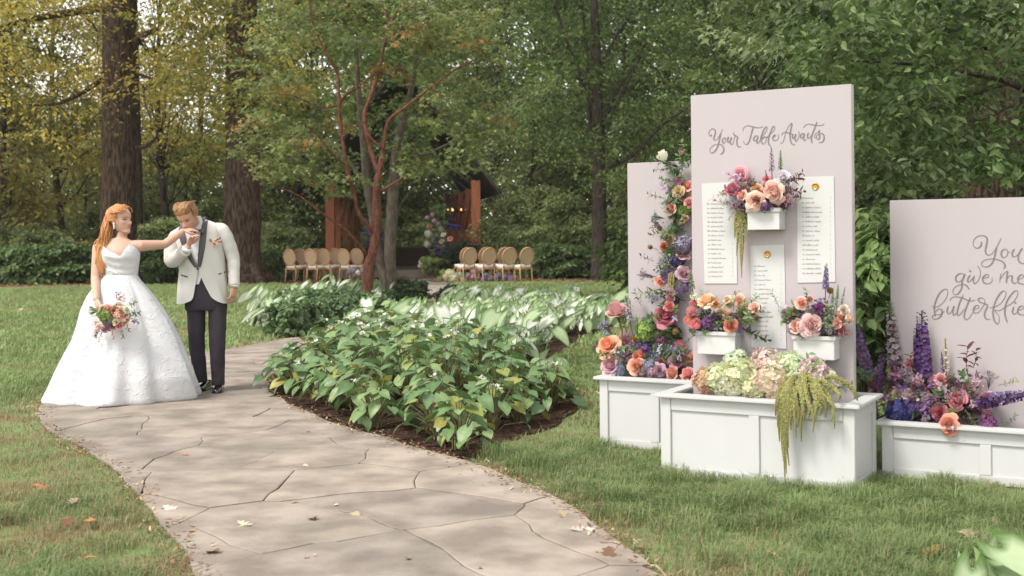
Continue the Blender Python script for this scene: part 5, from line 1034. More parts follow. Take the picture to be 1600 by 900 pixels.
# --- climbing garland on the blank panel and flowers at its foot
A5 = empty('flower_garland', LEFT.o + U * .5 + NRM * .06 + ZA * .47, 'garland of coral, pink and purple flowers climbing the blank panel', 'flowers')
R = rng_(420)
it = [('bud', 1034, 241, 17, 'white', (-.4, .8, .3), .1), ('filler', 1066, 236, 14, 'mauve'), ('rose', 1073, 288, 15, 'pink'), ('rose', 1058, 298, 15, 'peach'), ('rose', 1068, 303, 16, 'pink'), ('rose', 1075, 316, 13, 'pink'), ('rose', 1046, 325, 15, 'peach'), ('rose', 1063, 343, 13, 'pink'), ('rose', 1071, 340, 9, 'pink'), ('ruffle', 1044, 373, 18, 'blush'), ('rose', 1037, 386, 10, 'rust'), ('ruffle', 1067, 394, 18, 'mauve'), ('hydrangea', 1070, 382, 27, 'lav'), ('lilac', 1064, 390, 22, 'violet'), ('hydrangea', 1058, 406, 24, (.20, .17, .40)), ('lilac', 1044, 430, 22, 'violet'), ('hydrangea', 1050, 434, 22, (.34, .22, .44)), ('hydrangea', 1066, 446, 24, (.42, .28, .42)), ('rose', 1070, 426, 20, 'mauve'), ('rose', 1045, 462, 14, 'pink'), ('rose', 1045, 478, 15, 'pink'), ('rose', 1039, 491, 27, 'rose'), ('rose', 1032, 440, 14, 'peach'), ('pod', 1031, 357, 9, 'pod'), ('pod', 1016, 386, 9, 'pod'), ('pod', 1055, 518, 10, 'pod'),
      ('hydrangea', 1066, 330, 26, 'lime', None, .04), ('hydrangea', 1060, 318, 20, 'green', None, .04), ('hydrangea', 1009, 516, 32, 'lime'), ('rose', 1061, 538, 18, 'rose', (0, 1, .2)), ('rose', 962, 481, 32, 'pink', (-.1, 1, .4), .12), ('rose', 948, 537, 28, 'orange', None, .16), ('rose', 974, 535, 26, 'mauve'), ('rose', 952, 569, 24, 'mauve', None, .18), ('rose', 999, 556, 22, 'coral'), ('rose', 996, 570, 23, 'coral', None, .2), ('rose', 1030, 566, 18, 'coral'), ('rose', 1057, 564, 20, 'mauve'), ('rose', 1048, 581, 19, 'coral', None, .2), ('ruffle', 1073, 582, 21, 'coral', None, .2), ('ruffle', 1076, 556, 20, 'coral'), ('rose', 1029, 578, 16, 'mauve', None, .2), ('rose', 1045, 556, 16, 'peach'), ('hydrangea', 970, 577, 24, 'slate'), ('hydrangea', 1014, 572, 22, 'slate', None, .18), ('lilac', 1010, 545, 24, 'purple'), ('lilac', 1020, 582, 18, 'dusty', None, .2), ('pod', 1035, 545, 10, 'pod'), ('pod', 1060, 552, 9, 'pod'), ('bud', 991, 529, 11, (.6, .4, .1)), ('lilac', 985, 548, 22, 'purple'), ('lilac', 1035, 535, 20, 'plum')]
arrange(A5, LEFT, it, R, (.06, .14))
for px, py in [(1060, 250), (1066, 262), (1072, 252), (1058, 266), (1070, 275), (1062, 284), (1074, 240), (1066, 296), (1056, 310), (1072, 300), (1064, 322), (1075, 330), (1058, 335), (1048, 350), (1068, 355), (1052, 362), (1074, 362), (1046, 398), (1060, 420), (1072, 410), (1036, 420), (1052, 452), (1030, 452), (1062, 462), (1072, 470), (1028, 470), (1040, 505), (1024, 490), (1052, 500), (1018, 500), (1030, 520), (1046, 530), (1000, 530), (980, 520), (1010, 560), (990, 580), (1040, 570), (1066, 575), (960, 555), (985, 562), (1022, 548)]:
    c = ['green', 'dgreen', 'sagel', 'green'][R.integers(0, 4)]; P = LEFT.at(px, py, R.uniform(.03, .09))
    flower(A5, 'leafy', P, ZA * R.normal(.3, .6) + U * R.normal(-.3, .6) + NRM * .5, P.y / FPX * R.uniform(24, 38), c, R)
it = [('leafy', 1022, 408, 26, 'dgreen', (-1, .3)), ('leafy', 1033, 405, 24, 'dgreen', (-.3, -.8)), ('filler', 1012, 430, 22, 'lav', (-1, .2)), ('larkspur', 1020, 432, 24, 'lav', (-1, .1, .1)), ('larkspur', 985, 505, 40, 'lav', (-.15, 1, .1)), ('filler', 950, 515, 26, 'lav', (-.6, .8)), ('larkspur', 950, 528, 30, 'slate', (-.5, .9, .1)), ('filler', 938, 545, 20, 'purple', (-1, .3)), ('larkspur', 1005, 528, 34, 'slate', (-.3, 1, .1)), ('filler', 1020, 470, 24, 'slate'), ('filler', 1040, 410, 22, 'lav'), ('leafy', 1002, 478, 24, 'dgreen', (-.4, .8)), ('leafy', 985, 490, 20, 'sagel', (.2, 1)), ('filler', 1045, 545, 24, 'sagel'), ('filler', 1030, 340, 20, 'sagel', (-1, .2)), ('leafy', 1038, 310, 24, 'green', (-1, .3)), ('leafy', 1045, 255, 26, 'sagel', (-1, .2)), ('leafy', 1048, 262, 28, 'sagel', (-1, -.4)), ('leafy', 968, 556, 30, 'dgreen', (-.6, .3)), ('filler', 972, 552, 24, 'purple'), ('filler', 1004, 580, 18, 'dusty', None, .2)]
arrange(A5, LEFT, it, R, (.06, .14))
b = MB(); b.tube([LEFT.at(962, 492, .10) - A5.location, LEFT.at(972, 515, .10) - A5.location, LEFT.at(973, 560, .10) - A5.location], .004, 5, col=(.14, .08, .05)); b.build('rose_stem', M_STEM, A5, cols=True)
for pts in ([(1050, 425), (1048, 440), (1049, 456)], [(1053, 428), (1052, 445), (1051, 460)], [(1046, 428), (1045, 440), (1046, 450)]):
    b = MB(); strand(b, [LEFT.at(x, y, .15) - A5.location for x, y in pts], .008, R, (.52, .45, .22)); b.build('amaranthus_strand', M_AMAR, A5, cols=True)
# --- purple and blue flowers in the low planter
A6 = empty('floral_arrangement', PL_R + U * .35 + V_ * .2 + ZA * .3, 'deep purple delphiniums, pink roses and blue hydrangea before the butterflies panel', 'flowers')
R = rng_(430)
it = [('delphinium', 1442, 588, 92, (.125, .06, .185), (0, 1, .05), .08), ('delphinium', 1438, 590, 80, (.10, .045, .15), (-.05, 1, .1), .1), ('delphinium', 1358, 590, 88, 'violet', (-.22, 1, .05), .06), ('delphinium', 1372, 605, 64, 'violet', (.15, 1, .1), .08), ('delphinium', 1350, 560, 60, 'violet', (-.25, 1, .05), .05), ('larkspur', 1398, 570, 90, 'lav', (-.06, 1, .02), .03), ('larkspur', 1478, 584, 55, 'tanh', (.0, 1, .05), .05), ('larkspur', 1474, 590, 40, 'violet', (-.05, 1, .05), .06), ('delphinium', 1532, 630, 84, (.14, .07, .25), (1, .25, .25), .12), ('delphinium', 1545, 622, 66, 'violet', (1, .25, .3), .16), ('hydrangea', 1406, 644, 40, 'blue', None, .2), ('hydrangea', 1424, 638, 30, (.14, .11, .28), None, .18), ('rose', 1459, 594, 15, 'pink'), ('rose', 1471, 592, 15, 'pink'), ('rose', 1469, 604, 19, 'pink'), ('rose', 1493, 624, 25, 'rose', None, .2), ('rose', 1508, 626, 18, 'pink'), ('rose', 1541, 622, 24, 'pink'), ('rose', 1512, 602, 18, 'pink', (.1, 1, .5)), ('rose', 1466, 644, 23, 'rose', None, .2), ('rose', 1386, 612, 22, 'rose'), ('ruffle', 1407, 615, 20, 'cream'), ('ruffle', 1420, 616, 20, 'blush'), ('rose', 1440, 613, 18, 'rose'), ('rose', 1432, 604, 17, 'orange'), ('rose', 1437, 648, 15, 'burg'), ('garden', 1480, 665, 28, (.74, .38, .27), (-.25, .15, 1), .36), ('ruffle', 1422, 570, 14, 'mauve'), ('filler', 1447, 626, 28, 'dusty'), ('filler', 1440, 640, 26, 'dusty'), ('filler', 1450, 656, 20, 'dusty', None, .24), ('filler', 1424, 596, 18, 'dusty'), ('filler', 1368, 606, 22, 'dusty'), ('hydrangea', 1398, 624, 26, 'lime'), ('filler', 1546, 596, 28, 'dusty', (.2, 1)), ('filler', 1528, 604, 24, 'dusty'), ('filler', 1405, 572, 32, 'plum'), ('filler', 1415, 586, 28, 'dusty'), ('filler', 1395, 590, 26, 'plum'), ('lilac', 1544, 664, 26, (.26, .09, .28), (1, -.1, .5), .26), ('filler', 1490, 646, 18, 'lime', None, .22), ('leafy', 1508, 640, 28, 'sagel', (.3, -.4), .24), ('leafy', 1510, 580, 44, 'burg', (0, 1), .1), ('leafy', 1520, 575, 34, 'burg', (.5, .9), .1), ('leafy', 1500, 662, 26, 'burg', (.3, -.6), .26), ('leafy', 1530, 655, 28, 'burg', (.8, .2), .24), ('leafy', 1560, 662, 26, 'sagel', (1, .2), .22), ('leafy', 1575, 664, 20, 'green', (.6, .7), .2), ('pod', 1358, 592, 11, 'pod'), ('leafy', 1560, 602, 26, 'lime', (.9, .3)), ('filler', 1366, 600, 20, 'plum'), ('leafy', 1388, 540, 40, 'burg', (.1, 1), .04)]
arrange(A6, RIGHT, it, R, (.08, .18))
for px, py in [(1385, 590), (1400, 600), (1415, 605), (1430, 590), (1450, 610), (1480, 612), (1460, 625), (1478, 632), (1500, 610), (1520, 615), (1430, 628), (1452, 640), (1480, 648), (1520, 640), (1405, 630), (1375, 620), (1390, 575), (1470, 618), (1535, 640), (1512, 650), (1442, 660), (1362, 575), (1352, 600), (1424, 650), (1470, 655)]:
    P = RIGHT.at(px, py, R.uniform(.06, .13)); flower(A6, 'leafy', P, ZA * R.normal(.4, .5) + U * R.normal(0, .6) + NRM * .5, P.y / FPX * R.uniform(28, 42), ['burg', 'plum', 'dgreen', 'dgreen'][R.integers(0, 4)], R)
for px, py in [(1400, 600), (1440, 622), (1475, 626), (1505, 640), (1530, 632), (1380, 600), (1455, 605), (1490, 606)]:
    P = RIGHT.at(px, py, .05); flower(A6, 'lilac', P, NRM + ZA * .5, P.y / FPX * R.uniform(26, 34), 'plum', R)

def backing(root, pan, pts, cols, seed, off=(.03, .08), size=(22, 32), kinds=('leafy', 'filler', 'leafy', 'lilac')):
    R = rng_(seed)
    for px, py in pts:
        P = pan.at(px + R.normal(0, 3), py + R.normal(0, 3), R.uniform(*off)); k = kinds[R.integers(0, len(kinds))]
        f = pan.n * .8 + U * R.normal(0, .6) + ZA * R.normal(.35, .5); flower(root, k, P, f, P.y / FPX * R.uniform(*size) * (.75 if k == 'lilac' else 1), cols[R.integers(0, len(cols))], R)
R = rng_(440)
backing(A1, TALL, [(1138 + R.uniform(0, 96), 290 + R.uniform(0, 36)) for _ in range(34)], ['plum', 'dusty', 'dusty', 'sagel', 'lav', 'dgreen', 'burg'], 441, (.03, .10))
backing(A2, TALL, [(1080 + R.uniform(0, 92), 488 + R.uniform(0, 30)) for _ in range(30)], ['dgreen', 'green', 'dgreen', 'purple', 'sagel', 'green'], 442, (.03, .10))
backing(A3, TALL, [(1234 + R.uniform(0, 88), 488 + R.uniform(0, 36)) for _ in range(32)], ['sagel', 'plum', 'green', 'dusty', 'dgreen', 'lav'], 443, (.03, .10))
backing(A5, LEFT, [(1056 + R.normal(0, 9) - max(0, (y - 300)) * .06, y) for y in R.uniform(250, 530, 60)], ['green', 'dgreen', 'sagel', 'green', 'lav', 'dgreen', 'plum'], 444, (.02, .08), (20, 32))
backing(A5, LEFT, [(945 + R.uniform(0, 130), 540 + R.uniform(0, 42)) for _ in range(44)], ['dgreen', 'green', 'dgreen', 'slate', 'sagel', 'plum', 'purple'], 445, (.03, .14))
backing(A6, RIGHT, [(1350 + R.uniform(0, 205), 590 + R.uniform(0, 66)) for _ in range(60)], ['burg', 'plum', 'dgreen', 'dusty', 'purple', 'dusty', 'sagel'], 446, (.04, .18), (24, 36))

# ================================================================== BED PLANTS
def grid_leaf(L_, w, nu, nv, fold, bend, heart, colfn, wave=.012):
    b = MB(); vs = []; cols = []
    for i in range(nu + 1):
        t = i / nu; hw = w / 2 * (sin(pi * (t * .94 + .03) ** (.66 if heart else .8)) ** .85)
        for j in range(nv + 1):
            q = (j / nv - .5) * 2; x = L_ * t - (heart * L_ * .28 * abs(q) ** 1.5 * max(0, 1 - t * 4)); z = -bend * L_ * t * t + fold * hw * abs(q) - .10 * hw * q * q + wave * L_ * sin(8 * t + 2) * abs(q)
            vs.append((x, q * hw, z)); cols.append(colfn(t, q))
    m = nv + 1; b.add(vs, [(i * m + j, (i + 1) * m + j, (i + 1) * m + j + 1, i * m + j + 1) for i in range(nu) for j in range(nv)], cols)
    return b.mesh('leaf', True, True)
gcol = lambda t, q: tuple(c * (1.15 if abs(q) < .1 else .97 + .06 * sin(t * 20)) for c in (1, 1, 1))
BEG = [grid_leaf(.155, .132, 6, 4, .24, .35, 1, gcol), grid_leaf(.155, .115, 6, 4, .2, .55, 1, gcol), grid_leaf(.14, .13, 6, 4, .30, .2, 1, gcol)]
for me in BEG: me.materials.append(M_LEAFN)
def ccol(t, q):
    e = max(abs(q), 1 - t * 5, (t - .84) * 6); k = min(1, max(0, (e - .62) * 3.2)); wv = np.array([.84, .87, .77]); g = np.array([.17, .27, .085]); v = .12 * (sin(t * 34 + abs(q) * 6) > .55)
    return tuple(wv * (1 - k - v * .6) + g * (k + v * .6))
M_CAL = mat('caladium_leaf', rough=.45, spec=.35, src='both', transl=.35)
CAL = [grid_leaf(.34, .21, 8, 8, .15, .30, 1.4, ccol), grid_leaf(.30, .19, 8, 8, .22, .5, 1.4, ccol), grid_leaf(.32, .18, 8, 8, .30, .15, 1.4, ccol)]
for me in CAL: me.materials.append(M_CAL)
def blossom():
    b = MB(); R = rng_(3)
    for k in range(4):
        c = Vector(R.normal(0, .012, 3)); n = Vector(R.normal(0, .6, 3)) + Vector((0, -.3, 1)); q = n.to_track_quat('Z', 'Y').to_matrix()
        for p in range(4):
            a = p * 1.57 + k; d = Vector((cos(a), sin(a), 0)); e = Vector((-sin(a), cos(a), 0)); L_ = .017
            b.add([c, c + q @ (d * L_ * .6 + e * L_ * .5), c + q @ (d * L_ * 1.1 + Vector((0, 0, .004))), c + q @ (d * L_ * .6 - e * L_ * .5)], [(0, 1, 2, 3)], (.86, .86, .80))
    return b.mesh('blossom', False, True)
BLO = blossom(); M_BLO = mat('white_blossom', rough=.6, src='attr', transl=.3); BLO.materials.append(M_BLO)
LEAFC = [(.15, .25, .088), (.12, .215, .076), (.19, .29, .12), (.145, .235, .105), (.105, .185, .07), (.23, .325, .135)]
YELC = [(.26, .29, .07), (.21, .27, .065), (.32, .30, .08)]
def scatter(poly, gap, R, test, n=6000):
    A = np.array([(p[0], p[1]) for p in poly]); lo, hi = A.min(0), A.max(0); P = R.uniform(lo, hi, (n, 2)); P = P[inside(P, poly)]; out = []
    for p in P:
        if test(p) and all((p[0] - q[0]) ** 2 + (p[1] - q[1]) ** 2 > gap * gap for q in out): out.append(p)
    return out
def edge_dist(p, poly):
    A = np.array([(q[0], q[1]) for q in poly]); B = np.roll(A, -1, 0); d = B - A; t = np.clip(((np.array(p) - A) * d).sum(1) / np.maximum((d * d).sum(1), 1e-9), 0, 1)
    return np.min(np.hypot(*(A + d * t[:, None] - np.array(p)).T))
def iscal(p): return p[1] > (14.4 - 1.75 * (p[0] + 1.5) if p[0] > -1.5 else 16.5)
def green_plant(x, y, h, R, nl, lab, grp, ls=1.0):
    t = empty('bedding_plant', (x, y, .012), lab, 'plant', grp); st = MB()
    for k in range(nl):
        f = (k + .5) / nl; a = k * 2.399 + R.normal(0, .3); z = h * (.16 + .84 * f ** .75) * R.uniform(.88, 1.1); r = .20 * (1.15 - .75 * f) * R.uniform(.5, 1.25)
        p = Vector((r * cos(a), r * sin(a), z)); st.tube([(R.normal(0, .02), R.normal(0, .02), -.02), Vector((p.x * .35, p.y * .35, z * .55)), p], [.006, .004, .0025], 4, col=(.14, .13, .06))
        pit = R.uniform(-.05, .70) * (1.2 - f); yaw = a + R.normal(0, .5)
        M = Matrix.Translation(p) @ Matrix.Rotation(yaw, 4, 'Z') @ Matrix.Rotation(pit, 4, 'Y') @ Matrix.Rotation(R.normal(0, .35), 4, 'X') @ Matrix.Scale(R.uniform(.5, .92) * ls, 4)
        c = LEAFC[R.integers(0, 6)] if R.random() < .86 else YELC[R.integers(0, 3)]; inst('leaf', BEG[R.integers(0, 3)], t, M, c)
    st.build('stems', M_STEM, t, cols=True)
    for k in range(R.integers(0, 3)):
        a = R.uniform(0, 6.28); r = R.uniform(0, .2); inst('blossom', BLO, t, Matrix.Translation((r * cos(a), r * sin(a), h * R.uniform(.75, 1.12))) @ Matrix.Rotation(R.uniform(0, 6), 4, 'Z') @ Matrix.Scale(R.uniform(.7, 1.3), 4))
    return t
R = rng_(500); GP = scatter(BED1, .335, R, lambda p: not iscal(p) and edge_dist(p, BED1) > (.20 if p[1] < 11 else .13))
GLAB = 'broad leaved green bedding plant with small white blossoms '
def gz(p, ed):
    if p[1] > 12.5: return 'next to the white caladiums'
    if p[0] > -.1: return 'near the wispy grass clump'
    return 'at the mulch edge along the path' if ed < .5 else 'in the thick of the mulched bed'
for p in GP:
    ed = edge_dist(p, BED1); green_plant(p[0], p[1], .26 + .30 * min(1, ed / .8) + R.normal(0, .03), R, 30 if p[1] < 12 else 18, GLAB + gz(p, ed), 'green bedding plants ' + gz(p, ed))
def caladium(x, y, h, R, nl, lab, grp, sc=1., face=None, z0=.012):
    t = empty('caladium_plant', (x, y, z0), lab, 'plant', grp); st = MB()
    for k in range(nl):
        a = k * 2.399 + R.normal(0, .4); f = (k + .5) / nl; z = h * (.45 + .55 * f) * R.uniform(.9, 1.1); r = .26 * (1.1 - .7 * f) * R.uniform(.6, 1.2) * sc
        p = Vector((r * cos(a), r * sin(a), z)); st.tube([(0, 0, -.02), Vector((p.x * .4, p.y * .4, z * .65)), p], [.006, .005, .004], 4, col=(.30, .38, .2))
        yaw = a + R.normal(0, .5) if face is None else face + R.normal(0, .9)
        M = Matrix.Translation(p) @ Matrix.Rotation(yaw, 4, 'Z') @ Matrix.Rotation(R.uniform(.15, 1.0), 4, 'Y') @ Matrix.Rotation(R.normal(0, .4), 4, 'X') @ Matrix.Scale(R.uniform(.75, 1.15) * sc, 4)
        k0 = R.uniform(.8, 1.1); c = (k0, k0, k0) if R.random() < .55 else (.52, .62, .42); inst('leaf', CAL[R.integers(0, 3)], t, M, c)
    st.build('stems', M_STEM, t, cols=True)
CP = scatter(BED1, .56, R, lambda p: iscal(p) and edge_dist(p, BED1) > .15)
for p in CP: caladium(p[0], p[1], R.uniform(.46, .66) if p[1] < 17.5 else R.uniform(.26, .42), R, 11, 'white leaved caladium with green edges ' + ('behind the green bedding plants' if p[1] < 17 else 'towards the chairs at the back of the bed'), 'white caladiums ' + ('behind the green bedding plants' if p[1] < 17 else 'at the back of the bed'), 1.0, -2.2)
# far bed
FB = []
for k in range(3):
    Rk = rng_(520 + k); sp = []; st = MB()
    for i in range(34):
        a = Rk.uniform(0, 6.28); z = .72 * Rk.uniform(.15, 1); d = .36 * sqrt(max(.08, 1 - (z / .75) ** 2)) * Rk.random() ** .5; sp.append((d * cos(a), d * sin(a), z, Rk.uniform(.10, .17)))
        if i % 3 == 0: st.tube(wiggle((0, 0, -.02), sp[-1][:3], 3, .02, Rk), [.008, .006, .004, .002], 4)
    V, F, C = leaf_cloud(sp, 9, .14, [(.12, .20, .075), (.09, .165, .06), (.15, .225, .10), (.19, .25, .14), (.10, .17, .07)], Rk, shape='broad', aspect=.75, tilt=.6, flat=.5)
    n = 26; a = Rk.uniform(0, 6.28, n); r = .34 * np.sqrt(Rk.random(n)); c = np.c_[r * np.cos(a), r * np.sin(a), .70 * np.sqrt(np.maximum(.1, 1 - (r / .45) ** 2)) * Rk.uniform(.75, 1.08, n)]
    e = .02; VV = (c[:, None, :] + np.array([(e, 0, 0), (0, e, .01), (-e, 0, 0), (0, -e, .01)])).reshape(-1, 3); FF = np.arange(n * 4).reshape(-1, 4)
    FB.append((st.mesh('stems', True), np_mesh('foliage', V, F, C), np_mesh('blossoms', VV, FF, np.full((n * 4, 3), .82))))
R = rng_(530); P2 = scatter(BED2, .42, R, lambda p: edge_dist(p, BED2) > .12)
for p in P2:
    if p[0] < -3.9 - (p[1] - 17) * .1 + .9 and R.random() < .45 or R.random() < .06:
        caladium(p[0], p[1], R.uniform(.4, .6), R, 8, 'white leaved caladium among the green plants before the chairs', 'white caladiums before the chairs', 1., -2.4); continue
    t = empty('bedding_plant', (p[0], p[1], .012), 'bushy green plant in the round bed before the chairs', 'plant', 'bushy green plants before the chairs', R.uniform(0, 6.28)); s = R.uniform(.60, .82) * (1.0 if p[1] < 22 else .7); t.scale = (s, s, s)
    for nm, me, m in zip(('stems', 'foliage', 'blossoms'), FB[R.integers(0, 3)], (M_BARKG, M_LEAF, M_BLO)):
        if not me.materials: me.materials.append(m)
        o = bpy.data.objects.new(nm, me); COL.objects.link(o); o.parent = t
# dark low plants between the bed and the pavilion
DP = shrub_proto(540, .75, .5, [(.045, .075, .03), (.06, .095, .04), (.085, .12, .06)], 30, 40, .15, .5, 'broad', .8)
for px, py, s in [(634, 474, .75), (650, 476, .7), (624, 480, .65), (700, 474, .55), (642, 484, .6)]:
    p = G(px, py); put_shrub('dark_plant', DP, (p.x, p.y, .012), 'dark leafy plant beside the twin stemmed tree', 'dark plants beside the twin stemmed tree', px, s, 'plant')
# thin-bladed grass clump
def blade_clump(name, p, n, L_, seed, label, col):
    R = rng_(seed); t = empty(name, p, label, 'plant'); b = MB()
    for i in range(n):
        a = R.uniform(0, 6.28); le = L_ * R.uniform(.5, 1.1); lean = R.uniform(.2, 1.0); w = .004; pts = [Vector((cos(a) * lean * le * q ** 1.6, sin(a) * lean * le * q ** 1.6, le * (q - .38 * lean * q ** 2.4))) for q in (0, .33, .66, 1)]; s = Vector((-sin(a), cos(a), 0)) * w; c = tuple(x * R.uniform(.7, 1.25) for x in (col if R.random() < .65 else (.33, .29, .15)))
        b.add([pts[0] - s, pts[0] + s, pts[1] + s, pts[1] - s, pts[2] + s * .7, pts[2] - s * .7, pts[3]], [(0, 1, 2, 3), (3, 2, 4, 5), (5, 4, 6)], c)
    o = b.build('blades', M_GRASS, t, cols=True); o['kind'] = 'stuff'
blade_clump('grass_clump', G(868, 634), 130, .48, 550, 'wispy thin bladed grass clump at the corner of the mulched bed', (.22, .27, .10))
blade_clump('grass_clump', G(838, 628), 60, .38, 551, 'small wispy grass tuft beside the green bedding plants', (.20, .25, .09))
# caladium close by
R = rng_(560)
caladium(1.90, 4.42, .21, R, 10, 'large pale caladium growing in the lawn before the low planter', None, .85, -1.9)

# ================================================================== FLORALS BY THE PAVILION
def far_group(name, px, py, Y, label, items, seed):
    R = rng_(seed); o = W(px, py, Y); o.z = max(0, min(o.z, .3)); root = empty(name, o, label, 'flowers')
    for kind, x, y, s, c, *g in items:
        P = W(x, y, Y + R.uniform(-.3, .3)); f = Vector(g[0]) if g else Vector((R.normal(0, .3), -1, .7)); flower(root, kind, P, f, s * Y / FPX, c, R)
    return root
R = rng_(570)
far_group('hydrangea_mound', 706, 440, 41.5, 'mound of blush and pale green hydrangeas at the end of the chair row', [('hydrangea', x, y, s, c) for x, y, s, c in [(697, 432, 15, 'blush'), (703, 428, 16, 'cream'), (710, 435, 16, 'blgreen'), (717, 431, 14, 'pale'), (705, 438, 15, 'blush'), (693, 441, 12, 'pale'), (714, 440, 14, 'pale'), (722, 438, 13, 'blgreen'), (688, 436, 11, 'lime'), (699, 442, 12, 'pale'), (692, 426, 12, 'lime')]], 571)
far_group('phlox_clump', 765, 440, 41.2, 'clump of lilac and purple phlox under the chairs', [('hydrangea', 734 + i * 6.2 + R.normal(0, 2), 432 + R.normal(0, 5), 11, ['lav', 'mauve', (.45, .25, .50), 'slate'][i % 4]) for i in range(12)] + [('hydrangea', 740 + i * 7 + R.normal(0, 2), 438 + R.normal(0, 3), 10, ['mauve', 'lav', (.5, .3, .55)][i % 3]) for i in range(9)], 572)
far_group('green_hydrangeas', 678, 425, 45.5, 'bank of lime green hydrangeas beside the pavilion step', [('hydrangea', 662 + (i % 7) * 6.5 + R.normal(0, 2), 408 + (i // 7) * 7 + R.normal(0, 2), 12, ['lime', 'green', 'lime', (.26, .36, .12)][i % 4]) for i in range(18)] + [('rose', 658, 408, 7, 'blush'), ('rose', 663, 412, 7, 'blush'), ('rose', 656, 414, 6, 'blush')], 573)
far_group('flower_column', 685, 425, 46.2, 'tall column of mixed flowers beside the pavilion post', [('hydrangea', x, y, s, c) for x, y, s, c in [(686, 323, 9, 'green'), (682, 333, 9, 'green'), (690, 335, 10, 'lime'), (691, 358, 12, 'blgreen'), (669, 366, 13, 'pale'), (668, 382, 12, 'pale'), (676, 375, 12, 'sagel'), (684, 388, 14, 'purple'), (690, 395, 14, 'purple'), (697, 388, 12, 'purple'), (680, 396, 12, 'plum'), (676, 335, 8, 'mauve'), (668, 340, 8, 'mauve'), (679, 345, 9, 'mauve'), (685, 350, 9, 'dusty'), (683, 368, 10, 'sagel'), (694, 378, 9, 'sagel'), (672, 355, 8, 'dusty')]] + [('rose', x, y, 7, c) for x, y, c in [(692, 366, 'blush'), (690, 376, 'blush'), (697, 374, 'peach'), (703, 372, 'pink'), (694, 385, 'blush'), (670, 352, 'pink')]] + [('delphinium', 698, 344, 24, (.07, .06, .22), (1, 0, .1)), ('delphinium', 700, 352, 24, (.08, .06, .24), (1, 0, -.1)), ('delphinium', 703, 357, 22, (.09, .07, .26), (1, 0, -.1))] + [('leafy', 675 + R.uniform(0, 26), 330 + R.uniform(0, 90), 16, 'dgreen') for _ in range(26)], 574)
far_group('flower_column', 585, 420, 46.2, 'dark purple flower column seen behind the peeling trunk', [('hydrangea', x, y, 11, c) for x, y, c in [(574, 358, 'purple'), (578, 366, 'purple'), (570, 370, 'plum'), (576, 378, 'purple'), (592, 360, 'dusty'), (600, 368, 'plum'), (572, 386, 'dgreen'), (584, 392, 'dgreen'), (596, 384, 'purple')]] + [('leafy', 568 + R.uniform(0, 34), 350 + R.uniform(0, 60), 16, 'dgreen') for _ in range(18)], 575)
far_group('aisle_flowers', 556, 432, 40.5, 'low lavender and blush flowers at the end of the front chair row', [('hydrangea', x, y, 9, c) for x, y, c in [(546, 425, 'slate'), (552, 422, 'lav'), (560, 426, 'blush'), (566, 423, 'slate'), (572, 420, 'purple'), (578, 418, 'purple'), (556, 430, 'lav'), (570, 429, 'blush'), (584, 414, 'dgreen')]], 576)
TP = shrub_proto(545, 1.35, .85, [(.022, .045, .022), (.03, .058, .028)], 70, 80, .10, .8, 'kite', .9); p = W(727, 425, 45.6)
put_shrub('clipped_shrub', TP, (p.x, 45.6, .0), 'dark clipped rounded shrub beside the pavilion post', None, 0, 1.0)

# ================================================================== THE COUPLE
M_SKIN = mat('skin', rough=.5, spec=.35, src='attr', sss=.15)
M_HAIRB = mat('red_gold_hair', (.60, .29, .115), rough=.38, spec=.55, col2=(.40, .165, .055), vscale=45, stretch=(1, 1, .2))
M_HAIRG = mat('brown_gold_hair', (.42, .235, .10), rough=.42, spec=.5, col2=(.20, .095, .04), vscale=60)
M_JACKET = mat('ivory_wool', (.60, .59, .555), rough=.8, spec=.15, var=.04, vscale=9, bump=.15, bscale=14, bdist=.012)
M_SHIRT = mat('white_shirt', (.76, .78, .80), rough=.7, bump=.1, bscale=30)
M_SATIN = mat('charcoal_satin', (.060, .055, .062), rough=.38, spec=.5)
M_TROUSER = mat('charcoal_wool', (.052, .046, .056), rough=.85, spec=.15, var=.25, vscale=10, bump=.2, bscale=12, bdist=.015)
M_SHOE = mat('black_patent', (.008, .008, .009), rough=.12, spec=.6, coat=.6)
M_PEARL = mat('earring', (.85, .82, .80), rough=.25, spec=.6)
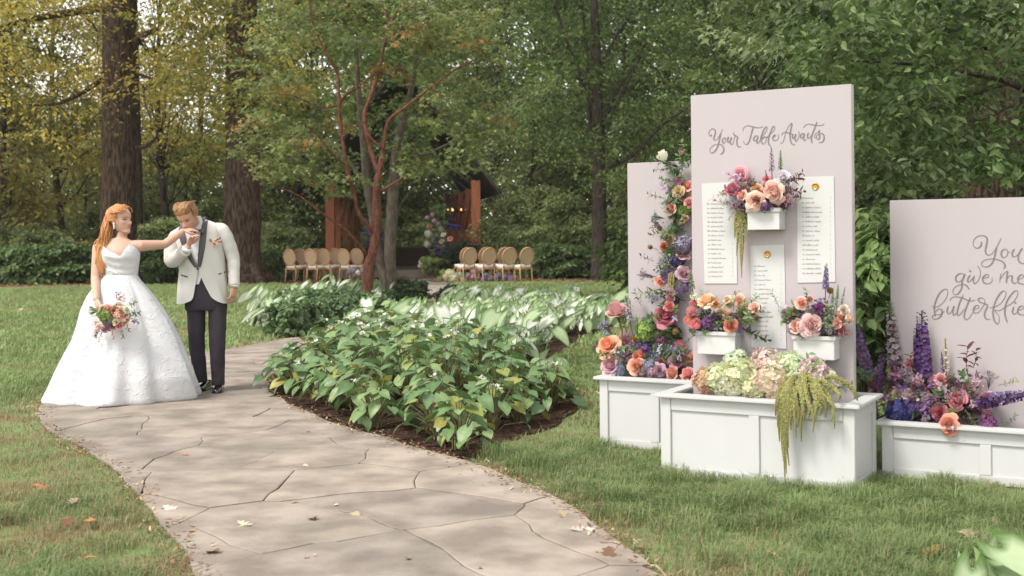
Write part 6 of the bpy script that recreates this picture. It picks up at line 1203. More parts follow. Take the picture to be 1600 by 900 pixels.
def gown_mat():
    m = mat('white_gown', (.585, .59, .605), rough=.42, spec=.4); N = m.node_tree.nodes; L = m.node_tree.links; bs = N['Principled BSDF']
    tc = N.new('ShaderNodeTexCoord'); n1 = N.new('ShaderNodeTexNoise'); n1.inputs['Scale'].default_value = 5.5; n1.inputs['Detail'].default_value = 1.5; n1.inputs['Distortion'].default_value = 1.6; L.new(tc.outputs['Object'], n1.inputs[0])
    s1 = N.new('ShaderNodeMath'); s1.operation = 'SUBTRACT'; s1.inputs[1].default_value = .5; L.new(n1.outputs[0], s1.inputs[0])
    a1 = N.new('ShaderNodeMath'); a1.operation = 'ABSOLUTE'; L.new(s1.outputs[0], a1.inputs[0])
    mr = N.new('ShaderNodeMapRange'); mr.inputs[1].default_value = 0; mr.inputs[2].default_value = .045; mr.inputs[3].default_value = 1; mr.inputs[4].default_value = 0; mr.interpolation_type = 'SMOOTHSTEP'; L.new(a1.outputs[0], mr.inputs[0])
    b1 = N.new('ShaderNodeBump'); b1.inputs['Strength'].default_value = .32; b1.inputs['Distance'].default_value = .012; L.new(mr.outputs[0], b1.inputs['Height'])
    n2 = N.new('ShaderNodeTexNoise'); n2.inputs['Scale'].default_value = 16; n2.inputs['Detail'].default_value = 3; L.new(tc.outputs['Object'], n2.inputs[0])
    b2 = N.new('ShaderNodeBump'); b2.inputs['Strength'].default_value = .25; b2.inputs['Distance'].default_value = .02; L.new(n2.outputs[0], b2.inputs['Height']); L.new(b1.outputs[0], b2.inputs['Normal']); L.new(b2.outputs[0], bs.inputs['Normal'])
    return m
M_GOWN = gown_mat()
def ringz(c, rx, ryf, ryb, n=36, p=2.25, ax=None):
    """horizontal body section, front towards -y"""
    out = []
    for k in range(n):
        a = 2 * pi * k / n; s, q = sin(a), cos(a); x = rx * np.sign(s) * abs(s) ** (2 / p); y = np.sign(-q) * abs(q) ** (2 / p) * (ryf if q > 0 else ryb)
        out.append(Vector((c[0] + x, c[1] + y, c[2])))
    return out
def interp(tab, z):
    zs = [r[0] for r in tab]; return [float(np.interp(z, zs, [r[k] for r in tab])) for k in range(1, len(tab[0]))]
def remesh(mb, voxel, smooth=6):
    me = mb.mesh('tmp'); bm = bmesh.new(); bm.from_mesh(me); bmesh.ops.recalc_face_normals(bm, faces=bm.faces[:]); bm.to_mesh(me); bm.free()
    o = bpy.data.objects.new('tmp', me); COL.objects.link(o)
    r = o.modifiers.new('r', 'REMESH'); r.mode = 'VOXEL'; r.voxel_size = voxel; s = o.modifiers.new('s', 'SMOOTH'); s.iterations = smooth; s.factor = .5
    bpy.context.view_layer.update(); dg = bpy.context.evaluated_depsgraph_get(); ev = o.evaluated_get(dg); m2 = bpy.data.meshes.new_from_object(ev)
    V = [v.co.copy() for v in m2.vertices]; F = [tuple(p.vertices) for p in m2.polygons]
    bpy.data.objects.remove(o); bpy.data.meshes.remove(me); bpy.data.meshes.remove(m2); return V, F
HT = [(0, .016, .074, -.048), (.012, .029, .084, -.016), (.03, .041, .086, .014), (.05, .051, .085, .038), (.075, .060, .086, .060), (.10, .067, .088, .08), (.125, .070, .086, .09), (.15, .0735, .090, .096), (.175, .074, .087, .098), (.2, .066, .073, .088), (.22, .048, .05, .064), (.233, .020, .02, .03)]
SKIN = np.array([.54, .335, .25]); LIP = np.array([.50, .16, .15])
def head(mb, M, skin, brow, fem=True):
    """M: matrix placing the head (origin under the ears at chin height, face towards -y)"""
    n = 64; nz = 48; rings = []; cols = []
    for i in range(nz):
        z = .233 * (i / (nz - 1)); w, f, b = interp(HT, z); ring = []
        for k in range(n):
            a = 2 * pi * k / n; s, q = sin(a), cos(a); p = 2.3; sx = np.sign(s) * abs(s) ** (2 / p); qq = abs(q) ** (2 / p)
            mid = (f - b) / 2 if b < 0 else 0
            x = w * sx; y = -f * qq if q > 0 else b * qq
            if b < 0: y = -(f + (-b)) / 2 - ((f + b) / 2) * np.sign(q) * qq
            col = skin.copy()
            if q > 0:
                g = lambda x0, z0, sx_, sz_: math.exp(-((x - x0) / sx_) ** 2 - ((z - z0) / sz_) ** 2)
                y -= .026 * g(0, .083, .011, .012) + .013 * g(0, .098, .008, .014) + .006 * g(0, .115, .008, .016) + .004 * (g(.013, .080, .008, .007) + g(-.013, .080, .008, .007))
                y += .010 * (g(.031, .117, .014, .010) + g(-.031, .117, .014, .010)); y -= .004 * (g(.03, .137, .02, .007) + g(-.03, .137, .02, .007))
                y -= .006 * g(0, .060, .018, .005) + .006 * g(0, .050, .016, .005) + .005 * g(0, .016, .016, .012); y += .004 * g(0, .036, .02, .006) + .003 * g(0, .0555, .02, .0022)
                y -= .003 * (g(.045, .093, .016, .016) + g(-.045, .093, .016, .016))
                lip = min(1, 2.0 * g(0, .055, .020, .008) ** 1.4); col = col * (1 - lip) + LIP * lip
                ch = .35 * (g(.043, .083, .02, .018) + g(-.043, .083, .02, .018)); col = col * (1 - ch) + skin * np.array([1.05, .82, .80]) * ch
                ey = min(1, 1.6 * (g(.031, .1165, .013, .0045) + g(-.031, .1165, .013, .0045))); col = col * (1 - ey) + np.array([.05, .03, .025]) * ey
                br = min(1, 1.2 * (g(.032, .1365, .017, .0038) + g(-.032, .1365, .017, .0038))); col = col * (1 - br) + brow * br
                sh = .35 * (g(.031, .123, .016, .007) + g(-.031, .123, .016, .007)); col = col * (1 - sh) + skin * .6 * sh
            ring.append(M @ Vector((x, y, z))); cols.append(tuple(col))
        rings.append(ring)
    o = len(mb.v); mb.loft(rings, True, True); mb.c[o:o + len(cols)] = cols
    for s in (-1, 1): 
        o = len(mb.v); mb.ball(M @ Vector((s * .071, .012, .108)), .03, 10, 8, tuple(skin * .95), (.35, .55, 1.05), tuple((M.to_3x3() @ Vector(v)).normalized() for v in ((1, 0, 0), (0, 1, 0), (0, .2, 1))))
def hand(mb, w, d, n, curl, side, col, s=1.0, spread=.15, thumb_in=.3):
    d = Vector(d).normalized(); n = Vector(n); n = (n - d * n.dot(d)).normalized(); t = d.cross(n) * side; w = Vector(w)
    mb.tube([w - d * .03 * s, w, w + d * .03 * s, w + d * .065 * s, w + d * .09 * s], [(.024 * s, .019 * s), (.026 * s, .018 * s), (.036 * s, .016 * s), (.040 * s, .014 * s), (.036 * s, .011 * s)], 12, ref=t, col=col)
    for k, L_ in enumerate((.068, .076, .071, .056)):
        p = w + d * (.084 - .004 * abs(k - 1)) * s + t * ((.029 - .0195 * k) * s); dd = (d + t * (spread * (1.5 - k) * .4)).normalized(); pts = [p - dd * .015 * s]; a = 0; q = p
        pts.append(q)
        for j, fr in enumerate((.45, .30, .25)):
            a += curl[min(k, len(curl) - 1)] * (.9, 1.0, .7)[j]; v = dd * cos(a) - n * sin(a); q = q + v * (L_ * fr * s); pts.append(q)
        mb.tube(pts, [.0095 * s, .0095 * s, .0088 * s, .008 * s, .0058 * s], 8, col=col)
    p = w + d * .022 * s + t * .024 * s; v1 = (d * .62 + t * .62 - n * .35 * thumb_in * 3).normalized(); v2 = (d * .9 + t * (.15) - n * thumb_in).normalized()
    mb.tube([p - v1 * .01 * s, p + v1 * .035 * s, p + v1 * .035 * s + v2 * .03 * s, p + v1 * .035 * s + v2 * .052 * s], [.014 * s, .0125 * s, .0105 * s, .007 * s], 8, col=col)
def add_remeshed(dst, src, voxel, col, smooth=6):
    V, F = remesh(src, voxel, smooth); dst.add(V, F, tuple(col))
def headmat(pos, yaw, pitch, roll, sc):
    return Matrix.Translation(pos) @ Matrix.Rotation(yaw, 4, 'Z') @ Matrix.Rotation(roll, 4, 'Y') @ Matrix.Rotation(pitch, 4, 'X') @ Matrix.Scale(sc, 4)
def strands(name, paths, r, material, parent, seed, org):
    R = rng_(seed); b = MB()
    for P, rr in paths:
        Q = catmull([Vector(p) for p in P], 4); n = len(Q); b.tube([q - org for q in Q], [rr * (.5 + .5 * sin(pi * min(1, .2 + .6 * i / (n - 1)))) * (1 - .7 * (i / (n - 1)) ** 3) for i in range(n)], 5, flat=.6)
    return b.build(name, material, parent, smooth=True)

# ------------------------------------------------------------------ bride
YB = 10.6; BO = W(190, 626, YB); BO.z = .02
bride = empty('person', BO, 'bride in a strapless white ball gown holding a bouquet and reaching out one arm', 'person')
b = lambda px, py, Y=YB: W(px, py, Y)
TB = [(.95, .15, .11, .11), (1.06, .135, .10, .10), (1.104, .138, .098, .095), (1.20, .147, .105, .10), (1.29, .160, .125, .10), (1.34, .160, .112, .10), (1.385, .158, .085, .09), (1.41, .150, .070, .080), (1.435, .105, .058, .066), (1.455, .062, .05, .055)]
bcx = lambda z: BO.x + float(np.interp(z, [.95, 1.1, 1.3, 1.42, 1.5], [-.003, -.003, 0.0, -.012, .0]))
core = MB()
core.loft([ringz((bcx(z), YB, z), *interp(TB, z), n=32, p=2.15) for z in np.linspace(.95, 1.455, 22)])
nk = Vector((BO.x + .004, YB + .012, 0))
core.tube([Vector((nk.x, nk.y, 1.40)), Vector((nk.x + .002, nk.y - .002, 1.45)), b(192, 364, YB + .005), b(193, 352, YB)], [.058, .045, .042, .044], 16)
sR, eR, wR = b(153.5, 388), b(149, 435, YB - .10), b(151, 470, YB - .295)
sL, eL, wL = b(221, 384), b(257, 382, YB + .13), b(287, 360.5, YB + .24)
core.tube([b(166, 384), sR, sR.lerp(eR, .45), eR, eR.lerp(wR, .35), wR], [.055, .056, .047, .040, .041, .028], 14)
core.tube([b(207, 384), sL, sL.lerp(eL, .5), eL, eL.lerp(wL, .35), wL], [.052, .053, .046, .041, .041, .027], 14)
body = MB(); add_remeshed(body, core, .008, SKIN, 8)
hd = W(190, 366, YB); HB = headmat(hd, radians(66), radians(-4), radians(0), 1.06)
head(body, HB, SKIN * 1.02, np.array([.22, .11, .06]))
hand(body, wR, (b(156, 485, YB - .36) - wR), (-.5, -.8, .1), [.75, .8, .85, .9], 1, tuple(SKIN), .95, thumb_in=.5)
hand(body, wL, (b(301, 358.5, YB + .27) - wL), (.10, -.35, .9), [.30, .34, .38, .42], 1, tuple(SKIN), .92)
body.build('body', M_SKIN, bride, True, True, None).data.transform(Matrix.Translation(-BO))
# bodice: draped, heart-shaped neckline
bod = MB(); NB = 72; rows = 16; rings = []
for i in range(rows + 1):
    ring = []
    for k in range(NB):
        a = 2 * pi * k / NB; s, q = sin(a), cos(a)
        if q > 0:
            x = s; top = 1.335 + .045 * math.exp(-((x + .62) / .26) ** 2) + .065 * math.exp(-((x - .66) / .28) ** 2) - .045 * math.exp(-((x - .22) / .2) ** 2)
        else: top = 1.325 + .01 * s
        z = 1.092 + (top - 1.092) * i / rows; w, f, bk = interp(TB, z); e = .011 + .010 * (i / rows if q > 0 else .3)
        fold = .0045 * sin(z * 95 + x * 3.5 * (1 if q > 0 else 0) - .8 * abs(s) * 4) * (1 if q > 0 else .2) if q > 0 else 0
        p = 2.15; ring.append(Vector((bcx(z) + (w + e) * np.sign(s) * abs(s) ** (2 / p), YB + np.sign(-q) * abs(q) ** (2 / p) * ((f + e + .012 * math.exp(-((abs(s) - .5) / .25) ** 2) * math.exp(-((z - 1.29) / .05) ** 2) + fold) if q > 0 else (bk + e)), z)) - BO)
    rings.append(ring)
rings.append([r + (Vector((bcx(1.3), YB, 0)) - BO - Vector((r.x, r.y, 0)) + Vector((0, 0, 0))) * .06 + Vector((0, 0, -.004)) for r in [Vector(p) for p in rings[-1]]]) if False else None
bod.loft(rings, False); bod.build('bodice', M_GOWN, bride, True)
SK = [(0, -.672, .71, .60, .66), (.03, -.675, .715, .60, .66), (.10, -.645, .70, .57, .63), (.27, -.567, .655, .50, .57), (.53, -.424, .545, .40, .47), (.66, -.38, .475, .355, .42), (.80, -.345, .385, .31, .36), (.92, -.29, .30, .255, .28), (1.0, -.23, .232, .205, .215), (1.06, -.18, .178, .155, .16), (1.104, -.157, .152, .118, .112)]
sk = MB(); NS = 168; rings = []
for i in range(61):
    z = 1.104 * (1 - (i / 60) ** .92); l, r, f, bk = interp(SK, z); dz = 1.104 - z; A = .060 * min(1, dz / .25) * (.55 + .45 * dz); ring = []
    for k in range(NS):
        a = 2 * pi * k / NS; s, q = sin(a), cos(a)
        m = 1 - .6 * A + A * (.85 * sin(6 * a + .5 + .35 * dz) + .55 * sin(11 * a + 1.9 - .5 * dz) + .35 * sin(17 * a + 4 + .9 * dz) + .22 * sin(29 * a + 2 * dz) * min(1, .3 / (dz + .2)))
        m += .012 * mnoise.noise(Vector((s * 2.2, q * 2.2, z * 3.5)))
        x = (r if s > 0 else -l) * s * m; y = -f * q * m if q > 0 else bk * -q * m
        zz = z + (.010 * max(0, sin(5 * a + .8)) ** 2 * max(0, q) * max(0, 1 - z / .10) if z < .1 else 0)
        if z < .2: y += .10 * max(0, s) * (1 - z / .2) * 1.0; 
        ring.append(Vector((x - .004, y, zz)))
    rings.append(ring)
rings.append([p * 1.0 + Vector((-p.x * .05, -p.y * .05, -.004 if p.z < .01 else -.006)) for p in rings[-1]])
sk.loft(rings, False); skirt = sk.build('skirt', M_GOWN, bride, True)
wb = MB(); wb.loft([[Vector((bcx(1.1) - BO.x + rr * 1.0 * sin(a) * (.158 if True else 0), -(.121 if cos(a) > 0 else .114) * rr * cos(a), z - BO.z)) for a in np.linspace(0, 2 * pi, 49)[:-1]] for z, rr in ((1.088, 1.01), (1.09, 1.05), (1.106, 1.05), (1.108, 1.01))], False); wb.build('waistband', M_GOWN, bride, True)
# hair: swept cap and long waves over the far shoulder
cap = MB(); rings = []; n = 40
for i in range(22):
    z = .105 + (.250 - .105) * i / 21; w, f, bk = interp([(r[0], *r[1:]) for r in HT] + [(.252, .004, .004, .006)], min(z, .2325)); sh = 1 if z < .2325 else max(.05, 1 - (z - .2325) / .018 * .95)
    ring = []
    for k in range(n):
        a = 2 * pi * k / n; s, q = sin(a), cos(a); line = .168 + .028 * (q > 0) * q     # hairline height at the front
        hl = .150 + .050 * max(0, q) ** .7; e = (.016 + .012 * max(0, -q)) if q < .02 else max(-.012, min(.018, -.010 + (z - hl) * 1.1))
        p = 2.2; ring.append(HB @ Vector(((w + e) * sh * np.sign(s) * abs(s) ** (2 / p), (-(f + e) if q > 0 else (bk + e * 1.2)) * sh * abs(q) ** (2 / p), z + .006)))
    rings.append(ring)
cap.loft([[p - BO for p in r] for r in rings], True); hairb = cap.build('hair', M_HAIRB, bride, True)
R = rng_(701); paths = []
for i in range(190):
    a = R.uniform(1.15, 5.13); zz = R.uniform(.12, .235); w, f, bk = interp(HT, zz); s, q = sin(a), cos(a)
    p0 = HB @ Vector(((w + .020) * s, -(f + .020) * q if q > 0 else (bk + .030) * -q, zz + .012)); u = R.random()
    p1 = HB @ Vector((-.035 * u + .01, .112 + .02 * R.random(), .13 + .05 * R.random())); 
    p2 = b(171 - 9 * u + R.normal(0, 2), 362 + R.normal(0, 4), YB - .01 - .06 * u + R.normal(0, .012)); p3 = b(161 - 4 * u + R.normal(0, 3.5), 384 + R.normal(0, 4), YB - .055 - .025 * u); p4 = b(160 - 3 * u + R.normal(0, 3.5), 404 + R.normal(0, 5), YB - .10); p5 = b(158 + R.normal(0, 3.5), 418 + R.normal(0, 8), YB - .105)
    ph = R.uniform(0, 6.28); p3.x += .012 * sin(ph); p4.x += .016 * sin(ph + 1.6)
    paths.append(([p0, p1, p2, p3, p4, p5], R.uniform(.005, .009)))
for i in range(80):    # hair combed back over the temple to the crown
    zz = R.uniform(.165, .236); side = -1 if R.random() < .75 else 1; w, f, bk = interp(HT, zz); a0 = R.uniform(.25, 1.0); pts = []
    for t in np.linspace(0, 1, 5):
        a = a0 + (2.75 - a0) * t; pts.append(HB @ Vector((side * (w + .021) * sin(a), -(f + .019) * cos(a) if cos(a) > 0 else (bk + .024) * -cos(a), zz + .012 - .02 * t + .012 * sin(pi * t))))
    paths.append((pts, .0065))
strands('hair_strands', paths, .006, M_HAIRB, bride, 702, BO)
er = MB()
for k in range(4): er.ball(HB @ Vector((-.078, .006, .088 - .013 * k)) - BO, .0085 - .0008 * k, 8, 6)
er.build('earring', M_PEARL, bride, True)

# ------------------------------------------------------------------ groom
YG = 11.1; GO = W(322, 609, YG); GO.z = .021
groom = empty('person', GO, 'groom in an ivory dinner jacket and charcoal trousers bowing to kiss a hand', 'person')
g = lambda px, py, Y=YG: W(px, py, Y)
gx = GO.x
TG = [(.80, -.020, .235, .150, .150), (.84, -.020, .232, .148, .148), (.95, -.022, .222, .140, .140), (1.15, -.025, .203, .130, .125), (1.30, -.045, .212, .142, .135), (1.42, -.062, .222, .140, .135), (1.50, -.074, .226, .120, .125), (1.545, -.076, .205, .098, .110), (1.58, -.078, .150, .080, .095), (1.605, -.080, .098, .070, .085), (1.62, -.080, .075, .064, .078)]
def tilt(p):
    k = .13 * min(1, max(0, (p.z - 1.15) / .38)); return Vector((p.x, p.y, p.z + k * (p.x - (gx - .07))))
def openx(z):
    if z >= 1.173: t = (z - 1.173) / .337; return gx - .03 - .135 * t ** .9, gx - .03 + .030 * t
    t = (1.173 - z) / .333; return gx - .031 - .055 * t ** 1.4, gx - .029 + .15 * t ** 1.25
def gpt(z, x=None, a=None, e=0.):
    cx, rx, f, bk = interp(TG, z); cx += gx; p = 2.3
    if a is None: sx = max(-.99, min(.99, (x - cx) / rx)); s = np.sign(sx) * abs(sx) ** (p / 2); q = sqrt(max(0, 1 - s * s)); xx = x
    else: s, q = sin(a), cos(a); xx = cx + (rx + e) * np.sign(s) * abs(s) ** (2 / p)
    y = YG + np.sign(-q) * abs(q) ** (2 / p) * ((f if q > 0 else bk) + e); return tilt(Vector((xx, y, z)))
jk = MB(); rings = []
for i in range(45):
    z = .838 + (1.618 - .838) * i / 44; xl, xr = openx(z); cx, rx, f, bk = interp(TG, z); cx += gx; p = 2.3
    aa = lambda x: math.asin(np.sign((x - cx) / rx) * min(.99, abs((x - cx) / rx)) ** (p / 2))
    a0, a1 = aa(xr), aa(xl) + 2 * pi; ring = []
    for k in range(56):
        a = a0 + (a1 - a0) * k / 55; q = gpt(z, a=a, e=.010 + .004 * sin(9 * a + z * 14) * (1 if z < 1.3 else .3)); 
        if z < .90:
            ed = min(k, 55 - k) / 55; q.z += .035 * max(0, 1 - ed / .10) ** 2 * (1 - (z - .838) / .062)
        ring.append(q - GO)
    rings.append(ring)
jk.loft(rings, False, False)
sh_l, el_l, cu_l = g(347, 361), g(364.5, 405, YG + .04), g(366, 447, YG - .03)
sh_r, el_r, cu_r = g(276, 371, YG - .02), g(269.5, 407, YG - .12), g(290.5, 391, YG - .27)
def sleeve(pts, rad): 
    P = catmull(pts, 5); m = len(P); rr = np.interp(np.linspace(0, 1, m), np.linspace(0, 1, len(rad)), rad)
    jk.tube([q - GO for q in P], [r * (1 + .03 * sin(i * 1.9)) for i, r in enumerate(rr)], 18)
sleeve([g(335, 357), sh_l, sh_l.lerp(el_l, .5) + Vector((.012, 0, 0)), el_l, el_l.lerp(cu_l, .5), cu_l], [.050, .070, .066, .060, .054, .050])
sleeve([g(290, 366), sh_r, sh_r.lerp(el_r, .55) + Vector((-.02, 0, 0)), el_r, el_r.lerp(cu_r, .5), cu_r], [.050, .074, .072, .072, .060, .053])
jk.build('jacket', M_JACKET, groom, True)
for side in (0, 1):                     # shawl lapels
    lp = MB(); L0 = []; L1 = []; L2 = []
    for t in np.linspace(0, 1, 16):
        z = 1.178 + (1.600 - 1.178) * t; x = openx(min(z, 1.56))[side]; w = .052 * sin(pi * min(1, .10 + .72 * t)) ** .7 + .004; s = -1 if side == 0 else 1
        a = gpt(z, x=x - s * .004) + Vector((0, -.014, 0)); m = gpt(z, x=x + s * w * .5) + Vector((0, -.024, 0)); e = gpt(z, x=x + s * w) + Vector((0, -.016, 0)); L0.append(a - GO); L1.append(m - GO); L2.append(e - GO)
    n = len(L0); lp.add(L0 + L1 + L2, [(r * n + i, r * n + i + 1, (r + 1) * n + i + 1, (r + 1) * n + i) for r in (0, 1) for i in range(n - 1)]); lp.build('lapel', M_SATIN, groom, True)
col_ = MB(); cpts = []
for k in range(25):
    a = pi * .40 + (2 * pi - pi * .80) * k / 24; cpts.append(tilt(Vector((gx - .080 + .088 * sin(a), YG - .082 * cos(a), 1.612))) - GO)
col_.tube(cpts, [(.030, .012)] * 25, 8, ref=(0, 0, 1)); col_.build('collar', M_SATIN, groom, True)
sh = MB(); sh.loft([[gpt(z, a=2 * pi * k / 40, e=-.012) - GO for k in range(40)] for z in np.linspace(1.02, 1.60, 22)], False)
nb = Vector((gx - .082, YG - .01, 0)); sh.tube([tilt(Vector((nb.x, nb.y, 1.575))) - GO, tilt(Vector((nb.x - .012, nb.y - .022, 1.635))) - GO], [.074, .070], 20, caps=False); sh.build('shirt', M_SHIRT, groom, True)
for z in (1.25, 1.33, 1.41):
    q = gpt(z, x=sum(openx(z)) / 2) + Vector((0, -.004, 0)) - GO; bt = MB(); bt.ball(q, .006, 8, 6); bt.build('shirt_stud', M_PEARL, groom, True)
q = gpt(1.165, x=gx - .03) + Vector((0, -.018, 0)) - GO; bt = MB(); bt.ball(q, .012, 10, 6, sc=(1, .5, 1)); bt.build('button', M_SATIN, groom, True)
bt = MB(); c = g(311, 360.5, YG - .155) - GO
for s in (-1, 1): bt.loft([[c + Vector((s * u, -.010 * k2 + (0), v)) for u, v in ((.004, .012), (.030, .021), (.044, .023), (.046, -.021), (.030, -.019), (.004, -.012))] for k2 in (0, 1, 2)])
bt.box(c + Vector((0, -.014, 0)), (.018, .028, .026)); bt.build('bow_tie', M_SATIN, groom)
for x0, x1, y0, y1 in ((282.5, 294.5, 429.5, 432.5), (341.5, 354.5, 428.5, 423.5)):   # pocket welts
    P = []
    for t in np.linspace(0, 1, 6): q = W(x0 + (x1 - x0) * t, y0 + (y1 - y0) * t, YG - .1); v = gpt(q.z, x=q.x, e=0) + Vector((0, -.019, 0)); P.append(v - GO)
    wl = MB(); wl.tube(P, [(.006, .004)] * 6, 6, ref=(0, 0, 1)); wl.build('pocket_welt', M_SATIN, groom)
tr = MB(); tr.loft([[Vector((gx + .005 + rx * np.sign(sin(a)) * abs(sin(a)) ** .9, YG - .01 - ry * cos(a), z)) - GO for a in np.linspace(0, 2 * pi, 33)[:-1]] for z, rx, ry in ((1.16, .16, .105), (1.0, .175, .118), (.90, .188, .125), (.82, .196, .122), (.775, .190, .11))])
legs = []
for hip, kn, an in (((306.5, 474), (307.5, 540, .03), (314.5, 597, .04)), ((340, 474), (339.5, 540, -.05), (341, 602, -.06))):
    h_, k_, a_ = g(*hip), g(kn[0], kn[1], YG + kn[2]), g(an[0], an[1], YG + an[2]); tr.tube([q - GO for q in catmull([h_ + Vector((0, 0, .05)), h_, h_.lerp(k_, .5), k_, k_.lerp(a_, .5), a_], 4)], [((.098 - .0020 * i) * (1 + .02 * sin(i * 1.7)), (.106 - .0020 * i) * (1 + .02 * cos(i * 1.3))) for i in range(21)], 20, ref=(1, 0, 0))
tv, tf = remesh(tr, .008, 4); t2 = MB(); t2.add(tv, tf); t2.build('trousers', M_TROUSER, groom, True)
for px, py, Y, yaw in ((341, 611, YG - .10, .12), (318, 605, YG + .02, -.15)):
    p = W(px, py, Y); p.z = .021; M_ = Matrix.Translation(p - GO) @ Matrix.Rotation(yaw, 4, 'Z'); s_ = MB(); rr = []
    for t, w, h, z0 in ((0, .030, .060, .0), (.06, .038, .085, 0), (.30, .036, .085, 0), (.50, .041, .068, 0), (.72, .050, .052, 0), (.88, .046, .044, 0), (.97, .032, .034, 0), (1, .012, .02, .004)):
        y = .15 - .29 * t; rr.append([M_ @ Vector((w * np.sign(cos(a)) * abs(cos(a)) ** .8, y, z0 + (h * max(0, sin(a)) ** .8))) for a in np.linspace(-.35, pi + .35, 17)])
    s_.loft(rr); s_.build('shoe', M_SHOE, groom, True)
# his body: head, neck and hands
gb = MB(); HG = headmat(g(301.5, 358.5, YG - .105), radians(-16), radians(30), radians(-7), 1.10); SKG = SKIN * np.array([.97, .92, .90])
gb.tube([tilt(Vector((gx - .082, YG + .0, 1.53))) - Vector((0, 0, 0)), tilt(Vector((gx - .088, YG - .02, 1.60))), HG @ Vector((0, .035, .06)), HG @ Vector((0, .03, .11))], [.064, .062, .058, .055], 16, col=tuple(SKG))
head(gb, HG, SKG, np.array([.16, .09, .05]))
dl = (g(363, 470, YG - .06) - cu_l); hand(gb, cu_l + dl * .10, dl, (.85, -.4, .1), [.40, .46, .52, .58], -1, tuple(SKG), 1.06, thumb_in=.5)
gb.tube([Vector((gx - .02, YG, 1.0)), Vector((gx - .05, YG, 1.3)), tilt(Vector((gx - .08, YG, 1.50))), tilt(Vector((gx - .082, YG, 1.56)))], [.11, .12, .075, .06], 16, col=tuple(SKG))
gb.tube([tilt(Vector((gx - .05, YG, 1.46))), sh_l, el_l, cu_l, cu_l + dl * .1], [.05, .045, .038, .032, .028], 12, col=tuple(SKG)); gb.tube([tilt(Vector((gx - .1, YG, 1.46))), sh_r, el_r, cu_r], [.05, .045, .038, .032], 12, col=tuple(SKG))
wr = g(294.5, 383, YG - .285); hand(gb, wr, (g(302, 367, YG - .30) - wr), (-.55, .3, .35), [.55, .62, .7, .78], -1, tuple(SKG), 1.0, thumb_in=.3)
gb.tube([cu_r, wr], [.032, .029], 12, col=tuple(SKG)); gb.tube([cu_l - dl * .15, cu_l + dl * .15], [.032, .029], 12, col=tuple(SKG))
gb.build('body', M_SKIN, groom, True, True).data.transform(Matrix.Translation(-GO))
cf = MB(); d_ = (wr - cu_r); cf.tube([q - GO for q in (cu_r - d_ * .05, cu_r + d_ * .55)], [.047, .044], 16); cf.build('shirt_cuff', M_SHIRT, groom, True)
cf = MB(); cf.tube([q - GO for q in (cu_l - dl * .05, cu_l + dl * .06)], [.046, .045], 16); cf.build('shirt_cuff', M_SHIRT, groom, True)
hc = MB(); rings = []
for i in range(22):
    z = .125 + (.252 - .125) * i / 21; w, f, bk = interp(HT, min(z, .2325)); shk = 1 if z < .2325 else max(.05, 1 - (z - .2325) / .02 * .95); ring = []
    for k in range(n):
        a = 2 * pi * k / n; s, q = sin(a), cos(a); hl = .135 + .052 * max(0, q + .1) ** .5; e = max(-.012, min(.014, -.006 + (z - hl) * .75)) if q > -.15 else .013 + .006 * (z > .18)
        ring.append(HG @ Vector(((w + e) * shk * np.sign(s) * abs(s) ** .9, (-(f + e) if q > 0 else (bk + e)) * shk * abs(q) ** .9, z + .008)) - GO)
    rings.append(ring)
hc.loft(rings); hc.build('hair', M_HAIRG, groom, True)
R = rng_(703); paths = []
for i in range(150):
    a0 = R.uniform(-1.0, 1.0); zz = R.uniform(.180, .205); w, f, bk = interp(HT, zz); side = R.normal(.0, .02); p0 = HG @ Vector(((w + .014) * sin(a0), -(f + .004) * cos(a0), zz)); lift = R.uniform(.222, .250)
    p1 = HG @ Vector((.062 * sin(a0) * 1.1 + side * .3, -.060, lift - .012)); p2 = HG @ Vector((.06 * sin(a0) + side + .01, .02, lift + .003)); p3 = HG @ Vector((.065 * sin(a0) + side, .095, R.uniform(.16, .22)))
    paths.append(([p0, p1, p2, p3], R.uniform(.005, .008)))
for i in range(70):
    s = 1 if i % 2 else -1; zz = R.uniform(.125, .20); w, f, bk = interp(HT, zz); a0 = R.uniform(1.2, 1.7); pts = [HG @ Vector((s * (w + .018) * sin(a0 + t), -(f + .016) * cos(a0 + t) if cos(a0 + t) > 0 else (bk + .018) * -cos(a0 + t), zz + .012 - .03 * t)) for t in np.linspace(0, .9, 4)]; paths.append((pts, .006))
strands('hair_strands', paths, .006, M_HAIRG, groom, 704, GO)
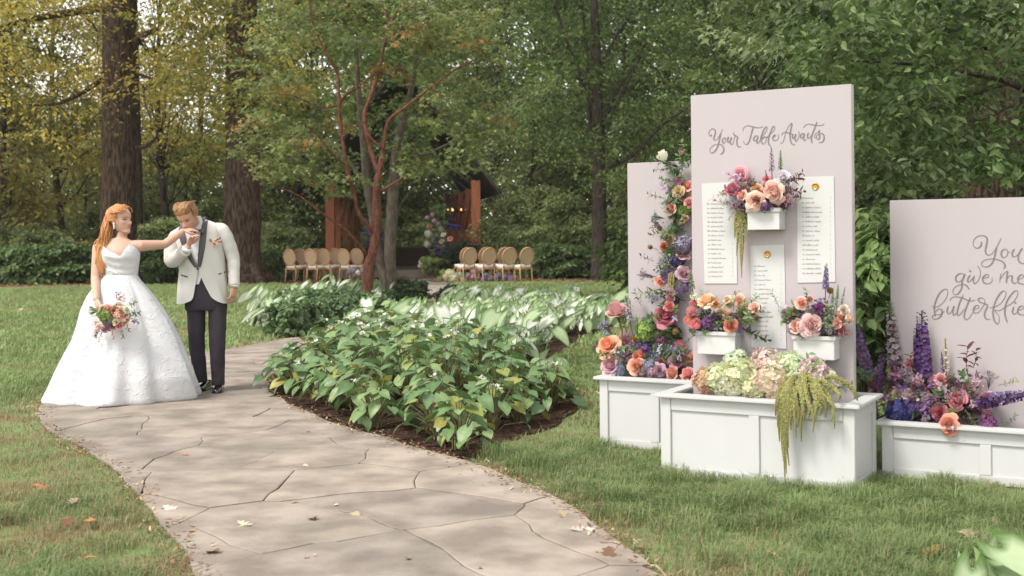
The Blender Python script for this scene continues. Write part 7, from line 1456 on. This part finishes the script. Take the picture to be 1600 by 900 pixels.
# ------------------------------------------------------------------ bouquet and boutonniere
R = rng_(710); bo = b(158, 486, YB - .40); bq = empty('bouquet', bo, 'blush, peach and green bridal bouquet tied with ribbon in her hand', 'flowers')
Yq = YB - .47
st = MB()
for k in range(14): st.tube([b(140 + R.normal(0, 2.5), 484 + R.normal(0, 4), YB - .36 + R.normal(0, .02)) - bo, b(155, 485, YB - .385) - bo, b(176 + R.normal(0, 4), 490 + R.normal(0, 5), Yq + .06) - bo], .004, 5, col=(.16, .22, .10))
o_ = st.build('stems', M_STEM, bq, cols=True); o_['kind'] = 'stuff'
for kind, px, py, s, c in [('hydrangea', 165, 492, 27, 'lime'), ('garden', 184, 479, 19, 'blush'), ('garden', 192, 490, 19, 'peach'), ('garden', 191, 500, 18, 'peach'), ('rose', 184, 497, 14, 'coral'), ('rose', 176, 508, 14, 'peach'), ('rose', 168, 480, 14, 'peach'), ('rose', 177, 484, 12, 'coral'), ('ruffle', 166, 508, 13, 'blush'), ('rose', 160, 482, 10, 'blush'), ('rose', 197, 483, 12, 'white'), ('rose', 181, 502, 9, 'tanh'), ('rose', 162, 514, 11, 'mauve'), ('rose', 186, 508, 12, 'pink'), ('filler', 170, 515, 15, 'violet'), ('filler', 172, 501, 12, 'slate'), ('ruffle', 154, 510, 11, 'blush'), ('filler', 151, 516, 12, 'blush'), ('lilac', 175, 495, 18, 'blush'), ('lilac', 186, 492, 16, 'peach'), ('lilac', 168, 504, 16, 'dusty'), ('garden', 195, 496, 15, 'blush'), ('garden', 187, 486, 16, 'peach')]:
    P = b(px, py, Yq + R.uniform(-.03, .03) - (.03 if kind == 'hydrangea' else 0)); flower(bq, kind, P, Vector((R.normal(.1, .3), -1, .35 + R.normal(0, .25))), s * Yq / FPX, c, R)
for px, py, fx, fz, c in [(188, 472, .1, 1, 'burg'), (193, 473, .5, 1, 'rust'), (184, 470, -.3, 1, 'burg'), (201, 478, 1, .3, 'green'), (205, 492, 1, .1, 'dgreen'), (204, 502, 1, -.2, 'burg'), (190, 512, .2, -1, 'burg'), (198, 508, .5, -1, 'plum'), (160, 516, -.2, -1, 'dgreen'), (158, 512, -.4, -1, 'burg'), (178, 490, .3, .5, 'dgreen'), (176, 515, 0, -1, 'rust'), (197, 494, 1, .4, 'green'), (206, 497, 1, -.3, 'slate')]:
    P = b(px, py, Yq + .02); flower(bq, 'leafy', P, (fx, -.5, fz), 17 * Yq / FPX, c, R)
rb = MB(); M_RIB = mat('mauve_ribbon', (.60, .46, .46), rough=.5, transl=.2)
for x0 in (149, 152):
    P = [b(x0 + 2 * sin(t * 5), 502 + 27 * t, Yq + .03 + .02 * sin(6 * t + x0)) - bo for t in np.linspace(0, 1, 8)]; s = Vector((.010, .004, 0)); m = len(P); rb = MB(); rb.add([p - s for p in P] + [p + s for p in P], [(i, i + 1, m + i + 1, m + i) for i in range(m - 1)]); rb.build('ribbon', M_RIB, bq, True)
bp = gpt(1.42, x=gx + .09) + Vector((0, -.03, 0)); bp = W(338, 378, bp.y); bn = empty('boutonniere', bp, 'small blush and plum flower boutonniere pinned to the ivory jacket', 'flowers')
for kind, px, py, s, c in [('rose', 334, 380.5, 6.5, 'peach'), ('rose', 337, 376, 6, 'blush'), ('rose', 341, 377.5, 5.5, 'peach'), ('rose', 340, 374.5, 4.5, 'rust'), ('filler', 330, 377, 6, 'violet'), ('filler', 345, 378, 6, 'plum'), ('leafy', 343, 374.5, 8, 'burg'), ('leafy', 335, 384, 8, 'sagel'), ('leafy', 329, 375, 7, 'dgreen')]:
    P = W(px, py, bp.y + R.uniform(-.012, .008)); flower(bn, kind, P, (R.normal(0, .3), -1, .3), s * bp.y / FPX, c, R)

# ================================================================== FALLEN LEAVES
M_FALL = mat('dry_leaf', rough=.75, spec=.2, src='obj', transl=.2)
def oak_leaf(seed):
    R = rng_(seed); L_, n = .11, 5; rim = []
    prof = [(.0, .03), (.12, .06), (.2, .22), (.27, .10), (.38, .36), (.46, .13), (.58, .42), (.66, .15), (.78, .26), (.86, .10), (1.0, .0)]
    for s in (1, -1):
        pts = [(t * L_, s * w * L_ * R.uniform(.8, 1.2), .012 * sin(4 * t + seed) + .03 * w * R.uniform(-.3, 1)) for t, w in prof]; rim.append(pts)
    b = MB(); m = [(t * L_, 0, .012 * sin(4 * t + seed)) for t, w in prof]; n = len(prof)
    b.add(m + rim[0] + rim[1], [(i, i + 1, n + i + 1, n + i) for i in range(n - 1)] + [(i + 1, i, 2 * n + i, 2 * n + i + 1) for i in range(n - 1)])
    return b.mesh('fallen_leaf', True)
OL = [oak_leaf(k) for k in range(1, 5)]
for me in OL: me.materials.append(M_FALL)
R = rng_(600)
tan_, brn, orn, pal_ = (.50, .36, .26), (.20, .10, .06), (.52, .24, .08), (.60, .54, .46)
TL = {tan_: 'curled tan oak leaf fallen on the', brn: 'dark brown curled leaf fallen on the', orn: 'orange brown leaf fallen on the', pal_: 'pale lobed oak leaf fallen on the'}
fl_ = [(372, 824, pal_, 1, 0), (255, 800, pal_, 1, 0), (476, 880, tan_, .8, 0), (490, 821, brn, .8, 0), (889, 837, pal_, 1.15, 0), (890, 815, tan_, .8, 0), (996, 867, tan_, 1.0, 0), (951, 881, brn, .9, 0), (930, 872, orn, .4, 0), (559, 808, tan_, .7, 0), (529, 797, pal_, .7, 0), (290, 837, orn, .5, 0), (313, 869, brn, 1.0, 0), (191, 651, orn, .7, 0), (489, 678, tan_, .6, 0), (477, 732, pal_, .6, 0), (295, 716, orn, .5, 0), (453, 792, orn, .4, 0), (744, 897, (.34, .40, .38), .9, 0), (790, 764, tan_, .8, 0), (715, 741, orn, .35, 0), (645, 880, brn, .4, 0), (357, 673, orn, .5, 0),
       (1524, 755, tan_, 1.5, 1), (1508, 843, tan_, 1.2, 1), (1545, 826, tan_, 1.2, 1), (1470, 867, orn, 1.2, 1), (1232, 884, (.72, .33, .24), .9, 1), (1330, 744, brn, .8, 1), (928, 797, tan_, .8, 1), (903, 698, tan_, .7, 1), (50, 770, orn, 1.2, 1), (140, 829, orn, .9, 1), (115, 822, brn, .9, 1), (150, 888, orn, .9, 1), (20, 820, brn, .8, 1), (930, 618, tan_, .8, 1), (1440, 806, brn, .8, 1), (210, 452, tan_, 1.6, 1), (90, 455, tan_, 1.6, 1), (30, 487, tan_, 1.3, 1), (110, 795, tan_, .8, 1), (1375, 765, brn, .8, 1)]
for x, y, c, s, g in fl_:
    p = G(x, y); p.z = .024 if g == 0 else .035
    base = TL.get(c, 'small coloured leaf fallen on the')
    o = tag(obj('fallen_leaf', OL[R.integers(0, 4)], None, None, p), base + (' flagstone path' if g == 0 else ' lawn'), 'leaf', 'leaves fallen on the path and lawn')
    o.rotation_euler = (R.normal(0, .12), R.normal(0, .12), R.uniform(0, 6.28)); o.scale = (s, s, s); o.color = (*[v * R.uniform(.85, 1.15) for v in c], 1)

# ================================================================== HAZE
hz = MB(); hz.box((0, 56, 22), (220, 150, 48)); M_HAZE = bpy.data.materials.new('haze_air'); M_HAZE.use_nodes = True
_n = M_HAZE.node_tree; _n.nodes.clear(); _v = _n.nodes.new('ShaderNodeVolumePrincipled'); _o = _n.nodes.new('ShaderNodeOutputMaterial'); _n.links.new(_v.outputs[0], _o.inputs['Volume'])
_v.inputs['Color'].default_value = (.97, .95, .88, 1); _v.inputs['Density'].default_value = .0003; _v.inputs['Anisotropy'].default_value = .0
tag(hz.build('haze', M_HAZE), 'thin pale summer haze in the air', None, None, 'stuff')
